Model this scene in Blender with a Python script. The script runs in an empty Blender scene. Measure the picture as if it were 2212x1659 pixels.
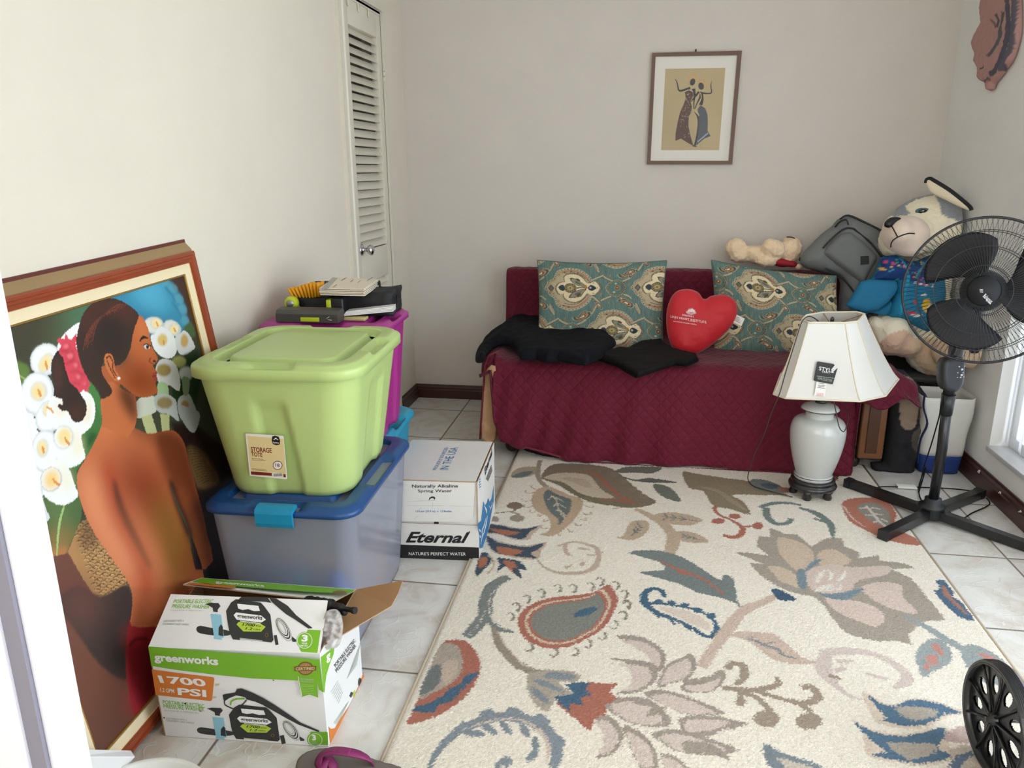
import bpy, bmesh, math, random
import numpy as np
from mathutils import Vector, Matrix, noise
from mathutils.geometry import tessellate_polygon
random.seed(7); rng = np.random.default_rng(7)
sc = bpy.context.scene
COL = sc.collection
# ------------------------------------------------------------------ camera
W_, H_ = 2212, 1659
FPX = 1656.8
CAMZ = 1.33
def _rot():
    yaw, pitch, roll = -.16332, .27294, -.006731
    cy, sy, cp, sp, cr, sr = math.cos(yaw), math.sin(yaw), math.cos(pitch), math.sin(pitch), math.cos(roll), math.sin(roll)
    A = np.array([[cy, -sy, 0], [sy, cy, 0], [0, 0, 1]]); B = np.array([[1, 0, 0], [0, 0, -1], [0, 1, 0]])
    P = np.array([[1, 0, 0], [0, cp, -sp], [0, sp, cp]]); Q = np.array([[cr, -sr, 0], [sr, cr, 0], [0, 0, 1]])
    return Q @ P @ B @ A
RM = _rot()
cam_d = bpy.data.cameras.new('camera'); cam = bpy.data.objects.new('camera', cam_d); COL.objects.link(cam)
m3 = Matrix(((RM[0][0], -RM[1][0], -RM[2][0]), (RM[0][1], -RM[1][1], -RM[2][1]), (RM[0][2], -RM[1][2], -RM[2][2])))
cam.matrix_world = Matrix.Translation((0, 0, CAMZ)) @ m3.to_4x4()
cam_d.sensor_fit = 'HORIZONTAL'; cam_d.sensor_width = 36; cam_d.lens = FPX / W_ * 36; cam_d.clip_start = .02
cam_d.shift_x = 0; cam_d.shift_y = 0
sc.camera = cam
# surveying helper: where a sight line of the photograph meets a plane of the room
def ray(x, y):
    return RM.T @ np.array([(x - 1106) / FPX, (y - 829.5) / FPX, 1.0])
def at(x, y, X=None, Y=None, Z=None):
    d = ray(x, y)
    t = (Z - CAMZ) / d[2] if Z is not None else (Y / d[1] if Y is not None else X / d[0])
    return np.array([d[0] * t, d[1] * t, CAMZ + d[2] * t])
# ------------------------------------------------------------------ view and light
sc.view_settings.view_transform = 'Standard'; sc.view_settings.look = 'None'
sc.view_settings.gamma = 1; sc.view_settings.use_curve_mapping = False
sc.view_settings.exposure = 0.0
sc.cycles.use_denoising = True
sc.cycles.max_bounces = 8; sc.cycles.diffuse_bounces = 5; sc.cycles.glossy_bounces = 3
sc.cycles.transmission_bounces = 6; sc.cycles.transparent_max_bounces = 12
sc.cycles.sample_clamp_indirect = 6; sc.cycles.caustics_reflective = False; sc.cycles.caustics_refractive = False
world = bpy.data.worlds.new('sky'); sc.world = world; world.use_nodes = True
wn = world.node_tree.nodes; bgn = wn['Background']
bgn.inputs[0].default_value = (.84, .93, 1.0, 1); bgn.inputs[1].default_value = 2.4
def area(name, loc, rot, sx, sy, power, col, spread=180):
    l = bpy.data.lights.new(name, 'AREA'); l.shape = 'RECTANGLE'; l.size = sx; l.size_y = sy; l.energy = power; l.color = col
    l.spread = math.radians(spread)
    o = bpy.data.objects.new(name, l); o.location = loc; o.rotation_euler = rot; COL.objects.link(o); return o
# daylight through the long window on the right and through the open front of the room
area('window_daylight', (2.1, .95, .95), (0, math.radians(108), 0), 1.7, 2.1, 145, (.84, .93, 1.0))
area('hall_daylight', (-.1, -1.5, 1.7), (math.radians(84), 0, math.radians(-20)), 2.4, 2.0, 50, (1.0, .98, .95))
# ------------------------------------------------------------------ colours and materials
def S(r, g=None, b=None):
    if g is None: r, g, b = r
    f = lambda c: (c / 255 / 12.92) if c / 255 <= .04045 else ((c / 255 + .055) / 1.055) ** 2.4
    return (f(r), f(g), f(b))
MATS = {}
def mat(name, col=(200, 200, 200), rough=.6, metal=0, spec=.5, bump=None, alpha=1, trans=0, emit=0, sheen=0, var=0, coat=0, sss=0):
    """col in sRGB 0-255; bump=(scale, strength, distance); var = subtle large-scale colour variation"""
    if name in MATS: return MATS[name]
    m = bpy.data.materials.new(name); m.use_nodes = True; nt = m.node_tree; b = nt.nodes['Principled BSDF']
    c = S(*col)
    b.inputs['Base Color'].default_value = (*c, 1); b.inputs['Roughness'].default_value = rough
    b.inputs['Metallic'].default_value = metal; b.inputs['Specular IOR Level'].default_value = spec
    b.inputs['Alpha'].default_value = alpha; b.inputs['Transmission Weight'].default_value = trans
    b.inputs['Sheen Weight'].default_value = sheen; b.inputs['Coat Weight'].default_value = coat
    if emit: b.inputs['Emission Color'].default_value = (*c, 1); b.inputs['Emission Strength'].default_value = emit
    if bump or var:
        tc = nt.nodes.new('ShaderNodeTexCoord'); n = nt.nodes.new('ShaderNodeTexNoise'); nt.links.new(tc.outputs['Object'], n.inputs['Vector'])
        n.inputs['Scale'].default_value = bump[0] if bump else 6; n.inputs['Detail'].default_value = 4
        if bump:
            bp = nt.nodes.new('ShaderNodeBump'); bp.inputs['Strength'].default_value = bump[1]; bp.inputs['Distance'].default_value = bump[2]
            nt.links.new(n.outputs[0], bp.inputs['Height']); nt.links.new(bp.outputs[0], b.inputs['Normal'])
        if var:
            n2 = nt.nodes.new('ShaderNodeTexNoise'); nt.links.new(tc.outputs['Object'], n2.inputs['Vector']); n2.inputs['Scale'].default_value = 5
            n2.inputs['Detail'].default_value = 5
            r = nt.nodes.new('ShaderNodeMapRange'); r.inputs[1].default_value = .3; r.inputs[2].default_value = .7
            r.inputs[3].default_value = 1 - var; r.inputs[4].default_value = 1 + var; nt.links.new(n2.outputs[0], r.inputs[0])
            mx = nt.nodes.new('ShaderNodeVectorMath'); mx.operation = 'SCALE'; mx.inputs[0].default_value = c
            nt.links.new(r.outputs[0], mx.inputs['Scale']); nt.links.new(mx.outputs[0], b.inputs['Base Color'])
    MATS[name] = m; return m
def vmat(name, rough=.8, bump=None, sheen=0, spec=.3, coat=0):
    """material whose colour comes from the mesh's own painted print (attribute 'print')"""
    if name in MATS: return MATS[name]
    m = mat(name, (200, 200, 200), rough, spec=spec, bump=bump, sheen=sheen, coat=coat); nt = m.node_tree
    a = nt.nodes.new('ShaderNodeAttribute'); a.attribute_name = 'print'
    nt.links.new(a.outputs['Color'], nt.nodes['Principled BSDF'].inputs['Base Color']); return m
# ------------------------------------------------------------------ mesh builder
def V3(p): return np.array(p, float)
class MB:
    def __init__(s): s.v = []; s.f = []; s.m = []; s.sm = []; s.mats = []; s.n = 0
    def mi(s, m):
        if m not in s.mats: s.mats.append(m)
        return s.mats.index(m)
    def add(s, vs, fs, m=None, smooth=False):
        i = s.mi(m) if m is not None else 0
        vs = np.asarray(vs, float).reshape(-1, 3); b = s.n; s.v.append(vs); s.n += len(vs)
        for f in fs: s.f.append([b + k for k in f]); s.m.append(i); s.sm.append(smooth)
        return s
    def box(s, a, b, m=None, bev=0):
        (x0, y0, z0), (x1, y1, z1) = a, b
        x0, x1 = sorted((x0, x1)); y0, y1 = sorted((y0, y1)); z0, z1 = sorted((z0, z1))
        if bev <= 0:
            v = [(x, y, z) for z in (z0, z1) for y in (y0, y1) for x in (x0, x1)]
            return s.add(v, [(0, 2, 3, 1), (4, 5, 7, 6), (0, 1, 5, 4), (2, 6, 7, 3), (0, 4, 6, 2), (1, 3, 7, 5)], m)
        bm = bmesh.new(); bmesh.ops.create_cube(bm, size=1)
        for v in bm.verts: v.co = Vector(((x0 + x1) / 2 + v.co.x * (x1 - x0), (y0 + y1) / 2 + v.co.y * (y1 - y0), (z0 + z1) / 2 + v.co.z * (z1 - z0)))
        bmesh.ops.bevel(bm, geom=bm.edges[:], offset=min(bev, .49 * min(x1 - x0, y1 - y0, z1 - z0)), segments=3, profile=.5, affect='EDGES')
        return s.bm(bm, m, True)
    def bm(s, bm, m, smooth=False):
        bm.verts.index_update(); s.add([v.co[:] for v in bm.verts], [[v.index for v in f.verts] for f in bm.faces], m, smooth); bm.free(); return s
    def rings(s, rs, m=None, cap=True, closed=True, smooth=True, loop=False):
        n = len(rs[0]); vs = np.concatenate([np.asarray(r, float) for r in rs]); fs = []
        R = len(rs)
        for i in range(R if loop else R - 1):
            j = (i + 1) % R
            for k in range(n if closed else n - 1):
                l = (k + 1) % n; fs.append((i * n + k, i * n + l, j * n + l, j * n + k))
        s.add(vs, fs, m, smooth)
        if cap and closed and not loop:
            b = s.n - len(vs); i = s.mi(m) if m is not None else 0
            s.f.append([b + k for k in range(n)][::-1]); s.m.append(i); s.sm.append(False)
            s.f.append([b + (R - 1) * n + k for k in range(n)]); s.m.append(i); s.sm.append(False)
        return s
    def tube(s, pts, r, m=None, n=10, cap=True, flat=None):
        P = [V3(p) for p in pts]; rr = r if hasattr(r, '__len__') else [r] * len(P); rs = []
        up = None
        for i, p in enumerate(P):
            t = P[min(i + 1, len(P) - 1)] - P[max(i - 1, 0)]; t = t / (np.linalg.norm(t) + 1e-12)
            if up is None:
                a = np.array([0, 0, 1.]) if abs(t[2]) < .9 else np.array([1., 0, 0]); up = a - t * a.dot(t)
            else: up = up - t * up.dot(t)
            up /= np.linalg.norm(up) + 1e-12; sd = np.cross(t, up)
            fl = 1 if flat is None else flat
            rs.append([p + rr[i] * (math.cos(a) * up * fl + math.sin(a) * sd) for a in np.linspace(0, 2 * math.pi, n, endpoint=False)])
        return s.rings(rs, m, cap)
    def lathe(s, prof, m=None, c=(0, 0, 0), n=48, ax=None):
        """prof [(r,z)]; ax = (x,y,z) basis columns"""
        A = np.eye(3) if ax is None else np.array(ax, float); c = V3(c)
        rs = [[c + A @ np.array([r * math.cos(a), r * math.sin(a), z]) for a in np.linspace(0, 2 * math.pi, n, endpoint=False)] for r, z in prof]
        return s.rings(rs, m, True)
    def ell(s, c, r, m=None, rot=None, n=24):
        rs = []
        A = np.eye(3) if rot is None else np.array(rot); c = V3(c)
        for i in range(1, n // 2):
            ph = math.pi * i / (n // 2)
            rs.append([c + A @ np.array([r[0] * math.sin(ph) * math.cos(a), r[1] * math.sin(ph) * math.sin(a), -r[2] * math.cos(ph)]) for a in np.linspace(0, 2 * math.pi, n, endpoint=False)])
        return s.rings(rs, m, True)
    def prism(s, poly, off, m=None, smooth=False):
        """poly: 3D points, extruded by vector off"""
        P = [V3(p) for p in poly]; o = V3(off); n = len(P)
        tri = tessellate_polygon([[Vector(p) for p in P]])
        v = P + [p + o for p in P]
        fs = [tuple(t) for t in tri] + [tuple(n + k for k in t[::-1]) for t in tri]
        s.add(v, fs, m); s.add(v, [(k, (k + 1) % n, n + (k + 1) % n, n + k) for k in range(n)], m, smooth); return s
    def poly(s, pts, m=None):
        P = [V3(p) for p in pts]; s.add(P, [tuple(t) for t in tessellate_polygon([[Vector(p) for p in P]])], m); return s
    def build(s, name, parent=None, mats=None, recalc=True):
        me = bpy.data.meshes.new(name)
        v = np.concatenate(s.v) if s.v else np.zeros((0, 3))
        me.from_pydata(v.tolist(), [], s.f)
        for m in (mats or s.mats): me.materials.append(m)
        if len(s.f):
            me.polygons.foreach_set('material_index', s.m); me.polygons.foreach_set('use_smooth', s.sm)
        if recalc and len(s.f) < 60000:
            bm = bmesh.new(); bm.from_mesh(me); bmesh.ops.recalc_face_normals(bm, faces=bm.faces); bm.to_mesh(me); bm.free()
        me.update(); o = bpy.data.objects.new(name, me); COL.objects.link(o)
        if parent: o.parent = parent
        return o
def tag(o, label=None, cat=None, group=None, kind=None):
    if label: o['label'] = label
    if cat: o['category'] = cat
    if group: o['group'] = group
    if kind: o['kind'] = kind
    return o
def thing(name, label, cat, group=None, loc=(0, 0, 0), rz=0):
    o = bpy.data.objects.new(name, None); COL.objects.link(o); o.location = loc; o.rotation_euler = (0, 0, rz); o.empty_display_size = .05
    return tag(o, label, cat, group)
def structure(o): o['kind'] = 'structure'; return o
def place(root, c, rz=0):
    """put the Empty at c while its parts keep their world position"""
    root.location = tuple(c); root.rotation_euler = (0, 0, rz)
    mi = (Matrix.Translation(Vector(tuple(c))) @ Matrix.Rotation(rz, 4, 'Z')).inverted()
    for ch in root.children: ch.matrix_parent_inverse = mi
def rect_ring(x0, x1, y0, y1, r, z, n=6):
    r = min(r, (x1 - x0) / 2 - 1e-4, (y1 - y0) / 2 - 1e-4); out = []
    for cx, cy, a0 in ((x1 - r, y1 - r, 0), (x0 + r, y1 - r, 90), (x0 + r, y0 + r, 180), (x1 - r, y0 + r, 270)):
        for k in range(n + 1):
            a = math.radians(a0 + 90 * k / n); out.append((cx + r * math.cos(a), cy + r * math.sin(a), z))
    return out
def xf(pts, c, rz):
    co, si = math.cos(rz), math.sin(rz)
    return [(c[0] + p[0] * co - p[1] * si, c[1] + p[0] * si + p[1] * co, (c[2] if len(c) > 2 else 0) + p[2]) for p in pts]
# ------------------------------------------------------------------ planes, prints, lettering
class Plane:
    """a flat face: origin, unit u, unit v, unit normal n (towards the viewer)"""
    def __init__(s, o, u, v):
        s.o = V3(o); s.u = V3(u) / np.linalg.norm(u); w = V3(v); w = w - s.u * w.dot(s.u); s.v = w / np.linalg.norm(w); s.n = np.cross(s.u, s.v)
    def uv(s, x, y):
        d = ray(x, y); c = np.array([0, 0, CAMZ]); t = (s.o - c).dot(s.n) / d.dot(s.n); p = c + d * t - s.o
        return np.array([p.dot(s.u), p.dot(s.v)])
    def P(s, u, v, off=0): return s.o + s.u * u + s.v * v + s.n * off
    def px(s, x, y, off=0): u, v = s.uv(x, y); return s.P(u, v, off)
    def uvs(s, pts): return [s.uv(*p) for p in pts]
def smooth_closed(pts, k=4):
    P = np.array(pts, float); n = len(P); out = []
    for i in range(n):
        p0, p1, p2, p3 = P[i - 1], P[i], P[(i + 1) % n], P[(i + 2) % n]
        for j in range(k):
            t = j / k; out.append(.5 * ((2 * p1) + (-p0 + p2) * t + (2 * p0 - 5 * p1 + 4 * p2 - p3) * t * t + (-p0 + 3 * p1 - 3 * p2 + p3) * t ** 3))
    return np.array(out)
def smooth_open(pts, k=6):
    P = np.array(pts, float); n = len(P); out = []
    for i in range(n - 1):
        p0, p1, p2, p3 = P[max(i - 1, 0)], P[i], P[i + 1], P[min(i + 2, n - 1)]
        for j in range(k):
            t = j / k; out.append(.5 * ((2 * p1) + (-p0 + p2) * t + (2 * p0 - 5 * p1 + 4 * p2 - p3) * t * t + (-p0 + 3 * p1 - 3 * p2 + p3) * t ** 3))
    out.append(P[-1]); return np.array(out)
def ribbon(pts, w):
    """closed outline around an open line; w = width or list of widths"""
    P = np.array(pts, float); n = len(P); w = np.interp(np.linspace(0, 1, n), np.linspace(0, 1, len(w)), w) if hasattr(w, '__len__') else np.full(n, w)
    t = np.gradient(P, axis=0); t /= np.linalg.norm(t, axis=1)[:, None] + 1e-12; nn = np.stack([-t[:, 1], t[:, 0]], 1)
    return np.concatenate([P + nn * w[:, None] / 2, (P - nn * w[:, None] / 2)[::-1]])
_txt = {}
def text_mesh(s, bold=0.0, space=1.0, italic=0.0):
    key = (s, bold, space, italic)
    if key in _txt: return _txt[key]
    c = bpy.data.curves.new('t', 'FONT'); c.body = s; c.size = 1; c.offset = bold; c.space_character = space; c.shear = italic; c.resolution_u = 3
    o = bpy.data.objects.new('t', c); COL.objects.link(o)
    me = bpy.data.meshes.new_from_object(o.evaluated_get(bpy.context.evaluated_depsgraph_get()))
    v = np.array([q.co[:2] for q in me.vertices]); f = [list(p.vertices) for p in me.polygons]
    bpy.data.objects.remove(o); bpy.data.curves.remove(c); bpy.data.meshes.remove(me)
    lo, hi = v.min(0), v.max(0); v = (v - lo) / (hi - lo); _txt[key] = (v, f, (hi - lo)[0] / (hi - lo)[1]); return _txt[key]
def letter(mb, pl, s, bl, br, tl, m, off=.0006, px=True, **k):
    """lettering on a plane: bottom-left, bottom-right, top-left of its bounding box"""
    v, f, _ = text_mesh(s, **k)
    a, b, c = [pl.uv(*p) if px else np.array(p) for p in (bl, br, tl)]
    q = a + v[:, :1] * (b - a) + v[:, 1:] * (c - a)
    mb.add([pl.P(u, w, off(u, w) if callable(off) else off) for u, w in q], f, m)
def shape(mb, pl, pts, m, off=.0003, px=True, sm=0):
    if sm: pts = smooth_closed(pts, sm)
    q = pl.uvs(pts) if px else pts
    mb.poly([pl.P(u, w, off(u, w) if callable(off) else off) for u, w in q], m)
class Canvas:
    """colours printed on a surface: a regular grid of points in that surface's own metres"""
    def __init__(s, u0, v0, w, h, res, base, warp=0, wscale=60):
        s.nu, s.nv = int(w / res) + 1, int(h / res) + 1; s.u0, s.v0, s.res = u0, v0, res
        u = u0 + np.arange(s.nu) * (w / (s.nu - 1)); v = v0 + np.arange(s.nv) * (h / (s.nv - 1)); s.du, s.dv = w / (s.nu - 1), h / (s.nv - 1)
        s.U, s.Vv = np.meshgrid(u, v); s.X, s.Y = s.U.copy(), s.Vv.copy()
        if warp:
            s.X += rng.normal(0, warp, s.U.shape); s.Y += rng.normal(0, warp, s.U.shape)
        s.c = np.zeros((s.nv, s.nu, 3)); s.c[:] = S(*base)
    def mask(s, poly, soft=0):
        P = np.array(poly, float); mg = 4 * s.res + soft * 3
        i0 = max(int((P[:, 1].min() - mg - s.v0) / s.dv), 0); i1 = min(int((P[:, 1].max() + mg - s.v0) / s.dv) + 2, s.nv)
        j0 = max(int((P[:, 0].min() - mg - s.u0) / s.du), 0); j1 = min(int((P[:, 0].max() + mg - s.u0) / s.du) + 2, s.nu)
        if i1 <= i0 or j1 <= j0: return None
        x, y = s.X[i0:i1, j0:j1], s.Y[i0:i1, j0:j1]; ins = np.zeros(x.shape, bool); n = len(P)
        for k in range(n):
            xa, ya = P[k]; xb, yb = P[(k + 1) % n]
            if ya == yb: continue
            c = ((ya > y) != (yb > y)); ins ^= c & (x < (xb - xa) * (y - ya) / (yb - ya) + xa)
        a = ins.astype(float)
        if soft:
            r = max(int(soft / s.res), 1)
            for _ in range(2):
                for ax in (0, 1):
                    pad = [(0, 0), (0, 0)]; pad[ax] = (r + 1, r); cs = np.cumsum(np.pad(a, pad, mode='edge'), axis=ax)
                    a = (np.take(cs, range(2 * r + 1, cs.shape[ax]), ax) - np.take(cs, range(0, cs.shape[ax] - 2 * r - 1), ax)) / (2 * r + 1)
        return (slice(i0, i1), slice(j0, j1)), a
    def fill(s, poly, col, soft=0, alpha=1, sm=0, clip=None):
        if sm: poly = smooth_closed(poly, sm)
        r = s.mask(poly, soft)
        if r is None: return
        sl, a = r; a = a * alpha
        if clip is not None: a = a * clip[sl]
        s.c[sl] = s.c[sl] * (1 - a[..., None]) + np.array(S(*col)) * a[..., None]
    def clipmask(s, poly, sm=0):
        if sm: poly = smooth_closed(poly, sm)
        m = np.zeros((s.nv, s.nu)); r = s.mask(poly)
        if r: m[r[0]] = r[1]
        return m
    def line(s, pts, w, col, sm=0, **k):
        if sm: pts = smooth_open(pts, sm)
        s.fill(ribbon(pts, w), col, **k)
    def mesh(s, name, place_fn, m, parent=None, extra=None):
        P = place_fn(s.U, s.Vv); nu, nv = s.nu, s.nv
        idx = np.arange(nu * nv).reshape(nv, nu); q = np.stack([idx[:-1, :-1], idx[:-1, 1:], idx[1:, 1:], idx[1:, :-1]], -1).reshape(-1, 4)
        me = bpy.data.meshes.new(name); nvt = nu * nv; me.vertices.add(nvt); me.vertices.foreach_set('co', P.reshape(-1))
        me.loops.add(len(q) * 4); me.loops.foreach_set('vertex_index', q.reshape(-1).astype(np.int32))
        me.polygons.add(len(q)); me.polygons.foreach_set('loop_start', np.arange(0, len(q) * 4, 4, dtype=np.int32))
        me.polygons.foreach_set('use_smooth', np.ones(len(q), bool))
        me.update(calc_edges=True); me.materials.append(m)
        at_ = me.color_attributes.new('print', 'FLOAT_COLOR', 'POINT')
        at_.data.foreach_set('color', np.concatenate([s.c.reshape(-1, 3), np.ones((nvt, 1))], 1).reshape(-1).astype(np.float32))
        o = bpy.data.objects.new(name, me); COL.objects.link(o)
        if parent: o.parent = parent
        return o
# ------------------------------------------------------------------ soft bodies
def seg_dist(P, poly):
    Q = np.array(poly, float); d = np.full(len(P), 1e9); near = np.zeros_like(P)
    for k in range(len(Q)):
        a, b = Q[k], Q[(k + 1) % len(Q)]; ab = b - a; L = ab.dot(ab) + 1e-15
        t = np.clip(((P - a) @ ab) / L, 0, 1); c = a + t[:, None] * ab; dd = np.linalg.norm(P - c, axis=1); w = dd < d
        d[w] = dd[w]; near[w] = c[w]
    return d, near
def inside(P, poly):
    Q = np.array(poly, float); r = np.zeros(len(P), bool)
    for k in range(len(Q)):
        (xa, ya), (xb, yb) = Q[k], Q[(k + 1) % len(Q)]
        if ya == yb: continue
        r ^= ((ya > P[:, 1]) != (yb > P[:, 1])) & (P[:, 0] < (xb - xa) * (P[:, 1] - ya) / (yb - ya) + xa)
    return r
def puff(name, pl, outline, front, back, R, m, parent=None, cell=.008, px=True, sm=3, base=None, paint=(), bend=None, pw=.5, wrinkle=0, wsc=14, clothy=False):
    """a stuffed or folded body with a given outline on a plane, real thickness front+back, rounded over distance R"""
    if sm: outline = smooth_closed(outline, sm)
    poly = np.array(pl.uvs(outline) if px else outline)
    lo, hi = poly.min(0) - cell, poly.max(0) + cell
    nu, nv = int((hi[0] - lo[0]) / cell) + 2, int((hi[1] - lo[1]) / cell) + 2
    U, Vv = np.meshgrid(lo[0] + np.arange(nu) * cell, lo[1] + np.arange(nv) * cell); P = np.stack([U.ravel(), Vv.ravel()], 1)
    ins = inside(P, poly); d, near = seg_dist(P, poly)
    P2 = np.where(ins[:, None], P, near); d = np.where(ins, d, 0)
    t = np.clip(d / R, 0, 1); prof = (1 - (1 - t) ** 2) ** pw
    g = ins.reshape(nv, nu); cells = g[:-1, :-1] | g[1:, :-1] | g[:-1, 1:] | g[1:, 1:]
    used = np.zeros((nv, nu), bool); used[:-1, :-1] |= cells; used[1:, :-1] |= cells; used[:-1, 1:] |= cells; used[1:, 1:] |= cells
    us = used.ravel(); mp = -np.ones(nu * nv, int); mp[us] = np.arange(us.sum()); Q = P2[us]; pf = prof[us]; rim = (d[us] <= 1e-9)
    wr = np.zeros(len(Q))
    if wrinkle:
        wr = np.array([noise.fractal(Vector((q[0] * wsc, q[1] * wsc, 3.1)), .8, 2.1, 4) for q in Q]) * wrinkle * np.minimum(pf * 1.5, 1)
    b = bend(Q) if bend else 0
    fr = pf * front + wr + b; bk = -pf * back + b
    A = np.array([pl.P(q[0], q[1], h) for q, h in zip(Q, fr)]); B = np.array([pl.P(q[0], q[1], h) for q, h in zip(Q, bk)])
    n = len(Q); mapB = np.where(rim, np.arange(n), n + np.arange(n)); idx = mp.reshape(nv, nu); fs = []
    ii, jj = np.nonzero(cells)
    for i, j in zip(ii, jj):
        f = [idx[i, j], idx[i, j + 1], idx[i + 1, j + 1], idx[i + 1, j]]; fs.append(f)
        fb = [mapB[k] for k in f[::-1]]
        if set(fb) != set(f): fs.append(fb)
    mb = MB(); mb.add(np.concatenate([A, B]), fs, m, True); o = mb.build(name, parent, recalc=False)
    me = o.data
    bm = bmesh.new(); bm.from_mesh(me); bmesh.ops.remove_doubles(bm, verts=bm.verts, dist=cell * .02)
    bmesh.ops.delete(bm, geom=[v for v in bm.verts if not v.link_faces], context='VERTS')
    bmesh.ops.recalc_face_normals(bm, faces=bm.faces); bm.to_mesh(me); bm.free()
    if base is not None:
        co = np.empty(len(me.vertices) * 3); me.vertices.foreach_get('co', co); co = co.reshape(-1, 3) - pl.o
        q = np.stack([co @ pl.u, co @ pl.v], 1); nn = co @ pl.n; c = np.zeros((len(q), 4)); c[:] = (*S(*base), 1)
        for it in paint:
            pp, colr = it[0], it[1]; opt = it[2] if len(it) > 2 else {}
            if opt.get('line'): pp = ribbon(smooth_open(pp, 5), opt['line']); 
            elif opt.get('sm', 3): pp = smooth_closed(pp, opt.get('sm', 3))
            ok = inside(q, pl.uvs(pp) if opt.get('px', px) else pp) & (nn > -.004)
            c[ok, :3] = S(*colr)
        a = me.color_attributes.new('print', 'FLOAT_COLOR', 'POINT'); a.data.foreach_set('color', c.reshape(-1).astype(np.float32))
    return o
def puffh(pl, outline, front, R, extra=.001, sm=3, px=True, pw=.5):
    if sm: outline = smooth_closed(outline, sm)
    poly = np.array(pl.uvs(outline) if px else outline)
    def f(u, v): d, _ = seg_dist(np.array([[u, v]]), poly); t = min(d[0] / R, 1); return (1 - (1 - t) ** 2) ** pw * front + extra
    return f
def w2p(co):
    q = (np.asarray(co) - np.array([0, 0, CAMZ])) @ RM.T; return np.stack([FPX * q[:, 0] / q[:, 2] + 1106, FPX * q[:, 1] / q[:, 2] + 829.5], 1)
def grid_mesh(name, P, m, parent=None, uv=None):
    nv, nu = P.shape[:2]; idx = np.arange(nu * nv).reshape(nv, nu); q = np.stack([idx[:-1, :-1], idx[:-1, 1:], idx[1:, 1:], idx[1:, :-1]], -1).reshape(-1, 4)
    me = bpy.data.meshes.new(name); me.from_pydata(P.reshape(-1, 3).tolist(), [], q.tolist()); me.polygons.foreach_set('use_smooth', np.ones(len(q), bool)); me.materials.append(m)
    if uv is not None: l = me.uv_layers.new(name='UVMap'); l.data.foreach_set('uv', uv.reshape(-1, 2)[q.reshape(-1)].reshape(-1).astype(np.float32))
    o = bpy.data.objects.new(name, me); COL.objects.link(o)
    if parent: o.parent = parent
    return o
def blob(name, balls, m, parent=None, voxel=.012, smooth=6, paint=None, fuzz=0):
    """one continuous stuffed surface from overlapping rounded lumps; balls = [(centre, radii, rot3x3 or None)]"""
    mb = MB()
    for b in balls: mb.ell(b[0], b[1] if hasattr(b[1], '__len__') else (b[1],) * 3, m, b[2] if len(b) > 2 else None, n=24)
    o = mb.build(name, None)
    r = o.modifiers.new('r', 'REMESH'); r.mode = 'VOXEL'; r.voxel_size = voxel; r.use_smooth_shade = True
    sm_ = o.modifiers.new('s', 'SMOOTH'); sm_.iterations = smooth; sm_.factor = .6
    me = bpy.data.meshes.new_from_object(o.evaluated_get(bpy.context.evaluated_depsgraph_get())); o.modifiers.clear(); o.data = me; me.name = name
    me.materials.clear(); me.materials.append(m)
    me.polygons.foreach_set('use_smooth', np.ones(len(me.polygons), bool))
    n = len(me.vertices); co = np.empty(n * 3); me.vertices.foreach_get('co', co); co = co.reshape(-1, 3)
    if fuzz:
        no = np.empty(n * 3); me.vertices.foreach_get('normal', no); no = no.reshape(-1, 3)
        h = np.array([noise.fractal(Vector(c * 55), .9, 2.1, 3) for c in co]) * fuzz; me.vertices.foreach_set('co', (co + no * h[:, None]).reshape(-1)); me.update()
    if smooth:
        q = np.empty(n * 3); me.vertices.foreach_get('co', q); q = q.reshape(-1, 3); w = q[:, 0] > 1.46; q[w, 0] = 1.46 + (q[w, 0] - 1.46) * .02
        w = q[:, 1] > 4.31; q[w, 1] = 4.31 + (q[w, 1] - 4.31) * .02; me.vertices.foreach_set('co', q.reshape(-1)); me.update()
    if paint:
        c = np.ones((n, 4)); c[:, :3] = paint(co); a = me.color_attributes.new('print', 'FLOAT_COLOR', 'POINT'); a.data.foreach_set('color', c.reshape(-1).astype(np.float32))
    if parent: o.parent = parent
    return o
def rot_to(z, x=(1, 0, 0)):
    z = V3(z) / np.linalg.norm(z); x = V3(x); x = x - z * x.dot(z); x /= np.linalg.norm(x); return np.stack([x, np.cross(z, x), z], 1)
# ================================================================== THE ROOM
XL, XR, YB, YF = -1.305, 1.49, 4.333, .66
HC = 2.62
def wall_mat(name, col, bump=.15):
    return mat(name, col, .75, spec=.25, bump=(180, bump, .002), var=.015)
m_wall_l = wall_mat('white_wall_paint', (227, 219, 204)); m_wall_b = wall_mat('pale_grey_wall_paint', (213, 206, 197)); m_wall_r = wall_mat('light_grey_wall_paint', (236, 235, 232))
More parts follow.
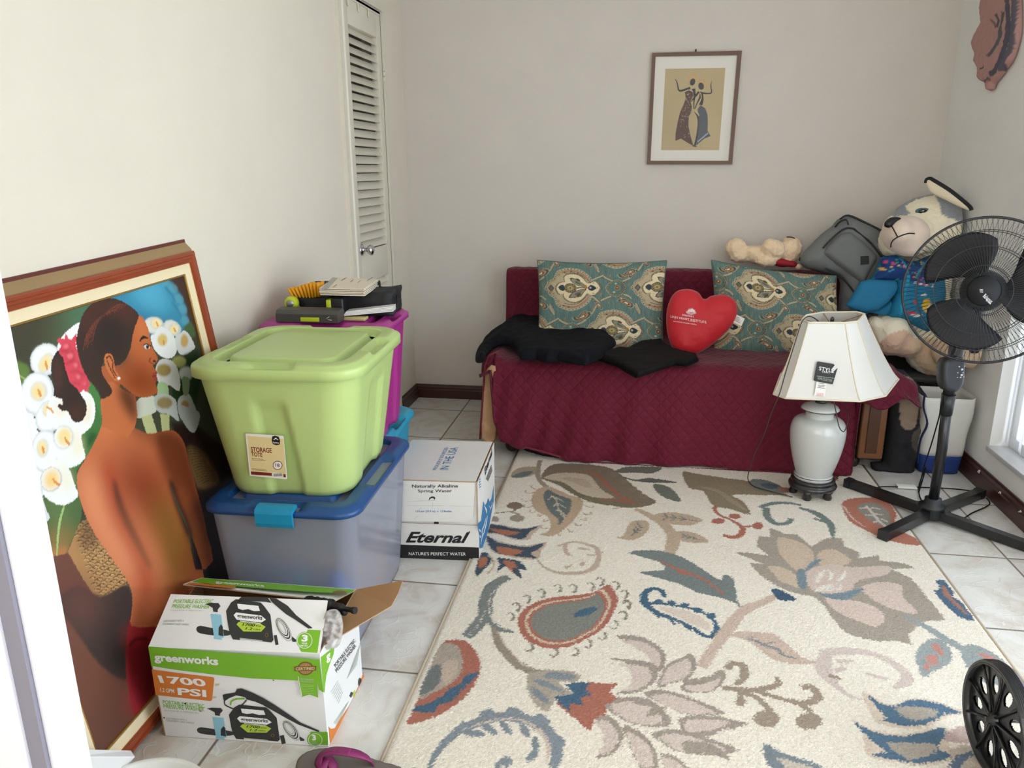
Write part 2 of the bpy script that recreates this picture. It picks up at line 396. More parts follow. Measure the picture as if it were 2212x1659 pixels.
# floor tiles, with their own grout grid
def tile_material():
    m = bpy.data.materials.new('ceramic_floor_tiles'); m.use_nodes = True; nt = m.node_tree; b = nt.nodes['Principled BSDF']; L = nt.links.new
    def N(t, **k):
        n = nt.nodes.new(t)
        for a, v in k.items(): setattr(n, a, v)
        return n
    tc = N('ShaderNodeTexCoord'); sx = N('ShaderNodeSeparateXYZ'); L(tc.outputs['Object'], sx.inputs[0])
    def grid(out, off, pitch, w):
        a = N('ShaderNodeMath', operation='SUBTRACT'); L(out, a.inputs[0]); a.inputs[1].default_value = off
        d = N('ShaderNodeMath', operation='DIVIDE'); L(a.outputs[0], d.inputs[0]); d.inputs[1].default_value = pitch
        f = N('ShaderNodeMath', operation='FRACT'); L(d.outputs[0], f.inputs[0])
        s = N('ShaderNodeMath', operation='SUBTRACT'); L(f.outputs[0], s.inputs[0]); s.inputs[1].default_value = .5
        ab = N('ShaderNodeMath', operation='ABSOLUTE'); L(s.outputs[0], ab.inputs[0])
        g = N('ShaderNodeMapRange'); L(ab.outputs[0], g.inputs[0]); e = .5 - w / pitch / 2
        g.inputs[1].default_value = e - .004; g.inputs[2].default_value = e + .004
        fl = N('ShaderNodeMath', operation='FLOOR'); L(d.outputs[0], fl.inputs[0])
        return g.outputs[0], fl.outputs[0]
    gx, fx = grid(sx.outputs[0], -.9665, .4572, .007); gy, fy = grid(sx.outputs[1], 4.087, .4686, .007)
    mx = N('ShaderNodeMath', operation='MAXIMUM'); L(gx, mx.inputs[0]); L(gy, mx.inputs[1])
    cb = N('ShaderNodeCombineXYZ'); L(fx, cb.inputs[0]); L(fy, cb.inputs[1])
    wn_ = N('ShaderNodeTexWhiteNoise'); L(cb.outputs[0], wn_.inputs[0])
    va = N('ShaderNodeVectorMath', operation='MULTIPLY_ADD'); L(wn_.outputs['Color'], va.inputs[0]); va.inputs[1].default_value = (9, 9, 9); L(tc.outputs['Object'], va.inputs[2])
    n1 = N('ShaderNodeTexNoise'); L(va.outputs[0], n1.inputs[0]); n1.inputs['Scale'].default_value = 7; n1.inputs['Detail'].default_value = 8; n1.inputs['Distortion'].default_value = 1.2
    cr = N('ShaderNodeValToRGB'); L(n1.outputs[0], cr.inputs[0]); e = cr.color_ramp.elements
    e[0].position = .32; e[0].color = (*S(196, 186, 172), 1); e[1].position = .66; e[1].color = (*S(221, 218, 212), 1)
    x = e.new(.5); x.color = (*S(213, 209, 202), 1)
    # thin pale veins
    n2 = N('ShaderNodeTexVoronoi', feature='DISTANCE_TO_EDGE'); n3 = N('ShaderNodeTexNoise'); L(va.outputs[0], n3.inputs[0]); n3.inputs['Scale'].default_value = 9
    vm = N('ShaderNodeVectorMath', operation='MULTIPLY_ADD'); L(n3.outputs['Color'], vm.inputs[0]); vm.inputs[1].default_value = (.35, .35, .35); L(va.outputs[0], vm.inputs[2]); L(vm.outputs[0], n2.inputs['Vector'])
    n2.inputs['Scale'].default_value = 9
    mr = N('ShaderNodeMapRange'); L(n2.outputs[0], mr.inputs[0]); mr.inputs[1].default_value = 0; mr.inputs[2].default_value = .035; mr.inputs[3].default_value = .55; mr.inputs[4].default_value = 0
    mv = N('ShaderNodeMix', data_type='RGBA'); L(mr.outputs[0], mv.inputs[0]); L(cr.outputs[0], mv.inputs[6]); mv.inputs[7].default_value = (*S(232, 228, 222), 1)
    mg = N('ShaderNodeMix', data_type='RGBA'); L(mx.outputs[0], mg.inputs[0]); L(mv.outputs[2], mg.inputs[6]); mg.inputs[7].default_value = (*S(120, 106, 92), 1)
    L(mg.outputs[2], b.inputs['Base Color'])
    rr = N('ShaderNodeMapRange'); L(mx.outputs[0], rr.inputs[0]); rr.inputs[3].default_value = .32; rr.inputs[4].default_value = .8; L(rr.outputs[0], b.inputs['Roughness'])
    hh = N('ShaderNodeMath', operation='SUBTRACT'); L(mr.outputs[0], hh.inputs[0]); L(mx.outputs[0], hh.inputs[1])
    ad = N('ShaderNodeMath', operation='MULTIPLY_ADD'); L(n1.outputs[0], ad.inputs[0]); ad.inputs[1].default_value = .6; L(hh.outputs[0], ad.inputs[2])
    bp = N('ShaderNodeBump'); bp.inputs['Strength'].default_value = .5; bp.inputs['Distance'].default_value = .002; L(ad.outputs[0], bp.inputs['Height']); L(bp.outputs[0], b.inputs['Normal'])
    return m
structure(MB().box((XL - .7, -2.6, -.08), (XR + .15, YB + .12, 0), tile_material()).build('floor'))
# louvred door opening in the left wall
D0, D1, DT = 3.452, 3.972, 2.062       # door leaf, near edge, far edge, top
mb = MB()
mb.box((XL - .1, YF, 0), (XL, D0, HC), m_wall_l); mb.box((XL - .1, D1, 0), (XL, YB + .1, HC), m_wall_l); mb.box((XL - .1, D0, DT), (XL, D1, HC), m_wall_l)
structure(mb.build('wall_left'))
mb = MB(); cx0 = XL - .6; mb.box((cx0 - .05, D0 - .25, 0), (cx0, D1 + .25, HC), m_wall_l); mb.box((cx0, D0 - .25, 0), (XL - .1, D0 - .2, HC), m_wall_l); mb.box((cx0, D1 + .2, 0), (XL - .1, D1 + .25, HC), m_wall_l); mb.box((cx0, D0 - .25, 2.3), (XL - .1, D1 + .25, 2.34), m_wall_l); structure(mb.build('wall_closet'))
structure(MB().box((XL - .1, YB, 0), (XR + .1, YB + .1, HC), m_wall_b).build('wall_back'))
WY0, WY1, WZ0, WZ1 = .25, 3.33, .192, 2.15      # the long low window
mb = MB(); T = .13
mb.box((XR, WY1, 0), (XR + T, YB + .1, HC), m_wall_r); mb.box((XR, WY0, 0), (XR + T, WY1, WZ0), m_wall_r); mb.box((XR, WY0, WZ1), (XR + T, WY1, HC), m_wall_r)
mb.box((XR, -2.6, 0), (XR + T, WY0, HC), m_wall_r)
structure(mb.build('wall_right'))
structure(MB().box((XL - .1, -2.6, HC), (XR + .15, YB + .1, HC + .08), mat('ceiling_paint', (232, 230, 226), .8)).build('ceiling'))
mb = MB(); mb.box((XL - .1, -2.6, 0), (XL, YF - .002, HC), m_wall_l); mb.box((XL - .1, -2.7, 0), (XR + T, -2.6, HC), m_wall_l); structure(mb.build('wall_hall'))
# dark stained baseboards with a moulded top
m_base = mat('dark_mahogany_stain', (66, 34, 30), .38, bump=(40, .1, .002), var=.12, coat=.15)
def board(name, a, b, nrm, h=.082, t=.02):
    a, b, nn = V3(a), V3(b), V3(nrm)
    prof = [(0, 0), (t, 0), (t, h * .62), (t * .8, h * .68), (t * .8, h * .8), (t * .45, h * .9), (t * .35, h), (0, h)]
    return structure(MB().rings([[p + nn * d + V3((0, 0, z)) for d, z in prof] for p in (a, b)], m_base, smooth=False).build(name))
board('baseboard_left', (XL, D1 + .045, 0), (XL, YB, 0), (1, 0, 0)); board('baseboard_left_near', (XL, YF, 0), (XL, D0 - .085, 0), (1, 0, 0))
board('baseboard_back', (XL, YB, 0), (XR, YB, 0), (0, -1, 0)); board('baseboard_right', (XR, -.6, 0), (XR, YB, 0), (-1, 0, 0), .09)
# ------------------------------------------------------------------ louvred door, casing, knob, hinge
m_doorp = mat('cream_gloss_door_paint', (222, 216, 200), .42, bump=(60, .05, .002), var=.01)
mb = MB()
c0, c1 = D0 - .075, D1 + .042
prof = [(0, 0), (.018, 0), (.018, .012), (.012, .018), (.012, .052), (.016, .058), (.016, .068), (0, .068)]
def casing(y, sgn, w):
    pr = [(d, q * w / .068) for d, q in prof]
    return [[(XL + d, y + sgn * (w - q), z) for d, q in pr] for z in (0, DT + .02)]
mb.rings(casing(c0, 1, .068), m_doorp, smooth=False)
mb.box((XL, D1 + .008, 0), (XL + .012, c1, DT + .02), m_doorp)
mb.box((XL, D0 - .075, DT + .02), (XL + .016, c1, DT + .085), m_doorp)
mb.box((XL - .1, D0 - .012, 0), (XL, D0 - .003, DT + .01), m_doorp); mb.box((XL - .1, D1 + .003, 0), (XL, D1 + .012, DT + .01), m_doorp); mb.box((XL - .1, D0 - .01, DT + .008), (XL, D1 + .01, DT + .018), m_doorp)
structure(mb.build('trim_1'))
door = bpy.data.objects.new('door_1', None); COL.objects.link(door); structure(door)
xf0, xf1 = XL - .036, XL - .002
st = .082; LZ = [(.12, .80), (.955, 1.955)]     # lower and upper louvre fields
mb = MB()
mb.box((xf0, D0, .01), (xf1, D0 + st, DT), m_doorp, .002); mb.box((xf0, D1 - st * .62, .01), (xf1, D1, DT), m_doorp, .002)
for z0, z1 in ((.01, LZ[0][0]), (LZ[0][1], LZ[1][0]), (LZ[1][1], DT)): mb.box((xf0, D0 + st - .002, z0), (xf1, D1 - st * .62 + .002, z1), m_doorp, .002)
mb.build('door_frame', door)
for z0, z1 in LZ:
    n = int((z1 - z0) / .0385); p = (z1 - z0) / n
    for k in range(n):
        zc = z0 + p * (k + .5); q = MB()
        c = [(-.015, .0185), (-.011, .0205), (.014, -.0135), (.010, -.0155)]
        q.prism([(XL - .019 + a, D0 + st - .002, zc + b) for a, b in c], (0, D1 - D0 - st * 1.62 + .004, 0), m_doorp); q.build('louvre_slat', door)
mb = MB(); k = V3((xf1, 3.52, .915)); k[1:] = at(795, 540, X=XL + .03)[1:]
m_chrome = mat('polished_chrome', (205, 205, 208), .12, 1)
mb.lathe([(.026, 0), (.027, .004), (.020, .008), (.009, .012), (.009, .03), (.02, .036), (.026, .046), (.024, .056), (.012, .062), (.001, .063)], m_chrome, (XL - .003, k[1], k[2]), 28, [[0, 0, 1], [1, 0, 0], [0, 1, 0]])
mb.build('door_knob', door)['label'] = 'round chrome knob'
h = at(831, 161, X=XL + .004); mb = MB()
for dz in (-.034, -.011, .012): mb.tube([(XL + .008, D1 + .004, h[2] + dz), (XL + .008, D1 + .004, h[2] + dz + .02)], .006, m_doorp, 10)
mb.box((XL, D1 + .004, h[2] - .036), (XL + .004, D1 + .03, h[2] + .034), m_doorp); mb.build('hinge', door)
mb = MB()
for y in (3.53, 3.66, 3.80): mb.tube([(XL + .001, y, DT + .006), (XL + .003, y, DT), (XL + .004, y, DT - .03), (XL + .006, y, DT - .038)], .0035, m_doorp, 6)
mb.build('over_door_hook', door)
# ------------------------------------------------------------------ window in the right wall
win = bpy.data.objects.new('window_1', None); COL.objects.link(win); structure(win)
m_white = mat('white_window_paint', (235, 236, 238), .4); mb = MB()
xo = XR + .075
for a, b in (((xo, WY0, WZ0), (xo + .045, WY1, WZ0 + .05)), ((xo, WY0, WZ1 - .05), (xo + .045, WY1, WZ1)), ((xo, WY1 - .05, WZ0 + .05), (xo + .045, WY1, WZ1 - .05)), ((xo, WY0, WZ0 + .05), (xo + .045, WY0 + .05, WZ1 - .05)), ((xo, 1.76, WZ0 + .05), (xo + .045, 1.82, WZ1 - .05)), ((xo, 2.52, WZ0 + .05), (xo + .045, 2.58, WZ1 - .05)), ((xo, 1.0, WZ0 + .05), (xo + .045, 1.06, WZ1 - .05))): mb.box(a, b, m_white, .003)
mb.build('window_frame', win)
mb = MB(); mb.box((XR - .012, WY0 - .02, WZ0 - .018), (XR + .074, WY1 + .0, WZ0 + .004), mat('pale_stone_sill', (214, 214, 216), .3, var=.06), .003); mb.build('window_sill', win)
gl = bpy.data.materials.new('window_glass'); gl.use_nodes = True; nt = gl.node_tree; nt.nodes.clear()
o_ = nt.nodes.new('ShaderNodeOutputMaterial'); tr = nt.nodes.new('ShaderNodeBsdfTransparent'); gs = nt.nodes.new('ShaderNodeBsdfGlossy'); gs.inputs['Roughness'].default_value = .03
mx = nt.nodes.new('ShaderNodeMixShader'); mx.inputs[0].default_value = .06; nt.links.new(tr.outputs[0], mx.inputs[1]); nt.links.new(gs.outputs[0], mx.inputs[2]); nt.links.new(mx.outputs[0], o_.inputs[0])
MB().box((xo + .02, WY0 + .04, WZ0 + .04), (xo + .024, WY1 - .04, WZ1 - .04), gl).build('pane', win)
# vertical blinds: translucent vanes, each a part, on one rail
m_vane = bpy.data.materials.new('translucent_vinyl_vane'); m_vane.use_nodes = True; nt = m_vane.node_tree; b = nt.nodes['Principled BSDF']
b.inputs['Base Color'].default_value = (*S(240, 240, 240), 1); b.inputs['Roughness'].default_value = .5
tl_ = nt.nodes.new('ShaderNodeBsdfTranslucent'); tl_.inputs[0].default_value = (.85, .87, .9, 1); mx = nt.nodes.new('ShaderNodeMixShader'); mx.inputs[0].default_value = .55
nt.links.new(b.outputs[0], mx.inputs[1]); nt.links.new(tl_.outputs[0], mx.inputs[2]); nt.links.new(mx.outputs[0], nt.nodes['Material Output'].inputs[0])
bl = thing('vertical_blind', 'white vertical vane blind hanging in the low window on the right wall', 'blind', loc=(XR + .04, 2, WZ1))
MB().box((XR + .015, WY0 + .05, WZ1 - .045), (XR + .06, WY1 - .02, WZ1 - .002), m_white, .003).build('headrail', bl)
n = 27
for k in range(n):
    y = WY1 - .055 - k * .112; a = math.radians(24 + rng.uniform(-4, 4)); hw = .043; mb = MB(); xs = np.linspace(-1, 1, 7)
    ring = lambda z: [(XR + .038 + hw * t * math.sin(a) * .7 + .006 * (1 - t * t), y + hw * t * math.cos(a), z) for t in xs]
    mb.rings([ring(WZ0 + .03), ring(WZ1 - .045)], m_vane, cap=False, closed=False); mb.build('vane', bl)
place(bl, (XR + .04, 1.8, WZ1))
# near door frame at the left edge of the view
jx = at(100, 1105, Y=YF + .055)[0]
m_jamb = mat('white_gloss_frame_paint', (222, 223, 232), .35)
mb = MB(); ja, jb = at(108, 1659, Y=YF)[0], at(60, 1659, Y=YF - .012)[0]
mb.box((ja, YF, 0), (jx, YF + .055, HC), m_jamb, .003); mb.box((jb - .004, YF - .006, 0), (ja + .002, YF + .05, HC), mat('groove_shade_grey', (128, 126, 140), .7))  # grey strip: shade of the jamb's recessed step, put in as colour
mb.box((jb - .16, YF - .012, 0), (jb, YF + .05, HC), m_jamb, .003)
structure(mb.build('trim_2'))
structure(MB().box((XL - .1, YF - .002, 0), (jx - .06, YF + .05, HC), m_wall_l).build('wall_front'))
# ================================================================== FLORAL RUG
def crop(ox, oy, s): return lambda p: (ox + p[0] / s, oy + p[1] / s)
cA, cB, cC, cD, cE = crop(1040, 990, 4.809), crop(830, 1300, 3.16), crop(1500, 1000, 3.107), crop(1500, 1300, 3.107), crop(830, 980, 3.16)
RUG_Z = .011
def fl(p): q = at(p[0], p[1], Z=RUG_Z); return (q[0], q[1])
TA, BR, OL, SL, NV, BL_, RU, OR_, TN, PK, CRM, GY, LT = (158, 138, 118), (128, 108, 86), (118, 106, 78), (106, 114, 112), (58, 74, 90), (60, 94, 120), (176, 98, 78), (182, 102, 70), (190, 158, 128), (208, 184, 168), (226, 214, 194), (126, 126, 116), (170, 156, 142)
rugc = Canvas(-.545, 1.18, 1.60, 2.34, .0034, (230, 221, 206), warp=.0022)
def mute(c, k=.24): g = sum(c) / 3; return tuple(x * (1 - k) + (g * .6 + 205 * .4) * k for x in c)
def R_(c, pts, col, sm=3): rugc.fill([fl(c(p)) for p in pts], mute(col), sm=sm)
def Rl(c, pts, w, col, sm=5):
    """w in crop pixels -> metres at that spot"""
    P = [fl(c(p)) for p in pts]; k = np.linalg.norm(V3(fl(c(pts[0]))) - V3(fl(c((pts[0][0] + 10, pts[0][1]))))) / 10
    w = [x * k for x in w] if hasattr(w, '__len__') else w * k
    rugc.fill(ribbon(smooth_open(P, sm), w), mute(col))
def Re(c, x, y, a, b, col, rot=0):
    co, si = math.cos(rot), math.sin(rot)
    R_(c, [(x + a * math.cos(t) * co - b * math.sin(t) * si, y + a * math.cos(t) * si + b * math.sin(t) * co) for t in np.linspace(0, 2 * math.pi, 14, endpoint=False)], col, 2)
def sprig(c, a, b, w, col, L=.35, n=3):
    Rl(c, [a, b], [w * .8, w], col); d = V3(b) - V3(a); nn = V3((-d[1], d[0])) * L
    for k in range(n):
        m_ = V3(a) + d * (.2 + .7 * k / n)
        for sg in (-1, 1): Rl(c, [m_, m_ + nn * sg * (.8 - .12 * k) - d * .16], [w, w * 1.5, w * .4], col)
# great brown paisley, upper left
R_(cA, [(620, 210), (660, 120), (760, 60), (1000, 55), (1300, 90), (1450, 170), (1560, 270), (1680, 370), (1790, 430), (1805, 465), (1700, 500), (1560, 515), (1400, 500), (1200, 460), (1000, 400), (820, 290), (700, 225)], BR)
R_(cA, [(640, 215), (720, 225), (900, 270), (1050, 350), (1200, 420), (1380, 430), (1560, 470), (1500, 500), (1200, 470), (1000, 400), (820, 290)], OL)
R_(cA, [(650, 205), (760, 160), (900, 150), (1100, 170), (1180, 240), (1250, 330), (1380, 405), (1290, 415), (1150, 400), (1000, 350), (850, 250)], (200, 178, 150))
R_(cA, [(820, 205), (950, 200), (1080, 225), (1150, 290), (1090, 305), (960, 255)], (186, 160, 134))
Rl(cA, [(1000, 135), (1180, 160), (1330, 300), (1450, 400), (1590, 465), (1400, 440), (1200, 432)], [10, 30, 34, 36, 30, 34, 8], (176, 88, 62))
for k in range(9): Re(cA, 1330 + k * 50, 130 + k * 38, 42, 26, (134, 116, 92) if k % 2 else BR)
Rl(cA, [(610, 20), (585, 120), (600, 220), (690, 310)], [44, 60, 50, 60], TA)
R_(cA, [(300, 195), (350, 120), (440, 90), (570, 90), (550, 160), (450, 200)], (176, 152, 124)); R_(cA, [(310, 190), (420, 140), (540, 135), (480, 180), (380, 200)], SL)
Rl(cA, [(1360, 525), (1500, 505), (1620, 500)], [4, 18, 30], OL)
# tan paisley with comb fringe
R_(cA, [(640, 300), (560, 340), (520, 430), (560, 540), (680, 600), (720, 680), (690, 760), (600, 790), (700, 810), (800, 780), (880, 720), (980, 620), (1050, 500), (1040, 420), (940, 390), (820, 340), (720, 300)], (192, 160, 126))
R_(cA, [(690, 325), (645, 380), (660, 450), (700, 540), (760, 600), (800, 640), (800, 695), (850, 640), (910, 560), (935, 460), (920, 420), (820, 390), (740, 350)], (98, 108, 104))
Rl(cA, [(720, 380), (780, 440), (800, 520), (850, 610)], 14, (206, 188, 160))
for a, b, c in (((700, 430), (740, 395), (860, 455)), ((750, 500), (790, 470), (885, 520)), ((765, 550), (810, 540), (880, 595)), ((820, 590), (850, 570), (865, 625))): Rl(cA, [a, b, c], [10, 20, 8], (206, 188, 160))
for a, b in (((600, 320), (520, 300)), ((550, 350), (460, 355)), ((530, 430), (420, 440)), ((540, 490), (450, 505)), ((560, 545), (505, 560)), ((630, 580), (590, 600)), ((700, 630), (650, 655)), ((690, 720), (620, 720)), ((1000, 420), (1130, 450)), ((1045, 470), (1155, 510)), ((1040, 560), (1135, 580)), ((1010, 620), (1085, 640)), ((960, 670), (1030, 700)), ((890, 730), (945, 770)), ((790, 780), (820, 805)), ((680, 800), (680, 830))):
    Rl(cA, [a, ((a[0] + b[0]) / 2, (a[1] + b[1]) / 2 + 12), b, (b[0], b[1] - 22)], 13, (178, 148, 116))
# curls at the left edge
Rl(cA, [(130, 572), (260, 555), (330, 550), (365, 510)], [16, 18, 26, 40], BR); Re(cA, 350, 492, 85, 36, BR); Rl(cA, [(300, 555), (380, 580), (420, 620)], 28, TA); Re(cA, 370, 622, 80, 36, TA); Re(cA, 140, 632, 45, 30, TA)
# navy and orange flower at the left edge
TT = (198, 168, 142)
R_(cA, [(40, 690), (200, 690), (350, 722), (480, 722), (640, 690), (540, 780), (470, 850), (300, 835), (180, 790), (40, 780)], TT)
R_(cA, [(60, 690), (200, 698), (350, 730), (480, 730), (590, 706), (500, 770), (430, 840), (300, 820), (180, 780), (50, 765)], NV); R_(cA, [(70, 728), (200, 740), (400, 770), (280, 802), (150, 765)], OR_, 2)
R_(cA, [(40, 800), (160, 850), (300, 890), (480, 905), (680, 870), (620, 960), (580, 1050), (400, 1040), (250, 1010), (100, 960)], TT)
R_(cA, [(50, 800), (160, 868), (300, 900), (480, 920), (650, 880), (600, 940), (510, 990), (580, 1038), (400, 1022), (250, 1000), (110, 950)], NV); R_(cA, [(150, 920), (280, 928), (440, 965), (300, 1012), (200, 990)], OR_, 2)
R_(cA, [(160, 1030), (300, 1050), (400, 1070), (475, 1165), (390, 1150), (425, 1255), (330, 1190), (250, 1120), (160, 1185), (190, 1100)], NV, 2); R_(cA, [(220, 1060), (340, 1080), (370, 1150), (318, 1132), (340, 1205), (250, 1110)], OR_, 2)
R_(cA, [(-10, 990), (60, 980), (110, 1050), (80, 1110), (20, 1165), (-40, 1230), (-70, 1180), (-40, 1080)], NV, 2); R_(cA, [(-10, 1030), (60, 1030), (50, 1100), (-20, 1150), (-30, 1100)], OR_, 2)
Rl(cA, [(70, 1000), (120, 1060), (120, 1130), (60, 1200)], 22, TT)
# tan scroll
SC = (196, 168, 146)
Rl(cA, [(580, 1050), (640, 1120), (760, 1180), (900, 1195), (1080, 1180), (1180, 1120), (1220, 1020), (1190, 930), (1080, 890), (950, 868), (790, 912)], [14, 30, 50, 60, 60, 70, 60, 60, 50, 40, 24], SC)
Rl(cA, [(880, 880), (870, 950), (900, 1000), (950, 1012)], [50, 50, 40, 20], SC); Rl(cA, [(1000, 930), (1130, 950)], 40, SC); Rl(cA, [(860, 1140), (950, 1105)], [60, 20], SC); Rl(cA, [(1040, 1120), (1060, 1070)], [60, 30], SC); Rl(cA, [(1150, 1130), (1230, 1110)], [50, 20], SC); Rl(cA, [(1190, 990), (1265, 975)], [50, 25], SC); Rl(cA, [(1100, 1000), (1180, 1010)], [20, 40], SC); Rl(cA, [(800, 1180), (900, 1215)], [40, 15], SC)
# olive leaves below the sofa
R_(cA, [(1390, 130), (1500, 90), (1700, 85), (1880, 95), (1780, 155), (1600, 150), (1420, 150)], (108, 104, 90)); R_(cA, [(1430, 180), (1600, 220), (1750, 205), (2040, 250), (1880, 255), (1700, 250), (1560, 230)], (96, 96, 86)); R_(cA, [(1790, 270), (1930, 290), (2040, 380), (2060, 450), (1930, 420), (1820, 350)], (108, 110, 98))
# branching tan stem
SM = (190, 162, 132)
Rl(cA, [(1600, 525), (1760, 600), (1900, 690), (1980, 790), (1990, 880), (1950, 990)], [60, 100, 110, 120, 130, 100], SM)
R_(cA, [(1790, 590), (1950, 560), (2150, 585), (2300, 640), (2200, 690), (2100, 695), (1950, 680), (1850, 640)], SM); R_(cA, [(1710, 650), (1570, 650), (1510, 720), (1480, 800), (1400, 820), (1560, 850), (1680, 800), (1740, 720)], SM); R_(cA, [(2020, 765), (2150, 760), (2280, 800), (2360, 870), (2200, 880), (2060, 850)], SM)
sprig(cA, (1860, 600), (2240, 650), 12, SL, .14); sprig(cA, (1660, 690), (1560, 810), 13, SL, .4); sprig(cA, (2070, 800), (2300, 850), 12, SL, .15)
# big slate leaf with a rust vein
R_(crop(0, 0, 1), [(1357, 1194), (1400, 1188), (1450, 1195), (1495, 1215), (1530, 1238), (1558, 1255), (1563, 1242), (1585, 1250), (1592, 1300), (1588, 1303), (1560, 1292), (1500, 1278), (1470, 1262), (1380, 1236), (1434, 1232), (1425, 1214)], (112, 122, 118), 2)
Rl(crop(0, 0, 1), [(1420, 1208), (1452, 1224), (1480, 1236), (1520, 1252), (1566, 1284)], [3, 8, 12, 8, 4], RU); Rl(crop(0, 0, 1), [(1462, 1236), (1500, 1243)], 7, RU); Rl(crop(0, 0, 1), [(1592, 1298), (1600, 1316)], 4, (112, 122, 118))
# rust paisley
pais = [(1314, 1262), (1332, 1285), (1334, 1302), (1322, 1330), (1300, 1360), (1262, 1383), (1225, 1398), (1180, 1400), (1143, 1386), (1124, 1366), (1118, 1340), (1130, 1318), (1160, 1300), (1200, 1290), (1250, 1285), (1288, 1277)]
cen = (1228, 1338); sc_ = lambda k, dx=0, dy=0: [(cen[0] + dx + (x - cen[0]) * k, cen[1] + dy + (y - cen[1]) * k) for x, y in pais]
I_ = crop(0, 0, 1)
R_(I_, pais, RU); R_(I_, sc_(.86), (214, 190, 160)); R_(I_, sc_(.80), (180, 98, 76)); R_(I_, sc_(.73), GY)
Re(I_, 1264, 1322, 26, 8, BL_, -.32)
for i, (c, x, y) in enumerate([(cB, 900, 30), (cB, 860, 95), (cB, 990, 320), (cB, 1160, 355), (cB, 1300, 350), (cB, 1390, 295), (cB, 1490, 240), (cB, 1570, 165), (cB, 1630, 85), (cB, 1660, 15), (cA, 620, 1390), (cA, 790, 1340), (cA, 950, 1340), (cA, 1130, 1320), (cA, 1230, 1270), (cA, 1390, 1310), (cA, 1480, 1400), (cA, 1510, 1500), (cA, 470, 1450), (cA, 360, 1530)]):
    x, y = c((x, y)); sy = 1 if y < 1335 else -1
    Rl(I_, [(x - 9, y - 2 * sy), (x, y - 6 * sy), (x + 8, y), (x + 5, y + 9 * sy), (x, y + 11 * sy)], [3, 4, 5, 6, 6], (138, 128, 112))
# blue squiggle leaf
Rl(I_, [(1436, 1290), (1428, 1275), (1408, 1272), (1392, 1283), (1392, 1300), (1402, 1312)], [9, 11, 13, 16, 20, 14], BL_)
Rl(I_, [(1390, 1305), (1420, 1303), (1450, 1307), (1490, 1314), (1520, 1324), (1542, 1340), (1548, 1358), (1540, 1374)], [18, 10, 8, 9, 9, 9, 12, 12], BL_)
for x, y in ((1422, 1300), (1450, 1303), (1478, 1308), (1508, 1318), (1536, 1330)): Re(I_, x, y, 10, 6, BL_)
Rl(I_, [(1398, 1308), (1420, 1324), (1455, 1337), (1492, 1354), (1520, 1372), (1540, 1376)], [14, 14, 11, 10, 12, 12], BL_)
for x, y in ((1412, 1326), (1446, 1340), (1480, 1354)): Rl(I_, [(x, y - 4), (x + 14, y + 10)], [10, 4], BL_)
R_(I_, [(1420, 1312), (1460, 1314), (1500, 1326), (1530, 1345), (1532, 1362), (1500, 1350), (1460, 1332)], (220, 200, 180))
# slate branch and brown stem, lower left
Rl(cB, [(850, -170), (740, -110), (690, 0), (690, 80), (630, 170), (560, 240)], [70, 90, 90, 90, 90, 60], (122, 126, 122)); Rl(cB, [(700, 90), (760, 170), (830, 195), (890, 208)], [30, 60, 50, 8], (122, 126, 122))
Rl(cB, [(860, -150), (740, -60), (715, 40), (760, 150), (850, 190)], 7, CRM); Rl(cB, [(690, 60), (640, 160), (580, 230)], 6, CRM)
Rl(cB, [(740, 170), (790, 290), (890, 410), (1000, 470), (1080, 485)], [30, 66, 70, 66, 50], (150, 134, 116)); Rl(cB, [(775, 200), (830, 300), (930, 410), (990, 450)], 9, PK)
# half flower at the left border
R_(cB, [(455, 262), (560, 270), (620, 330), (655, 420), (640, 520), (560, 640), (430, 740), (280, 810), (150, 832), (200, 740), (380, 310)], RU)
R_(cB, [(380, 300), (480, 290), (530, 360), (530, 470), (450, 560), (340, 620), (230, 660), (290, 500)], (172, 156, 138)); R_(cB, [(300, 470), (380, 430), (390, 520), (330, 600), (240, 640)], (108, 112, 110), 2); R_(cB, [(400, 420), (500, 400), (480, 520), (400, 560)], (196, 172, 150))
R_(cB, [(640, 478), (560, 500), (520, 560), (440, 595), (400, 640), (330, 680), (215, 718), (195, 748), (340, 755), (370, 705), (460, 680), (530, 600), (620, 520)], BL_, 2)
# thistle flower, lower centre
FP, FE = (212, 190, 176), (160, 144, 130)
for P in ([(1580, 230), (1760, 240), (1900, 330), (1920, 420), (1870, 480), (1810, 370), (1700, 290)], [(1530, 385), (1660, 420), (1700, 520), (1650, 600), (1560, 628), (1740, 615), (1860, 530), (1850, 430), (1740, 400)], [(1860, 580), (1930, 430), (2030, 380), (2100, 355), (2135, 430), (2080, 520), (1950, 560)], [(1770, 625), (1900, 598), (2050, 640), (2212, 700), (2330, 760), (2212, 775), (2050, 765), (1900, 700)], [(1500, 700), (1600, 655), (1780, 655), (1880, 710), (1965, 830), (1800, 855), (1620, 800)], [(1430, 780), (1540, 775), (1625, 870), (1625, 960), (1560, 1040), (1440, 1065), (1500, 980), (1490, 880)], [(1630, 845), (1750, 890), (1850, 1000), (1870, 1140), (1760, 1150), (1690, 1020)], [(1820, 895), (2000, 870), (2212, 930), (2420, 1010), (2250, 1050), (2000, 1020), (1900, 960)], [(1890, 1040), (2000, 1060), (2080, 1150), (1940, 1160)], [(2020, 570), (2200, 520), (2300, 460), (2330, 520), (2250, 610), (2080, 620)], [(2050, 800), (2212, 790), (2400, 810), (2450, 840), (2330, 880), (2150, 860)]):
    R_(cB, P, FE); c = np.mean(P, 0); R_(cB, [tuple(c + (V3(q) - c) * .78 + V3((-8, 10))) for q in P], FP)
Re(cB, 1760, 690, 70, 20, FE, .2); Re(cB, 1850, 750, 70, 22, FE, -.4)
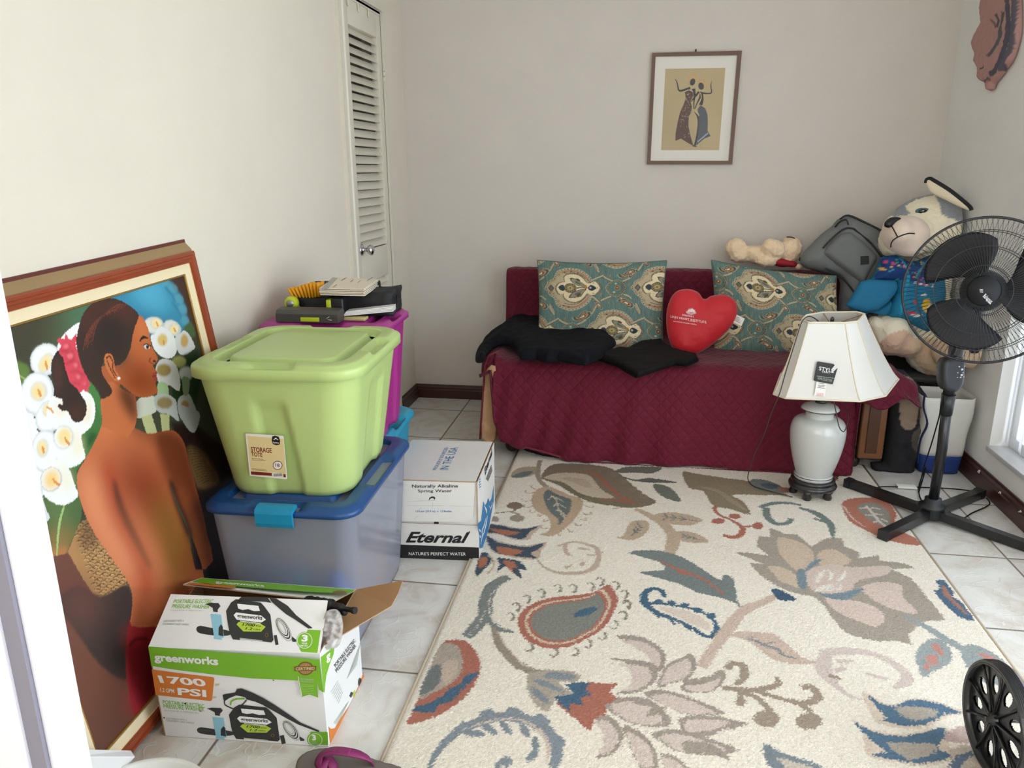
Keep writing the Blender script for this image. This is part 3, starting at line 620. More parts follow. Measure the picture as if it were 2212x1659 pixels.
R_(cB, [(970, 510), (1060, 470), (1200, 465), (1345, 500), (1290, 550), (1180, 545), (1290, 630), (1180, 650), (1110, 755), (1000, 660)], (172, 158, 140), 2)
R_(cB, [(1080, 510), (1160, 480), (1310, 505), (1240, 535)], (124, 134, 142)); R_(cB, [(1010, 540), (1100, 540), (1240, 620), (1120, 590)], (124, 134, 142)); R_(cB, [(1000, 580), (1080, 620), (1130, 700), (1030, 650)], (124, 134, 142))
R_(cB, [(1380, 548), (1590, 558), (1540, 615), (1600, 660), (1510, 705), (1520, 760), (1430, 800), (1412, 888), (1300, 800), (1170, 690), (1290, 620)], RU, 1)
R_(cB, [(1240, 565), (1340, 542), (1400, 562), (1380, 590), (1412, 640), (1340, 655), (1362, 708), (1270, 695), (1262, 748), (1200, 700), (1158, 645), (1290, 632)], BL_, 1)
# slate feather scroll at the bottom
SF = (126, 136, 144)
Rl(cB, [(300, 1180), (330, 1080), (390, 990), (480, 900), (620, 830), (760, 790), (900, 790), (1040, 830), (1140, 930), (1180, 1030), (1150, 1140)], [30, 40, 60, 70, 90, 100, 100, 120, 110, 90, 60], SF)
for x, y, r, t in ((520, 860, 60, -.6), (620, 900, 70, .1), (700, 760, 60, -.3), (720, 870, 60, .6), (830, 860, 60, .9), (890, 750, 60, .2), (960, 880, 60, 1.0), (1080, 800, 60, .6), (1030, 960, 50, 1.5), (1200, 950, 50, .9), (1010, 1050, 60, 2.4)): Re(cB, x, y, r, 26, SF, t)
Rl(cB, [(520, 880), (700, 820), (900, 800), (1060, 880), (1120, 1000), (1110, 1100)], [8, 16, 22, 30, 26, 8], PK); Re(cB, 830, 1090, 50, 36, SF); Rl(cB, [(790, 1090), (770, 1140), (800, 1190)], 40, SF)
Rl(cB, [(205, 1134), (190, 1180)], 30, BL_)
# brown curls, lower centre right
Rl(cD, [(215, 450), (260, 415), (325, 430), (335, 500), (270, 560)], [60, 50, 60, 56, 30], TA)
Rl(cD, [(180, 575), (380, 595), (520, 570), (565, 540), (540, 500)], [50, 56, 46, 50, 16], TA); Rl(cD, [(290, 600), (430, 650), (510, 740)], [46, 46, 60], TA); Re(cD, 486, 785, 88, 58, TA); Rl(cD, [(420, 600), (600, 655), (740, 680), (825, 640), (790, 575), (720, 575)], [40, 44, 50, 60, 60, 46], TA); Rl(cD, [(700, 680), (790, 740)], 50, TA); Re(cD, 768, 802, 90, 56, TA); Re(cD, 310, 672, 40, 28, TA); Rl(cD, [(300, 600), (320, 670)], 40, TA)
R_(cD, [(-60, 560), (100, 540), (175, 500), (190, 470), (60, 510), (-60, 520)], FE); R_(cD, [(-100, 780), (120, 765), (260, 790), (360, 822), (200, 850), (100, 905), (-60, 890)], FE); R_(cD, [(-60, 800), (120, 790), (240, 810), (120, 860), (-40, 870)], FP); R_(cD, [(-60, 930), (120, 960), (200, 1010), (245, 1065), (100, 1020), (-60, 1010)], FE)
# pink-tan stem and leaf up to the great flower
Rl(cD, [(560, -45), (450, 5), (330, 60), (210, 200), (130, 310), (50, 440)], [50, 66, 80, 80, 70, 60], (204, 176, 156))
R_(cD, [(230, 225), (300, 200), (430, 205), (540, 220), (640, 300), (720, 370), (840, 412), (700, 420), (560, 400), (460, 340), (360, 262)], (204, 176, 156)); Rl(cD, [(330, 250), (400, 255), (470, 290), (560, 320), (600, 360), (690, 380)], [6, 26, 20, 24, 20, 6], (128, 132, 132)); Rl(cD, [(440, 290), (540, 270)], 14, (128, 132, 132)); Rl(cD, [(370, 240), (420, 230)], 10, (128, 132, 132))
# the great taupe flower
TF, BG = (162, 148, 132), (206, 180, 152)
R_(cC, [(270, 600), (420, 610), (500, 620), (420, 560), (440, 490), (510, 500), (505, 435), (620, 480), (690, 480), (790, 560), (870, 508), (990, 508), (1005, 560), (1112, 600), (1100, 640), (1240, 620), (1245, 655), (1390, 670), (1480, 708), (1320, 712), (1450, 770), (1560, 900), (1680, 1050), (1560, 1060), (1440, 1150), (1460, 1220), (1370, 1195), (1230, 1195), (1050, 1155), (960, 1085), (870, 960), (800, 900), (700, 880), (600, 850), (480, 780), (430, 740), (370, 670), (470, 680)], TF, 2)
for P in ([(560, 500), (700, 530), (790, 590), (800, 680), (750, 760), (660, 700), (575, 610)], [(820, 620), (900, 575), (980, 600), (1050, 650), (1000, 690), (860, 690)], [(490, 690), (640, 720), (720, 835), (590, 800), (540, 750)], [(1120, 830), (1250, 800), (1390, 820), (1400, 900), (1500, 1010), (1300, 970), (1150, 880)], [(880, 905), (1050, 920), (1200, 960), (1280, 1030), (1230, 1100), (1120, 1070), (960, 1000)], [(750, 730), (900, 680), (1060, 700), (1300, 690), (1290, 750), (1100, 790), (1030, 870), (800, 860)]): R_(cC, P, BG if P[0][0] < 800 and P[0][1] < 720 or P[0][0] == 820 else (212, 186, 170))
for a, b, c in (((820, 800), (845, 750), (880, 720)), ((890, 720), (920, 740), (910, 790)), ((960, 790), (1000, 760), (1010, 725))): Rl(cC, [a, b, c], [16, 30, 10], (232, 222, 208))
for k in range(5): Rl(cC, [(810, 830 + k * 8), (900, 820 + k * 9), (1000, 805 + k * 14)], [5, 12, 4], (232, 222, 208))
for P in ([(690, 722), (735, 715), (755, 780), (740, 850), (705, 830), (690, 780)], [(735, 740), (780, 665), (870, 645), (830, 670), (790, 700)], [(830, 870), (930, 880), (1140, 840), (1090, 880), (1020, 920), (900, 905)]): R_(cC, P, (112, 132, 142))
R_(cC, [(520, 840), (600, 860), (685, 915), (640, 925), (565, 920), (525, 870)], (54, 82, 106), 2)
# rust curls, green scroll, brown leaves at the back
Rl(cC, [(178, 275), (135, 305), (170, 350), (240, 380), (320, 430), (310, 480), (260, 498), (190, 485)], [20, 34, 24, 24, 34, 40, 46, 34], RU); Re(cC, 160, 390, 48, 18, RU); Re(cC, 272, 358, 40, 18, RU); Rl(cC, [(320, 430), (380, 425), (450, 430)], [20, 30, 44], RU); Re(cC, 425, 422, 36, 24, RU)
GS = (110, 124, 118)
Rl(cC, [(440, 300), (520, 272), (640, 270), (720, 285)], [34, 44, 40, 30], GS); Rl(cC, [(480, 300), (490, 360), (550, 408), (630, 400), (650, 372)], [50, 50, 50, 36, 34], GS); Rl(cC, [(700, 300), (800, 330), (880, 380), (920, 430), (930, 510)], [20, 60, 56, 44, 6], GS); Rl(cC, [(800, 370), (880, 400)], [30, 20], GS)
R_(cC, [(-80, 60), (0, 70), (200, 100), (370, 125), (560, 190), (620, 215), (420, 215), (250, 215), (330, 260), (375, 345), (240, 310), (120, 280), (60, 190), (-40, 165)], (140, 120, 92)); Rl(cC, [(40, 160), (160, 190), (260, 260), (350, 320)], [20, 40, 50, 10], (158, 138, 108))
R_(cC, [(380, 110), (480, 115), (580, 155), (640, 195), (540, 200), (420, 180), (380, 150)], (112, 116, 110)); R_(cC, [(440, 140), (530, 140), (570, 165), (500, 175)], (74, 86, 98)); R_(cC, [(560, 160), (640, 170), (660, 200), (590, 195)], (160, 110, 90))
R_(cC, [(930, 95), (975, 80), (960, 110), (910, 145)], (130, 60, 50))
# rust leaf below the fan foot
R_(cC, [(988, 280), (1040, 240), (1200, 233), (1310, 270), (1360, 350), (1340, 430), (1490, 505), (1512, 556), (1300, 520), (1150, 450), (1040, 390)], (186, 106, 82), 2)
R_(cC, [(1095, 290), (1180, 262), (1270, 295), (1315, 350), (1300, 425), (1200, 400), (1130, 345)], (142, 136, 124)); Rl(cC, [(1150, 285), (1190, 330), (1240, 390), (1300, 440)], 20, (216, 200, 184))
for a, b in (((1160, 300), (1110, 305)), ((1185, 300), (1250, 310)), ((1190, 350), (1140, 350)), ((1210, 340), (1270, 350)), ((1230, 390), (1200, 400)), ((1250, 375), (1300, 395))): Rl(cC, [a, b], [22, 10], (216, 200, 184))
Rl(cC, [(1005, 290), (1060, 370), (1150, 430)], [16, 14, 6], PK)
# small blue and rust leaf on the right border
R_(cC, [(1620, 790), (1680, 785), (1700, 820), (1745, 870), (1735, 900), (1790, 930), (1830, 980), (1880, 1060), (1780, 1035), (1700, 970), (1640, 900), (1608, 860), (1650, 840)], (70, 98, 124), 2); Rl(cC, [(1665, 820), (1700, 890), (1760, 950), (1830, 1020)], [20, 40, 30, 16], (168, 112, 92))
# pink feather scroll, slate leaves with rust, right of centre
PF = (208, 188, 176)
Rl(cD, [(860, 350), (1000, 330), (1200, 350), (1360, 430), (1430, 520), (1340, 580)], [70, 90, 60, 70, 80, 30], PF); Rl(cD, [(880, 350), (870, 460), (950, 560), (1040, 630), (1160, 662)], [80, 110, 60, 30, 10], PF); Rl(cD, [(1150, 480), (1300, 522)], [30, 34], PF); Rl(cD, [(960, 400), (1070, 395)], [60, 20], PF); Rl(cD, [(940, 470), (1010, 440)], [40, 50], PF); Rl(cD, [(900, 490), (990, 520)], [50, 20], TA)
SG = (146, 154, 152)
Rl(cD, [(1400, 90), (1560, 170), (1700, 260), (1830, 330)], [24, 60, 76, 60], SG); R_(cD, [(1560, 260), (1640, 250), (1722, 320), (1720, 400), (1620, 460), (1530, 505), (1505, 440), (1480, 400), (1490, 330)], SG); R_(cD, [(1780, 310), (1880, 288), (2000, 340), (2100, 420), (2180, 540), (2060, 560), (1900, 520), (1820, 420)], SG)
for P in ([(1590, 290), (1640, 285), (1680, 360), (1640, 350)], [(1545, 370), (1620, 350), (1635, 410), (1600, 430)], [(1540, 420), (1580, 415), (1570, 465), (1545, 450)], [(1905, 345), (1990, 360), (2030, 420), (1960, 390)]): R_(cD, P, (196, 128, 112), 2)
# blue petals near the wheel
for P in ([(1130, 600), (1250, 670), (1340, 690), (1440, 650), (1600, 660), (1820, 745), (1700, 770), (1560, 840), (1400, 850), (1240, 815), (1190, 770)], [(1050, 790), (1200, 860), (1400, 885), (1560, 855), (1700, 850), (1700, 950), (1760, 1050), (1550, 1100), (1350, 1075), (1160, 1030), (1130, 880)]): R_(cD, P, (218, 196, 172))
R_(cD, [(1150, 622), (1250, 680), (1350, 700), (1440, 658), (1600, 672), (1790, 745), (1680, 752), (1560, 822), (1400, 832), (1240, 795), (1290, 780)], (74, 106, 134), 2); R_(cD, [(1350, 712), (1480, 700), (1640, 735), (1560, 790), (1430, 785)], (172, 160, 144))
R_(cD, [(1070, 802), (1200, 872), (1400, 902), (1560, 870), (1660, 838), (1690, 880), (1640, 960), (1660, 1000), (1730, 1040), (1550, 1085), (1350, 1065), (1170, 1020), (1290, 1010), (1200, 940), (1130, 872)], (74, 106, 134), 2); R_(cD, [(1290, 950), (1450, 945), (1620, 960), (1600, 1020), (1450, 1060), (1370, 1020)], (172, 160, 144))
R_(cD, [(1670, 920), (1740, 850), (1870, 820), (1960, 880), (1900, 940), (1760, 945)], (190, 160, 150)); Rl(cD, [(1740, 1110), (1790, 1040), (1870, 1010)], [60, 60, 30], (90, 110, 134)); R_(cD, [(1700, 1000), (1900, 960), (2000, 1100), (1850, 1160)], (196, 178, 158), 2); Rl(cD, [(1740, 1130), (1790, 1050), (1870, 1012)], [60, 56, 30], (90, 110, 134))
R_(cD, [(460, 945), (560, 1000), (700, 1050), (880, 1120), (700, 1180), (540, 1140), (470, 1040)], (116, 128, 134), 2); R_(cD, [(560, 1050), (700, 1080), (800, 1120), (650, 1140)], (196, 182, 164))
hgt = np.array(rng.normal(0, .0006, rugc.U.shape))
def rug_place(U, Vv):
    e = np.minimum(np.minimum(U - rugc.u0, rugc.u0 + 1.60 - U), np.minimum(Vv - rugc.v0, rugc.v0 + 2.34 - Vv)); k = np.clip(e / .012, 0, 1) ** .5
    return np.stack([U, Vv, .003 + (RUG_Z - .003) * k + hgt * k], -1)
m_rug = vmat('wool_pile', .95, bump=(420, .9, .003), spec=.1)
rug = thing('rug', 'large cream rug with taupe flowers, rust and blue paisleys, spread before the sofa', 'rug', loc=(.25, 2.3, 0))
rugc.c *= 1 + .07 * rng.normal(0, 1, rugc.U.shape)[..., None]; rugc.c = np.clip(rugc.c, 0, 1)
ro = rugc.mesh('pile', rug_place, m_rug, rug)
for bx in (-.547, 1.057): mb = MB(); mb.tube([(bx, 1.18, .0045), (bx, 3.52, .0045)], .005, mat('rug_binding', (176, 162, 142), .9)); mb.build('binding', rug)
place(rug, (.25, 2.3, 0))
# ================================================================== FRAMED PAINTING LEANING ON THE LEFT WALL
uu = V3((0, 1, .035)); vv = V3((-.125, 0, 1.10))
PO = V3((-1.135, 1.20, .004)); pp = Plane(PO, uu, vv)
PW, PH = .880, 1.085
pt = thing('framed_painting', 'large framed painting of a bare backed woman among calla lilies, leaning on the left wall', 'painting', loc=PO)
m_red = mat('polished_red_brown_wood', (142, 62, 32), .3, bump=(30, .08, .002), var=.15, coat=.3); m_tanw = mat('tan_stained_frame_side', (158, 130, 88), .6, var=.05)
m_dkred = mat('dark_red_wood_edge', (98, 44, 36), .45); m_lin = mat('cream_linen_liner', (236, 220, 184), .85, bump=(300, .2, .001)); m_gold = mat('gilt_edge', (176, 134, 66), .35, .6)
def frame_ring(mb, prof, m, foot=False):
    """prof: (inset from outer edge, height along normal)"""
    rs = []
    for i, h in prof:
        j = max(i, 0) if foot else i; rs.append([pp.P(a, b, h) for a, b in ((i, j), (PW - i, j), (PW - i, PH - i), (i, PH - i))])
    mb.rings(rs, m, cap=False, smooth=False)
mb = MB(); frame_ring(mb, [(.0, -.006), (.0, .0), (.004, .004), (.01, .004), (.012, .001), (.018, .001), (.022, .005), (.029, .004), (.031, -.003)], m_red); mb.build('moulding', pt)
mb = MB(); frame_ring(mb, [(.002, -.006), (-.004, -.008), (-.024, -.036)], m_tanw, True); frame_ring(mb, [(-.024, -.036), (-.032, -.040), (-.033, -.044), (.05, -.044)], m_dkred, True); mb.build('frame_side', pt)
mb = MB(); frame_ring(mb, [(.031, -.003), (.031, -.006), (.057, -.006), (.058, -.010)], m_lin); frame_ring(mb, [(.058, -.007), (.0605, -.006), (.062, -.008), (.062, -.014)], m_gold); mb.build('liner', pt)
mb = MB(); mb.poly([pp.P(a, b, -.0435) for a, b in ((.0, .0), (PW, 0), (PW, PH), (0, PH))], mat('brown_backing_board', (120, 96, 70), .9)); mb.build('backing', pt)
ins = .0615; pc = Canvas(ins, ins, PW - 2 * ins, PH - 2 * ins, .0022, (60, 64, 48), warp=.0004)
p1, p2, p3 = crop(0, 500, 3.95), crop(0, 850, 3.95), crop(0, 1239, 3.95)
def Q(c, pts): return [pp.uv(*c(p)) for p in pts]
def A(c, pts, col, soft=0, alpha=1, sm=3, clip=None): pc.fill(Q(c, pts), col, soft=soft, alpha=alpha, sm=sm, clip=clip)
def AL(c, pts, w, col, soft=0, alpha=1, clip=None):
    w = [x * .00042 for x in w] if hasattr(w, '__len__') else w * .00042
    pc.fill(ribbon(smooth_open(Q(c, pts), 5), w), col, soft=soft, alpha=alpha, clip=clip)
def AE(c, x, y, a, b, col, rot=0, **k):
    co, si = math.cos(rot), math.sin(rot)
    A(c, [(x + a * math.cos(t) * co - b * math.sin(t) * si, y + a * math.cos(t) * si + b * math.sin(t) * co) for t in np.linspace(0, 2 * math.pi, 16, endpoint=False)], col, sm=2, **k)
# ground: green glow, brown corner, blue cloud tree
A(p1, [(250, 560), (900, 480), (1200, 520), (1100, 900), (600, 1000), (300, 900)], (88, 112, 78), soft=.05, alpha=.9)
A(p1, [(600, 560), (1000, 520), (1100, 800), (700, 850)], (70, 118, 92), soft=.04, alpha=.8)
A(p1, [(1250, 380), (1600, 330), (1760, 900), (1660, 880), (1500, 600)], (66, 46, 38), soft=.012)
A(p1, [(880, 520), (1150, 440), (1360, 370), (1430, 385), (1450, 410), (1500, 430), (1520, 490), (1570, 530), (1590, 590), (1620, 640), (1615, 700), (1640, 740), (1640, 800), (1590, 870), (1450, 900), (1250, 860), (1150, 700)], (52, 136, 168), soft=.006)
A(p1, [(1150, 440), (1360, 400), (1440, 500), (1480, 620), (1400, 680), (1250, 640)], (84, 172, 204), soft=.03, alpha=.9); A(p1, [(1150, 680), (1300, 720), (1500, 780), (1560, 860), (1250, 860)], (40, 106, 140), soft=.02, alpha=.8)
for x, y in ((1440, 420), (1510, 480), (1560, 570), (1590, 660), (1610, 760)): AE(p1, x, y, 46, 34, (96, 160, 176), .8, soft=.004, alpha=.6)
for q in ([(1440, 470), (1500, 540), (1530, 600)], [(1500, 600), (1560, 680), (1580, 760)]): AL(p1, q, 14, (40, 104, 138), soft=.004, alpha=.7)
A(p1, [(60, 700), (600, 600), (400, 1100), (150, 1100)], (62, 50, 38), soft=.04, alpha=.8)
# leaves
A(p1, [(130, 1120), (230, 1115), (300, 1180), (250, 1300), (200, 1440), (170, 1400)], (96, 124, 60), soft=.003); AL(p1, [(140, 1180), (200, 1220), (260, 1260)], 7, (168, 178, 110)); A(p1, [(1590, 840), (1660, 770), (1700, 860), (1680, 900)], (70, 96, 58), soft=.003)
A(p1, [(780, 1290), (860, 1350), (900, 1450), (900, 1700), (840, 1800), (700, 1700)], (70, 124, 66)); A(p2, [(740, 300), (860, 100), (900, 350), (760, 560), (650, 700), (560, 620)], (62, 112, 58)); A(p2, [(800, 340), (870, 350), (780, 470)], (40, 80, 40), soft=.006)
A(p2, [(380, 880), (600, 640), (720, 700), (740, 1000), (700, 1150), (600, 1400), (620, 1659), (500, 1600), (400, 1200)], (78, 104, 60)); A(p2, [(430, 900), (600, 950), (640, 1100), (520, 1150)], (98, 122, 74), soft=.015, alpha=.8)
A(p2, [(440, 1350), (620, 1300), (560, 1450), (560, 1560), (620, 1680), (500, 1560)], (204, 124, 72), soft=.006); A(p2, [(430, 1180), (560, 1160), (680, 1160), (620, 1350), (480, 1400)], (150, 118, 68), soft=.02, alpha=.9); AL(p2, [(590, 950), (550, 1100), (530, 1300), (525, 1420)], [10, 16, 12, 5], (160, 190, 120))
# dark ground and woven basket
A(p2, [(430, 1400), (640, 1360), (900, 1659), (1100, 2200), (1360, 2400), (1340, 2900), (900, 3200), (500, 2600)], (112, 70, 56), sm=0)
A(p2, [(480, 1500), (560, 1560), (600, 1660), (800, 1640), (1000, 1750), (900, 2000), (560, 1900)], (96, 54, 48), soft=.03, alpha=.8)
bask = [(720, 1100), (800, 1060), (900, 1200), (1100, 1400), (1240, 1560), (1160, 1700), (960, 1820), (900, 1800), (760, 1600), (620, 1350)]
A(p2, bask, (176, 132, 84), sm=1); bc = pc.clipmask(Q(p2, bask), 1)
for k in range(34):
    y0 = 1080 + k * 26; x0 = 640 + k * 9 + (k % 2) * 6
    for j in range(8):
        x = x0 + j * 62 - (k % 2) * 30; y = y0 - 60 + j * 8
        AL(p2, [(x, y + 6), (x + 26, y - 4), (x + 52, y + 8)], [3, 9, 3], (98, 66, 42), clip=bc); AL(p2, [(x, y + 15), (x + 26, y + 6), (x + 52, y + 17)], [3, 8, 3], (204, 164, 108), clip=bc)
A(p2, [(720, 1080), (860, 1060), (900, 1250), (740, 1330)], (70, 44, 34), soft=.014, alpha=.6, clip=bc)
bk2 = [(1560, 250), (1700, 330), (1860, 600), (1960, 800), (1700, 830), (1600, 500)]
A(p2, [(1480, 240), (1700, 260), (2000, 500), (2100, 1700), (1700, 1700), (1600, 500)], (34, 20, 16), soft=.006, sm=1); A(p2, [(1630, 460), (1760, 500), (1860, 640), (1900, 760), (1720, 800)], (104, 78, 46), soft=.006)
for k in range(14): AL(p2, [(1630 + k * 8, 470 + k * 24), (1720 + k * 8, 480 + k * 20), (1860 + k * 5, 600 + k * 14)], [3, 7, 3], (56, 38, 22))
A(p2, [(1700, 1380), (1830, 1440), (1900, 1800), (1780, 1650)], (8, 8, 10), soft=.003)
# skirts and floor shapes
A(p3, [(540, 340), (640, 420), (760, 560), (860, 740), (1000, 840), (1120, 920), (1180, 1210), (920, 1540), (700, 900)], (112, 70, 56)); A(p3, [(900, 1000), (1120, 1000), (1160, 1250), (940, 1480), (800, 1200)], (92, 56, 44), soft=.04, alpha=.7)
A(p3, [(520, 250), (700, 100), (900, 190), (1110, 90), (1160, 160), (1170, 400), (1120, 520), (1115, 760), (1110, 910), (940, 820), (860, 740), (760, 600), (640, 420), (560, 350)], (62, 50, 46), soft=.003)
A(p3, [(560, 120), (760, 60), (880, 180), (900, 380), (700, 420), (560, 300)], (110, 66, 58), soft=.04, alpha=.85); A(p3, [(1000, 500), (1110, 560), (1110, 880), (960, 780)], (36, 32, 30), soft=.02, alpha=.9)
A(p3, [(1150, 405), (1230, 440), (1330, 420), (1500, 400), (1560, 900), (1380, 1080), (1190, 1210), (1140, 1000), (1115, 860), (1120, 560)], (140, 32, 40)); A(p3, [(1120, 640), (1160, 590), (1240, 590), (1330, 640), (1330, 1000), (1200, 1100), (1140, 900)], (116, 22, 32), soft=.006); AE(p3, 1190, 520, 90, 60, (176, 48, 56), soft=.02, alpha=.8); AE(p3, 1180, 1080, 60, 100, (164, 44, 56), soft=.02, alpha=.7); AL(p3, [(1140, 620), (1200, 560), (1300, 560)], 22, (92, 12, 22), soft=.003)
# calla lilies
W1, W2, YE, OG = (240, 241, 240), (204, 208, 214), (240, 214, 148), (222, 150, 70)
def lily(c, x, y, rx, ry, rot, tx, ty, trx, try_, base=W1, shade=W2, dark=0):
    AE(c, x, y, rx * 1.02, ry * 1.02, shade, rot); AE(c, x - rx * .03, y - ry * .02, rx * .93, ry * .93, base, rot, soft=.004); 
    AE(c, tx + trx * .06, ty + try_ * .02, trx * 1.06, try_ * 1.04, shade, rot, soft=.001); AE(c, tx, ty, trx * .92, try_ * .94, (238, 226, 190) if not dark else (190, 170, 110), rot, soft=.003); AE(c, tx - trx * .12, ty + try_ * .05, trx * .6, try_ * .66, YE if not dark else (176, 140, 70), rot, soft=.006)
    AL(c, [(tx - 4, ty - try_ * .25), (tx + trx * .12, ty + try_ * .15), (tx + trx * .3, ty + try_ * .6)], [8, 17, 13], OG if not dark else (160, 100, 40))
AE(p1, 700, 900, 210, 100, W1, -.7); lily(p1, 430, 1090, 125, 140, .5, 430, 1120, 50, 90)
A(p1, [(740, 1350), (820, 1400), (852, 1500), (830, 1640), (740, 1730), (640, 1760), (560, 1659), (640, 1500)], W1); A(p1, [(780, 1420), (810, 1500), (790, 1620), (740, 1600)], YE, soft=.012, alpha=.7)
lily(p2, 270, 110, 100, 110, .3, 228, 185, 26, 28); A(p2, [(200, 60), (260, 120), (330, 200), (370, 290), (220, 300)], W1); AE(p2, 230, 188, 24, 20, OG, 0, soft=.002)
AE(p2, 300, 420, 90, 150, W1); AE(p2, 240, 380, 14, 50, W2, 0, soft=.003); AE(p2, 330, 680, 80, 160, W1)
lily(p1, 360, 1380, 140, 180, .1, 370, 1360, 66, 80)
lily(p1, 470, 1570, 115, 150, .5, 465, 1520, 60, 62); A(p1, [(470, 1420), (520, 1405), (560, 1420), (576, 1470), (560, 1500), (640, 1530), (650, 1620), (560, 1700), (440, 1600)], W1); AL(p1, [(440, 1490), (480, 1520), (498, 1548)], [7, 14, 10], OG); AE(p1, 560, 1510, 60, 50, YE, 0, soft=.015, alpha=.6)
lily(p2, 430, 490, 120, 180, .05, 404, 462, 44, 74)
A(p2, [(560, 290), (590, 230), (650, 220), (720, 300), (740, 420), (765, 550), (650, 630), (560, 600), (500, 470), (500, 360)], W1); A(p2, [(640, 300), (720, 380), (740, 480), (690, 540)], (240, 224, 170), soft=.014, alpha=.7); AE(p2, 582, 372, 84, 100, W2, .1, soft=.001); AE(p2, 580, 372, 74, 92, (240, 240, 236), .1); AE(p2, 590, 368, 58, 76, (240, 216, 154), .1, soft=.006); AL(p2, [(592, 372), (612, 408), (636, 432)], [9, 17, 14], OG)
A(p2, [(470, 620), (500, 572), (560, 570), (630, 640), (680, 780), (706, 870), (640, 930), (560, 952), (480, 920), (400, 840), (390, 700)], W1); A(p2, [(540, 600), (620, 680), (650, 780), (600, 820)], (240, 226, 176), soft=.014, alpha=.7); AE(p2, 478, 730, 92, 108, W2, .2); AE(p2, 474, 728, 80, 98, (240, 238, 232), .2); AE(p2, 484, 732, 64, 80, (240, 206, 132), .2, soft=.008); AL(p2, [(490, 724), (520, 760), (552, 780)], [9, 18, 14], OG)
A(p2, [(330, 880), (400, 780), (410, 900), (440, 1000), (472, 1060), (420, 1092), (370, 1080)], (222, 222, 228), sm=2)
# lilies on the right, dimmer
for (x, y, rx, ry, rot, tx, ty, a, b) in ((1350, 800, 86, 70, .3, 1370, 780, 50, 44), (1505, 820, 80, 60, .6, 1520, 830, 40, 46)): lily(p1, x, y, rx, ry, rot, tx, ty, a, b, (222, 220, 210), (180, 184, 188))
A(p1, [(1320, 890), (1360, 870), (1375, 830), (1430, 812), (1510, 880), (1545, 1000), (1500, 1075), (1420, 1070), (1350, 1000)], (226, 226, 224)); AE(p1, 1420, 922, 42, 52, (214, 182, 112), 0, soft=.003); AL(p1, [(1425, 920), (1436, 965)], [12, 12], (200, 130, 60))
A(p1, [(1530, 890), (1570, 870), (1600, 840), (1650, 880), (1690, 960), (1690, 1000), (1600, 1055), (1540, 1000)], (208, 208, 206)); AE(p1, 1606, 930, 32, 56, (196, 160, 96), 0, soft=.003)
A(p1, [(1520, 1100), (1600, 1050), (1720, 1000), (1740, 1300), (1660, 1659), (1500, 1500)], (26, 48, 26), soft=.004, sm=1); AE(p1, 1560, 1110, 60, 50, (150, 150, 90), 0, soft=.003); AE(p1, 1620, 1210, 60, 60, (176, 180, 176), 0, soft=.003)
A(p1, [(1390, 1100), (1460, 1085), (1530, 1130), (1568, 1250), (1562, 1360), (1480, 1310), (1400, 1300), (1360, 1200)], (192, 192, 186)); AE(p1, 1432, 1180, 60, 54, (150, 128, 74), 0, soft=.004)
A(p1, [(1385, 1290), (1460, 1300), (1470, 1400), (1380, 1400)], (150, 176, 130)); A(p1, [(1180, 1490), (1230, 1420), (1340, 1400), (1380, 1450), (1360, 1540), (1230, 1590), (1180, 1560)], (192, 194, 178)); A(p1, [(1240, 1580), (1330, 1560), (1400, 1800), (1320, 1830)], (176, 178, 130), sm=0)
A(p1, [(1360, 1400), (1440, 1380), (1530, 1430), (1545, 1520), (1560, 1620), (1480, 1560), (1390, 1540), (1350, 1460)], (170, 172, 164)); AE(p1, 1440, 1460, 66, 50, (134, 118, 78), 0, soft=.004); A(p1, [(1400, 1550), (1480, 1560), (1480, 1810), (1430, 1800)], (170, 172, 120), sm=0)
A(p1, [(1560, 1420), (1640, 1380), (1700, 1500), (1730, 1620), (1680, 1700), (1580, 1600), (1550, 1500)], (166, 168, 162)); AE(p1, 1610, 1500, 36, 60, (150, 116, 60), 0, soft=.004); A(p1, [(1590, 1240), (1650, 1260), (1640, 1380), (1600, 1390)], (120, 134, 104)); A(p2, [(1545, 100), (1720, 150), (1735, 220), (1690, 330), (1620, 280)], (160, 162, 156))
# back, arms and neck
SK = (190, 104, 64)
body = [(905, 1400 - 1382), (1010, 10), (1190, 20), (1185, 130), (1130, 230), (1190, 290), (1300, 340), (1400, 325), (1500, 310), (1560, 350), (1610, 430), (1640, 560), (1700, 780), (1760, 1000), (1800, 1200), (1850, 1430), (1700, 1500), (1640, 1150), (1580, 1000), (1500, 800), (1480, 760), (1560, 1000), (1660, 1200), (1740, 1420), (1780, 1600), (1800, 1800), (1650, 1980), (1350, 1990), (1160, 1985), (1160, 1880), (1165, 1700), (1100, 1560), (960, 1360), (820, 1150), (740, 960), (700, 800), (700, 680), (740, 600), (800, 500), (880, 340), (910, 240), (900, 130)]
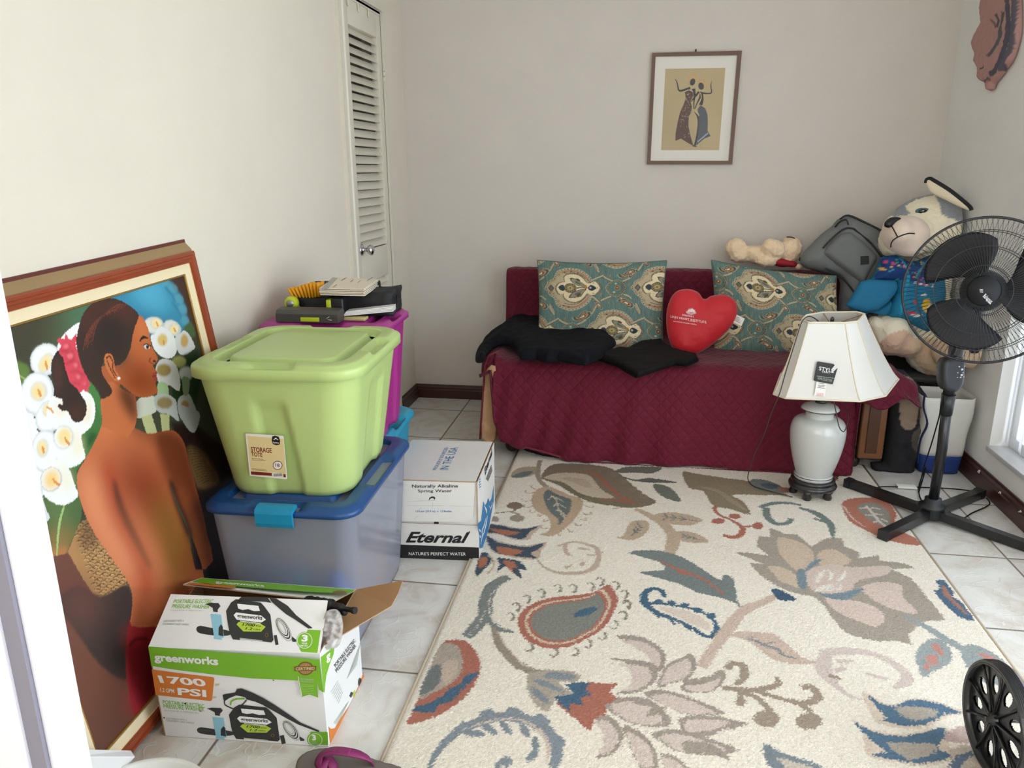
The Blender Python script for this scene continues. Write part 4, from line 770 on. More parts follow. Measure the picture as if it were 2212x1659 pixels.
# P2 coordinates; the hips run on below
A(p2, body, SK, sm=2); bm_ = pc.clipmask(Q(p2, body), 2)
A(p2, [(1160, 1650), (1340, 1660), (1560, 1640), (1560, 1790), (1340, 1960), (1160, 1990), (1170, 1850)], (176, 96, 60), sm=1)
for P, c, so, al in (([(1350, 340), (1560, 330), (1680, 600), (1860, 1430), (1700, 1500), (1500, 800), (1440, 700)], (96, 42, 18), .016, .95), ([(1000, 600), (1250, 500), (1450, 700), (1480, 1000), (1300, 1150), (1060, 900)], (132, 50, 28), .05, .95), ([(1290, 950), (1480, 880), (1600, 1100), (1680, 1400), (1600, 1659), (1450, 1600), (1350, 1200)], (122, 84, 20), .04, .9), ([(1150, 100), (1210, 60), (1220, 240), (1400, 330), (1500, 380), (1300, 400), (1130, 260), (1060, 120)], (84, 38, 20), .02, .8), ([(900, 620), (1000, 600), (1060, 900), (1200, 1250), (1340, 1500), (1330, 1700), (1250, 1650), (1120, 1350), (960, 1000)], (168, 56, 34), .022, .85), ([(1000, 720), (1040, 780), (1100, 960), (1230, 1240), (1330, 1460), (1300, 1480), (1160, 1240), (1030, 960)], (64, 30, 24), .008, .85), ([(720, 700), (800, 620), (880, 800), (980, 1100), (1180, 1450), (1180, 1640), (960, 1360), (780, 1000)], (232, 150, 108), .03, .9), ([(1060, 860), (1180, 1000), (1350, 1300), (1440, 1600), (1360, 1620), (1200, 1200)], (214, 132, 86), .03, .6), ([(1470, 750), (1520, 760), (1600, 980), (1680, 1200), (1640, 1230), (1540, 980)], (30, 14, 10), .008, .95), ([(1640, 1240), (1760, 1380), (1800, 1600), (1640, 1659), (1560, 1500)], (120, 60, 16), .03, .7), ([(920, 60), (1020, 60), (1000, 300), (900, 400), (920, 200)], (222, 128, 78), .02, .7), ([(1500, 820), (1620, 1000), (1780, 1300), (1860, 1430), (1760, 1180), (1640, 850)], (150, 74, 40), .02, .5)):
    A(p2, P, c, soft=so, alpha=al, clip=bm_)
# neck and face
A(p1, [(900, 1150), (1000, 1120), (1070, 1220), (1060, 1320), (1010, 1420), (930, 1410), (895, 1280)], (170, 90, 54), sm=1)
A(p1, [(905, 1400), (900, 1280), (1000, 1280), (1060, 1330), (1190, 1400), (1210, 1560), (1190, 1659), (1130, 1760), (910, 1659)], (190, 104, 62), sm=1); A(p1, [(1060, 1300), (1200, 1400), (1195, 1620), (1130, 1560), (1050, 1420)], (72, 36, 22), soft=.014, alpha=.9)
face = [(1215, 715), (1260, 740), (1300, 830), (1320, 930), (1330, 980), (1380, 1070), (1372, 1110), (1340, 1140), (1355, 1170), (1376, 1200), (1360, 1225), (1382, 1260), (1360, 1290), (1378, 1350), (1370, 1380), (1300, 1410), (1200, 1405), (1080, 1310), (1010, 1240), (1000, 1120), (1080, 1060), (1150, 950), (1180, 820)]
A(p1, face, (184, 98, 54), sm=2); fm = pc.clipmask(Q(p1, face), 2)
for P, c, so, al in (([(1060, 1200), (1380, 1230), (1380, 1380), (1200, 1405), (1080, 1310)], (128, 58, 20), .03, .95), ([(1100, 1150), (1250, 1120), (1340, 1200), (1240, 1300), (1120, 1260)], (120, 34, 16), .03, .7), ([(1220, 740), (1270, 760), (1300, 860), (1200, 860)], (222, 124, 70), .02, .9), ([(1000, 1000), (1140, 1000), (1100, 1130), (1000, 1140)], (52, 40, 34), .02, .9)): A(p1, P, c, soft=so, alpha=al, clip=fm)
AL(p1, [(1228, 935), (1255, 900), (1300, 908)], [7, 17, 9], (34, 20, 16)); A(p1, [(1262, 975), (1290, 962), (1316, 985), (1300, 1002), (1274, 995)], (206, 206, 206), sm=2); AE(p1, 1293, 982, 12, 17, (28, 22, 22)); AL(p1, [(1258, 970), (1290, 955), (1322, 975)], 7, (26, 14, 12)); AL(p1, [(1322, 1070), (1310, 1105), (1345, 1128)], 7, (110, 46, 22)); AE(p1, 1352, 1104, 15, 9, (52, 18, 12)); A(p1, [(1335, 1212), (1360, 1195), (1380, 1205), (1365, 1228), (1384, 1258), (1350, 1280), (1338, 1240)], (150, 60, 46), sm=2); AL(p1, [(1338, 1232), (1372, 1230)], 5, (74, 20, 16))
# hair, ponytail, flowers, ear
hair = [(905, 1425), (880, 1350), (820, 1290), (760, 1200), (710, 1050), (690, 920), (720, 780), (760, 680), (850, 590), (960, 562), (1080, 590), (1180, 660), (1222, 715), (1190, 800), (1165, 900), (1150, 1000), (1100, 1100), (1040, 1140), (1000, 1130), (975, 1060), (940, 1060), (925, 1110), (905, 1150), (915, 1220), (990, 1340), (990, 1380), (950, 1410)]
A(p1, hair, (58, 40, 36), sm=2); hm = pc.clipmask(Q(p1, hair), 2)
A(p1, [(740, 700), (860, 620), (1050, 620), (1180, 680), (1150, 760), (950, 680), (820, 760), (740, 860)], (92, 48, 36), soft=.02, alpha=.9, clip=hm); A(p1, [(850, 760), (1050, 740), (1120, 900), (1020, 1050), (880, 1000)], (36, 30, 32), soft=.03, alpha=.8, clip=hm)
for k in range(16): AL(p1, [(740 + k * 6, 1010 - k * 4), (780 + k * 7, 860 - k * 7), (880 + k * 10, 740 - k * 8), (1010 + k * 9, 690 - k * 5)], [2, 5, 5, 2], (132, 66, 48) if k % 3 else (44, 30, 30), alpha=.6, clip=hm)
tail = [(540, 1010), (600, 1030), (700, 1180), (740, 1290), (720, 1370), (770, 1450), (780, 1520), (750, 1600), (700, 1630), (650, 1600), (620, 1530), (570, 1530), (535, 1490), (545, 1465), (575, 1480), (570, 1430), (500, 1400), (505, 1300), (475, 1180), (490, 1080)]
A(p1, tail, (50, 34, 32), sm=2); tm = pc.clipmask(Q(p1, tail), 2); A(p1, [(510, 1080), (560, 1120), (560, 1340), (510, 1330)], (84, 52, 44), soft=.01, alpha=.8, clip=tm); AE(p1, 690, 1540, 40, 50, (92, 40, 30), 0, soft=.012, alpha=.7, clip=tm)
FR = (214, 70, 88)
A(p1, [(600, 858), (618, 905), (650, 920), (690, 870), (690, 980), (740, 1160), (780, 1240), (815, 1310), (790, 1330), (795, 1375), (750, 1350), (720, 1372), (690, 1330), (640, 1290), (600, 1180), (580, 1080), (540, 1030), (560, 970), (525, 930), (545, 905), (590, 915)], FR, sm=1)
for x, y, r in ((605, 980, 26), (690, 1140, 22), (710, 1240, 22), (640, 1060, 30), (765, 1300, 16)): AE(p1, x, y, r * 1.3, r * 1.3, (176, 42, 64), 0, soft=.003); AE(p1, x - 3, y - 3, r, r, (234, 110, 122), 0, soft=.003)
for q in ([(560, 1010), (620, 1030), (670, 1010)], [(600, 1130), (680, 1090)], [(640, 1200), (700, 1190), (760, 1230)], [(660, 1290), (720, 1300)]): AL(p1, q, 9, (170, 40, 62), soft=.002)
A(p1, [(930, 1060), (955, 1038), (990, 1050), (1012, 1110), (1020, 1180), (1060, 1240), (1050, 1275), (1010, 1260), (960, 1190), (930, 1120)], (202, 114, 66), sm=2); AL(p1, [(945, 1080), (970, 1060), (1000, 1110), (1000, 1170), (1030, 1230)], [8, 11, 9, 11, 6], (74, 34, 20)); AL(p1, [(950, 1100), (985, 1180), (1020, 1250)], 8, (92, 42, 22)); AE(p1, 1050, 1252, 13, 14, (226, 226, 220)); 
m_oil = vmat('oil_paint_on_canvas', .42, bump=(500, .15, .001), spec=.4)
pc.mesh('canvas', lambda U, Vv: pp.o + U[..., None] * pp.u + Vv[..., None] * pp.v - .012 * pp.n, m_oil, pt)
place(pt, PO)
# white cardboard corner wrap standing round the painting's foot
m_card_w = mat('white_corrugated_card', (232, 232, 234), .7, bump=(40, .3, .003), var=.03)
A0, A1 = at(150, 1634, Y=1.16), at(291, 1634, Y=1.285)
g0, g1 = V3((A0[0], 1.16, .001)), V3((A1[0] - .0, 1.285, .001)); A0[2] = max(A0[2], .03)
mb = MB(); mb.prism([g0, V3((A1[0] - .03, 1.262, .001)), A1, A0], V3((.0, -.004, 0)), m_card_w)
mb.prism([A0, A1, V3((-1.14, 1.30, .045)), V3((-1.17, 1.2, .05))][:2] + [V3(A1) + V3((-.02, .015, 0)), V3(A0) + V3((-.01, .02, 0))], V3((0, 0, -.003)), m_card_w)
sh = Plane(A0, V3(A1) - V3(A0), (0, 0, 1)); 
mb.poly([sh.P(a, b, -.0048) for a, b in ((.09, -.012), (.1, -.004), (.115, -.002), (.12, -.012), (.105, -.014), (.1, -.03), (.095, -.02))], mat('brown_stain', (176, 134, 86), .8))
o = mb.build('cardboard_corner'); tag(o, 'torn white cardboard corner with a brown stain at the foot of the painting', 'cardboard')
# ================================================================== STORAGE TOTES
def side_ring(x0, x1, y0, y1, r, z, ns=26, nc=5):
    """rounded rectangle with many points on each side; returns points, outward normals, (side, position -1..1)"""
    P, Nn, T = [], [], []
    cs = (((x0 + r, y0), (x1 - r, y0), (0, -1)), ((x1, y0 + r), (x1, y1 - r), (1, 0)), ((x1 - r, y1), (x0 + r, y1), (0, 1)), ((x0, y1 - r), (x0, y0 + r), (-1, 0)))
    for k, (a, b, nn) in enumerate(cs):
        for t in np.linspace(0, 1, ns): P.append((a[0] + (b[0] - a[0]) * t, a[1] + (b[1] - a[1]) * t, z)); Nn.append((*nn, 0)); T.append((k, 2 * t - 1))
        c = ((x1 - r, y0 + r), (x1 - r, y1 - r), (x0 + r, y1 - r), (x0 + r, y0 + r))[k]; a0 = -90 + 90 * k
        for j in range(1, nc): a = math.radians(a0 + 90 * j / nc); P.append((c[0] + r * math.cos(a), c[1] + r * math.sin(a), z)); Nn.append((math.cos(a), math.sin(a), 0)); T.append((k, 9))
    return np.array(P), np.array(Nn), T
def ss(a, b, x): t = min(max((x - a) / (b - a), 0), 1); return t * t * (3 - 2 * t)
def tote(name, label, c, L, W, H, z0, rz, mb_, ml_, taper=.05, rad=.06, over=.016, grooves=True, inset_frac=.34, latch=None, lidname='lid', group=None, rib=True, lidh=.03):
    t = thing(name, label, 'storage tote', group)
    hl, hw = L / 2 - over, W / 2 - over; rs = []; nz = 22; Hb = H - lidh * .6
    for i in range(nz + 1):
        zr = i / nz; tp = taper * (1 - zr); P, Nn, T = side_ring(-hl + tp, hl - tp, -hw + tp, hw - tp, rad, z0 + Hb * zr)
        if zr < .03: P[:, :2] *= .985
        if grooves:
            for k, (sd, u) in enumerate(T):
                if abs(u) > 1: continue
                w0 = .30 + .22 * (1 - zr) if sd in (1, 3) else .26 + .26 * (1 - zr); lft = -.42 if sd == 0 else -w0
                if sd == 0: d = ss(lft - .05, lft + .02, u) * ss(.05 + .42 * (1 - zr) + .08, .05 + .42 * (1 - zr), u)
                else: d = ss(-w0 - .07, -w0 + .02, u) * ss(w0 + .07, w0 - .02, u)
                P[k] -= Nn[k] * .011 * d * ss(.80, .73, zr - .10 * (1 - min(1, abs(u + .1) * 2)) * 0)
        rs.append(xf(P, c, rz))
    b = MB(); b.rings(rs, mb_); bo = b.build('body', t)
    lz = z0 + H; q = MB(); hl, hw = L / 2, W / 2
    prof = [(.006, -lidh), (0, -lidh * .97), (0, -.016), (.003, -.010), (.010, -.008), (.014, -.003), (.020, 0), (.030, 0), (.036, 0), (.042, 0), (.050, 0), (.0535, -.001), (.055, -.004), (.060, -.022), (.064, -.024), (.080, -.024), (.084, -.022), (.090, -.004), (.093, -.001), (.097, 0), (.15, 0)]
    rs = []
    for ins, dz in prof:
        P, Nn, T = side_ring(-hl + ins, hl - ins, -hw + ins, hw - ins, max(rad + .012 - ins * .55, .014), lz + dz)
        if .009 < ins < .05:
            for k, (sd, u) in enumerate(T):
                if abs(u) < 1: P[k, 2] -= .017 * ss(.50, .40, abs(u)) * (ss(.008, .016, ins) * ss(.0505, .046, ins))
        rs.append(xf(P, c, rz))
    q.rings(rs, ml_); q.build(lidname, t)
    if latch:
        for s_ in (-1, 1):
            m = MB(); y = s_ * (hw + .001); prof = [(y - s_ * .03, lz - .006), (y - s_ * .025, lz + .004), (y - s_ * .008, lz + .005), (y + s_ * .009, lz - .002), (y + s_ * .012, lz - .012), (y + s_ * .011, lz - .040), (y + s_ * .007, lz - .052), (y + s_ * .002, lz - .05), (y + s_ * .004, lz - .012)]
            m.rings([xf([(x, a, zz) for a, zz in prof], c, rz) for x in (-.052, -.049, -.02, .02, .049, .052)], latch, smooth=False); m.build('latch', t)
    place(t, (c[0], c[1], z0), rz); return t
m_green = mat('lime_green_plastic', (180, 202, 128), .36, bump=(300, .04, .0006), spec=.45); m_purple = mat('magenta_plastic', (164, 48, 132), .4, bump=(300, .04, .0006)); m_teal = mat('teal_plastic', (28, 150, 184), .38); m_bluelid = mat('royal_blue_plastic', (24, 72, 128), .34); m_latch = mat('bright_blue_plastic', (22, 142, 186), .35)
m_clear = bpy.data.materials.new('frosted_clear_plastic'); m_clear.use_nodes = True; nt = m_clear.node_tree; nt.nodes.clear(); N_ = nt.nodes.new
o_ = N_('ShaderNodeOutputMaterial'); tr = N_('ShaderNodeBsdfTransparent'); tr.inputs[0].default_value = (.96, .97, 1.0, 1); df = N_('ShaderNodeBsdfDiffuse'); df.inputs[0].default_value = (*S(216, 226, 250), 1); tl_ = N_('ShaderNodeBsdfTranslucent'); tl_.inputs[0].default_value = (*S(232, 238, 250), 1)
gs = N_('ShaderNodeBsdfGlossy'); gs.inputs['Roughness'].default_value = .16; a1 = N_('ShaderNodeMixShader'); a1.inputs[0].default_value = .55; a2 = N_('ShaderNodeMixShader'); a2.inputs[0].default_value = .62; a3 = N_('ShaderNodeMixShader'); fr_ = N_('ShaderNodeFresnel'); fr_.inputs[0].default_value = 1.45
Lk = nt.links.new; Lk(df.outputs[0], a1.inputs[1]); Lk(tl_.outputs[0], a1.inputs[2]); Lk(tr.outputs[0], a2.inputs[1]); Lk(a1.outputs[0], a2.inputs[2]); Lk(fr_.outputs[0], a3.inputs[0]); Lk(a2.outputs[0], a3.inputs[1]); Lk(gs.outputs[0], a3.inputs[2]); Lk(a3.outputs[0], o_.inputs[0])
m_paper = mat('white_label_paper', (236, 234, 228), .6); m_dark = mat('near_black_ink', (26, 24, 26), .5); m_maroon_ink = mat('dark_red_ink', (118, 34, 34), .5); m_cream = mat('cream_label', (224, 206, 150), .6)
RZ = math.radians
clear_t = tote('storage_tote', 'large translucent frosted tote with dark blue lid, beneath the lime green tote', (-.945, 2.062), .445, .615, .460, .002, RZ(2), m_clear, m_bluelid, taper=.03, rad=.05, over=.014, grooves=False, latch=m_latch, lidh=.026)
green_t = tote('storage_tote', 'lime green lidded tote with a paper label, on top of the translucent tote', (-.952, 2.055), .478, .56, .384, .463, RZ(4), m_green, m_green, taper=.048, rad=.08, lidh=.04)
teal_t = tote('storage_tote', 'teal lidded tote on the floor beneath the magenta tote', (-1.07, 2.645), .43, .43, .412, .002, RZ(2), m_teal, m_teal, taper=.03, rad=.05)
purple_t = tote('storage_tote', 'magenta lidded tote stacked behind the lime green tote, with tools on its lid', (-1.053, 2.56), .455, .385, .419, .4155, RZ(3), m_purple, m_purple, taper=.03, rad=.05)
# label on the green tote
lb0, lb1, lb2 = at(539.5, 1027.6, Y=1.815), at(620.9, 1034, Y=1.821), at(530.4, 935.8, Y=1.804); lp = Plane(lb0, V3(lb1) - V3(lb0), V3(lb2) - V3(lb0))
lc = crop(380, 900, 3.072); mb = MB(); C_ = lambda pts: [lc(p) for p in pts]
mb.prism([lp.px(*lc(p), -.0004) for p in ((466, 111), (708, 127), (714, 134), (739, 408), (734, 415), (497, 393), (490, 388), (462, 117))], lp.n * .0008, m_paper)
shape(mb, lp, C_([(474, 126), (714, 146), (732, 402), (500, 386)]), m_cream, .0007)
shape(mb, lp, C_([(498, 362), (636, 373), (638, 392), (500, 383)]), m_maroon_ink, .0010); shape(mb, lp, C_([(714, 380), (728, 381), (730, 402), (716, 401)]), m_maroon_ink, .0010); shape(mb, lp, C_([(640, 370), (710, 376), (712, 400), (642, 394)]), m_paper, .0010)
for k in range(12): x = 648 + k * 5; shape(mb, lp, C_([(x, 376), (x + 2 + k % 2, 376), (x + 3 + k % 2, 394), (x + 1, 394)]), m_dark, .0013)
letter(mb, lp, 'STORAGE', lc((500, 232)), lc((638, 240)), lc((497, 200)), m_maroon_ink, .0011, bold=.02); letter(mb, lp, 'TOTE', lc((503, 262)), lc((576, 267)), lc((500, 234)), m_maroon_ink, .0011, bold=.02)
shape(mb, lp, C_([(640, 130), (684, 133), (690, 184), (644, 181)]), m_dark, .0011, sm=2); shape(mb, lp, C_([(648, 150), (664, 138), (682, 152), (676, 153), (664, 145), (652, 154)]), m_paper, .0014); letter(mb, lp, 'home', lc((647, 176)), lc((684, 179)), lc((646, 162)), m_paper, .0014)
ci = lambda cx, cy, a, b, n=20: [(cx + a * math.cos(t), cy + b * math.sin(t)) for t in np.linspace(0, 2 * math.pi, n, endpoint=False)]
shape(mb, lp, C_(ci(676, 322, 32, 30)), m_dark, .0010); shape(mb, lp, C_(ci(676, 322, 28, 26)), m_paper, .0012); letter(mb, lp, '18', lc((662, 331)), lc((690, 333)), lc((661, 308)), m_maroon_ink, .0014, bold=.02)
for y, x1 in ((274, 580), (283, 596), (342, 600), (350, 608)): shape(mb, lp, C_([(504, y), (x1, y + 8), (x1, y + 11), (504, y + 3)]), mat('brown_print', (150, 120, 84)), .0010)
lab = mb.build('paper_label', green_t); lab.matrix_parent_inverse = green_t.matrix_world.inverted() if False else (Matrix.Translation(green_t.location) @ Matrix.Rotation(green_t.rotation_euler.z, 4, 'Z')).inverted()
lab['label'] = 'cream paper label reading storage tote'
# things seen dimly inside the translucent tote
def put(o, label, cat, group=None): return tag(o, label, cat, group)
mb = MB(); mb.box((-1.06, 1.83, .006), (-.93, 1.93, .19), mat('turquoise_pack', (30, 160, 170), .3), .012); mb.box((-1.045, 1.824, .10), (-.945, 1.832, .16), mat('pale_pack_print', (190, 200, 170), .4), .002); put(mb.build('bottle_pack'), 'turquoise pack seen dimly through the front of the translucent tote', 'pack')
mb = MB(); mb.box((-1.11, 1.98, .006), (-.80, 2.24, .21), mat('tan_parcel', (200, 150, 110), .7), .02); put(mb.build('parcel'), 'tan parcel lying deep inside the translucent tote', 'parcel')
mb = MB(); mb.lathe([(.001, .006), (.05, .006), (.055, .02), (.055, .14), (.03, .17), (.02, .20), (.001, .20)], mat('pale_blue_can', (90, 130, 230), .4), (-.84, 1.90, 0)); put(mb.build('canister'), 'blue canister inside the translucent tote near its right front corner', 'canister')
# ------------------------------------------------------------------ items on the magenta tote
ZT = .835
def soft_box(mb, c, d, rz, m, bulge=.01, n=8, top=None):
    """fabric case with sagging sides"""
    bm = bmesh.new(); bmesh.ops.create_cube(bm, size=1); bmesh.ops.subdivide_edges(bm, edges=bm.edges[:], cuts=n, use_grid_fill=True)
    for v in bm.verts:
        p = v.co * 2; q = Vector((p.x * d[0] / 2, p.y * d[1] / 2, (p.z + 1) * d[2] / 2)); f = (1 - abs(p.x) ** 6) * (1 - abs(p.y) ** 6) * (1 - abs(p.z) ** 6)
        nz = noise.fractal(Vector((q.x * 16, q.y * 16, q.z * 16 + 3)), .8, 2, 3); q += Vector((p.x if abs(p.x) > .99 else 0, p.y if abs(p.y) > .99 else 0, p.z if p.z > .99 else 0)) * nz * bulge
        if top: q.z += top(p.x, p.y) * (p.z + 1) / 2
        co, si = math.cos(rz), math.sin(rz); v.co = Vector((c[0] + q.x * co - q.y * si, c[1] + q.x * si + q.y * co, c[2] + q.z))
    bmesh.ops.smooth_vert(bm, verts=bm.verts, factor=.3, use_axis_x=True, use_axis_y=True, use_axis_z=True); mb.bm(bm, m, True)
m_blackf = mat('black_nylon_fabric', (24, 24, 26), .7, bump=(90, .3, .003)); m_blackp = mat('black_plastic', (26, 26, 28), .4); m_greyp = mat('dark_grey_plastic', (70, 68, 64), .5); m_lime = mat('acid_yellow_plastic', (190, 204, 40), .4)
case = thing('fabric_case', 'black soft fabric tool case with an open lid on the magenta tote', 'case')
mb = MB(); soft_box(mb, (-1.02, 2.625, ZT), (.34, .17, .075), RZ(6), m_blackf, .012, top=lambda a, b: .012 * a); mb.build('case_body', case)
mb = MB(); soft_box(mb, (-1.06, 2.66, ZT + .08), (.25, .10, .022), RZ(4), m_blackf, .006); mb.build('case_lid', case)
mb = MB(); e = at(857, 628, Z=.905); mb.tube([e, at(830, 622, Z=.915), at(800, 612, Z=.925), at(770, 612, Z=.925)], .0025, m_blackp); mb.tube([at(857, 630, Z=.905), at(858, 655, Z=.872), at(852, 672, Z=.85)], .002, m_blackp); mb.build('piping', case)
place(case, (-1.02, 2.625, ZT))
# brush: curved black handle with yellow bristles standing up
br = thing('scrub_brush', 'scrub brush with yellow bristles and black handle, resting on the black fabric case', 'brush')
hp = [at(641, 651, Y=2.555), at(655, 648, Y=2.555), at(675, 645, Y=2.555), at(697, 641, Y=2.56), at(722, 637, Y=2.57), at(745, 631, Y=2.58), at(758, 629, Y=2.585), at(763, 634, Y=2.588)]
mb = MB(); mb.tube(hp, [.010, .014, .015, .014, .011, .010, .010, .006], m_blackp, 12, flat=.75); mb.build('handle', br)
m_bri = mat('golden_yellow_bristles', (236, 164, 24), .6); mb = MB()
for i in range(9):
    for j in range(4):
        f = i / 8; b0 = V3(at(642 + 50 * f, 649 - 8 * f, Y=2.55)) + V3((0, (j - 1.5) * .010, .003)); t0 = V3(at(628 + 64 * f, 622 - 15 * f + (f > .8) * 3, Y=2.55)) + V3((0, (j - 1.5) * .014, rng.uniform(-.003, .003)))
        mb.tube([b0, (b0 + t0) / 2 + V3((0, 0, .002)), t0], [.004, .0055, .0065], m_bri, 6)
mb.build('bristles', br); place(br, hp[1])
# rubber banded stack of cards
m_card = mat('cream_card_stock', (226, 214, 196), .8); m_ink = mat('grey_ink', (70, 66, 62), .7)
crn = [at(690, 622, Z=.945), at(786, 624, Z=.945), at(818, 603, Z=.945), at(722, 599, Z=.945)]
for k in range(5):
    j = V3((rng.uniform(-.006, .008), rng.uniform(-.008, .004), 0)); dz = k * .0052
    c4 = [V3(p) + j * (k > 0) - V3((0, 0, dz)) for p in crn]; mb = MB(); mb.prism(c4, (0, 0, -.0035), m_card)
    if k == 0:
        cpz = Plane(c4[0], c4[1] - c4[0], c4[3] - c4[0]); pc_ = crop(600, 570, 7.373)
        shape(mb, cpz, [pc_(p) for p in ((690, 390), (800, 395), (960, 225), (880, 215), (850, 235))], mat('grey_card_print', (176, 174, 164)), .0004)
        shape(mb, cpz, [pc_(p) for p in ((765, 300), (820, 270), (790, 310))], m_dark, .0008)
        for x, y, n in ((880, 370, 4), (1010, 270, 5), (1150, 290, 3), (1270, 300, 3), (1420, 270, 6)):
            for i in range(n): shape(mb, cpz, [pc_(p) for p in ((x + i * 14, y - i * 9), (x + i * 14 + 22, y - i * 9 - 16), (x + i * 14 + 27, y - i * 9 - 14), (x + i * 14 + 5, y - i * 9 + 3))], m_ink, .0007)
    o = mb.build('envelope'); tag(o, ['cream printed packet, topmost of its stack on the fabric case', 'cream packet, second from the top of the stack on the fabric case', 'cream packet, third from the top of the stack on the fabric case', 'cream packet, fourth from the top of the stack on the fabric case', 'cream packet at the bottom of the stack on the fabric case'][k], 'packet', 'stack of cream packets on the fabric case')
# tool case, drill parts, tape measure
t = thing('tool_box', 'low dark grey plastic tool box at the front of the magenta tote lid', 'tool box')
mb = MB(); a, b = at(611, 688, Z=ZT), at(738, 688, Z=ZT); pf = [(0, .002), (.0, .030), (.012, .042), (.06, .045), (.075, .03), (.075, .002)]
mb.rings([[V3((x, 2.40 + y * (.9 if abs(x + 1.09) > .09 else 1), ZT + z)) for y, z in pf] for x in (-1.205, -1.195, -1.10, -1.0, -.985)], m_greyp, smooth=False); mb.build('shell', t)
mb = MB(); mb.box((-1.115, 2.396, ZT + .006), (-1.05, 2.402, ZT + .02), m_lime, .001); mb.build('catch', t); place(t, (-1.09, 2.44, ZT))
mb = MB(); q = at(632, 672, Y=2.50); mb.lathe([(.001, -.016), (.020, -.016), (.024, -.008), (.024, .008), (.020, .016), (.001, .016)], m_lime, (q[0], 2.50, ZT + .05), 20, [[1, 0, 0], [0, 0, 1], [0, 1, 0]]); mb.lathe([(.001, -.019), (.013, -.019), (.013, .0), (.001, .0)], mat('silver_plastic', (150, 150, 146), .3, .6), (q[0], 2.50, ZT + .05), 20, [[1, 0, 0], [0, 0, 1], [0, 1, 0]])
mb.box((q[0] - .024, 2.484, ZT + .002), (q[0] + .05, 2.516, ZT + .03), m_lime, .006); put(mb.build('tape_measure'), 'yellow and grey tape measure at the left end of the magenta tote lid', 'tape measure')
mb = MB(); q = at(715, 665, Y=2.49); mb.box((q[0] - .012, 2.475, ZT + .002), (q[0] + .006, 2.51, ZT + .068), m_lime, .004); mb.box((q[0] + .006, 2.475, ZT + .002), (q[0] + .05, 2.515, ZT + .074), m_blackp, .006); put(mb.build('battery_pack'), 'black and yellow tool battery below the brush handle', 'battery')
# white slats
for k in range(4):
    mb = MB(); a, b = at(741 + k * 2, 683 - k * 2.6, Y=2.46), at(849, 673 - k * 3.0, Y=2.50); dz = V3((0, 0, 0)); mb.prism([a, b, b + V3((-.006, .05, 0)), a + V3((-.006, .05, 0))], (0, 0, .0035), mat('white_plastic', (226, 226, 224), .4))
    tag(mb.build('plastic_slat'), 'thin white plastic slat stacked beside the black case on the magenta tote', 'slat', 'white slats on the magenta tote')
mb = MB(); mb.tube([at(705, 688, Z=ZT + .02), at(712, 684, Z=ZT + .024), at(722, 686, Z=ZT + .02), at(716, 692, Z=ZT + .016), at(708, 690, Z=ZT + .02)], .0012, mat('steel_wire', (180, 180, 180), .3, 1)); put(mb.build('wire_loop'), 'small loop of bright wire in front of the tool box', 'wire')
mb = MB(); a = at(778, 690, Z=ZT + .004); mb.box((a[0] - .07, a[1] - .01, ZT), (a[0] + .02, a[1] + .03, ZT + .012), mat('printed_sachet', (190, 176, 120), .5, var=.3), .003); put(mb.build('sachet'), 'flat beige and gold printed sachet at the front right of the magenta tote lid', 'sachet')
# ================================================================== CARTONS
G = crop(310, 1240, 4.483); GG = lambda pts: [G(p) for p in pts]
m_bw = mat('white_printed_carton', (232, 232, 232), .55, bump=(60, .05, .001), var=.02); m_kr = mat('kraft_cardboard', (150, 112, 76), .85, bump=(70, .15, .002), var=.06); m_lg = mat('leaf_green_ink', (120, 182, 34), .5); m_or = mat('orange_ink', (214, 122, 44), .5); m_wi = mat('white_ink', (240, 240, 240), .5); m_bk = mat('charcoal_ink', (44, 46, 46), .5); m_gr = mat('grey_print', (176, 184, 170), .6); m_lb = mat('pale_blue_print', (142, 196, 216), .5); m_db = mat('black_ink', (22, 22, 24), .5); m_gold = mat('bronze_ink', (124, 92, 46), .5); m_lime2 = mat('lime_ink', (176, 204, 60), .5)
m_ed = mat('torn_card_edge', (176, 150, 120), .9)
gw = thing('carton', 'opened pressure washer carton, white, green and orange, standing in front of the totes', 'carton')
def panel(pts, n, th, mo, mi, name, parent, draw=None, ragged=None):
    """card panel: outer printed face, kraft inner face"""
    mb = MB(); P = [V3(p) for p in pts]; nn = V3(n) / np.linalg.norm(n); mb.poly(P, mo); mb.poly([p - nn * th for p in P][::-1], mi)
    for k in range(len(P)): a, b = P[k], P[(k + 1) % len(P)]; mb.add([a, b, b - nn * th, a - nn * th], [(0, 1, 2, 3)], m_ed)
    if draw: draw(mb)
    return mb.build(name, parent, recalc=False)
FL, FR_, BRt, BLt = V3((-1.101, 1.417, .001)), V3((-.689, 1.443, .001)), V3((-.691, 1.694, .001)), V3((-1.104, 1.668, .001)); hh = .262
FLt, FRt = at(320, 1398, Z=hh), at(690.5, 1412, Z=hh); BRT, BLT = V3(at(770, 1273, Y=1.70)), V3(at(435, 1248, Y=1.695)); BRt, BLt = V3((BRT[0], 1.70, .001)), V3((BLT[0], 1.695, .001))
fp = Plane(FL, FR_ - FL, FLt - FL)
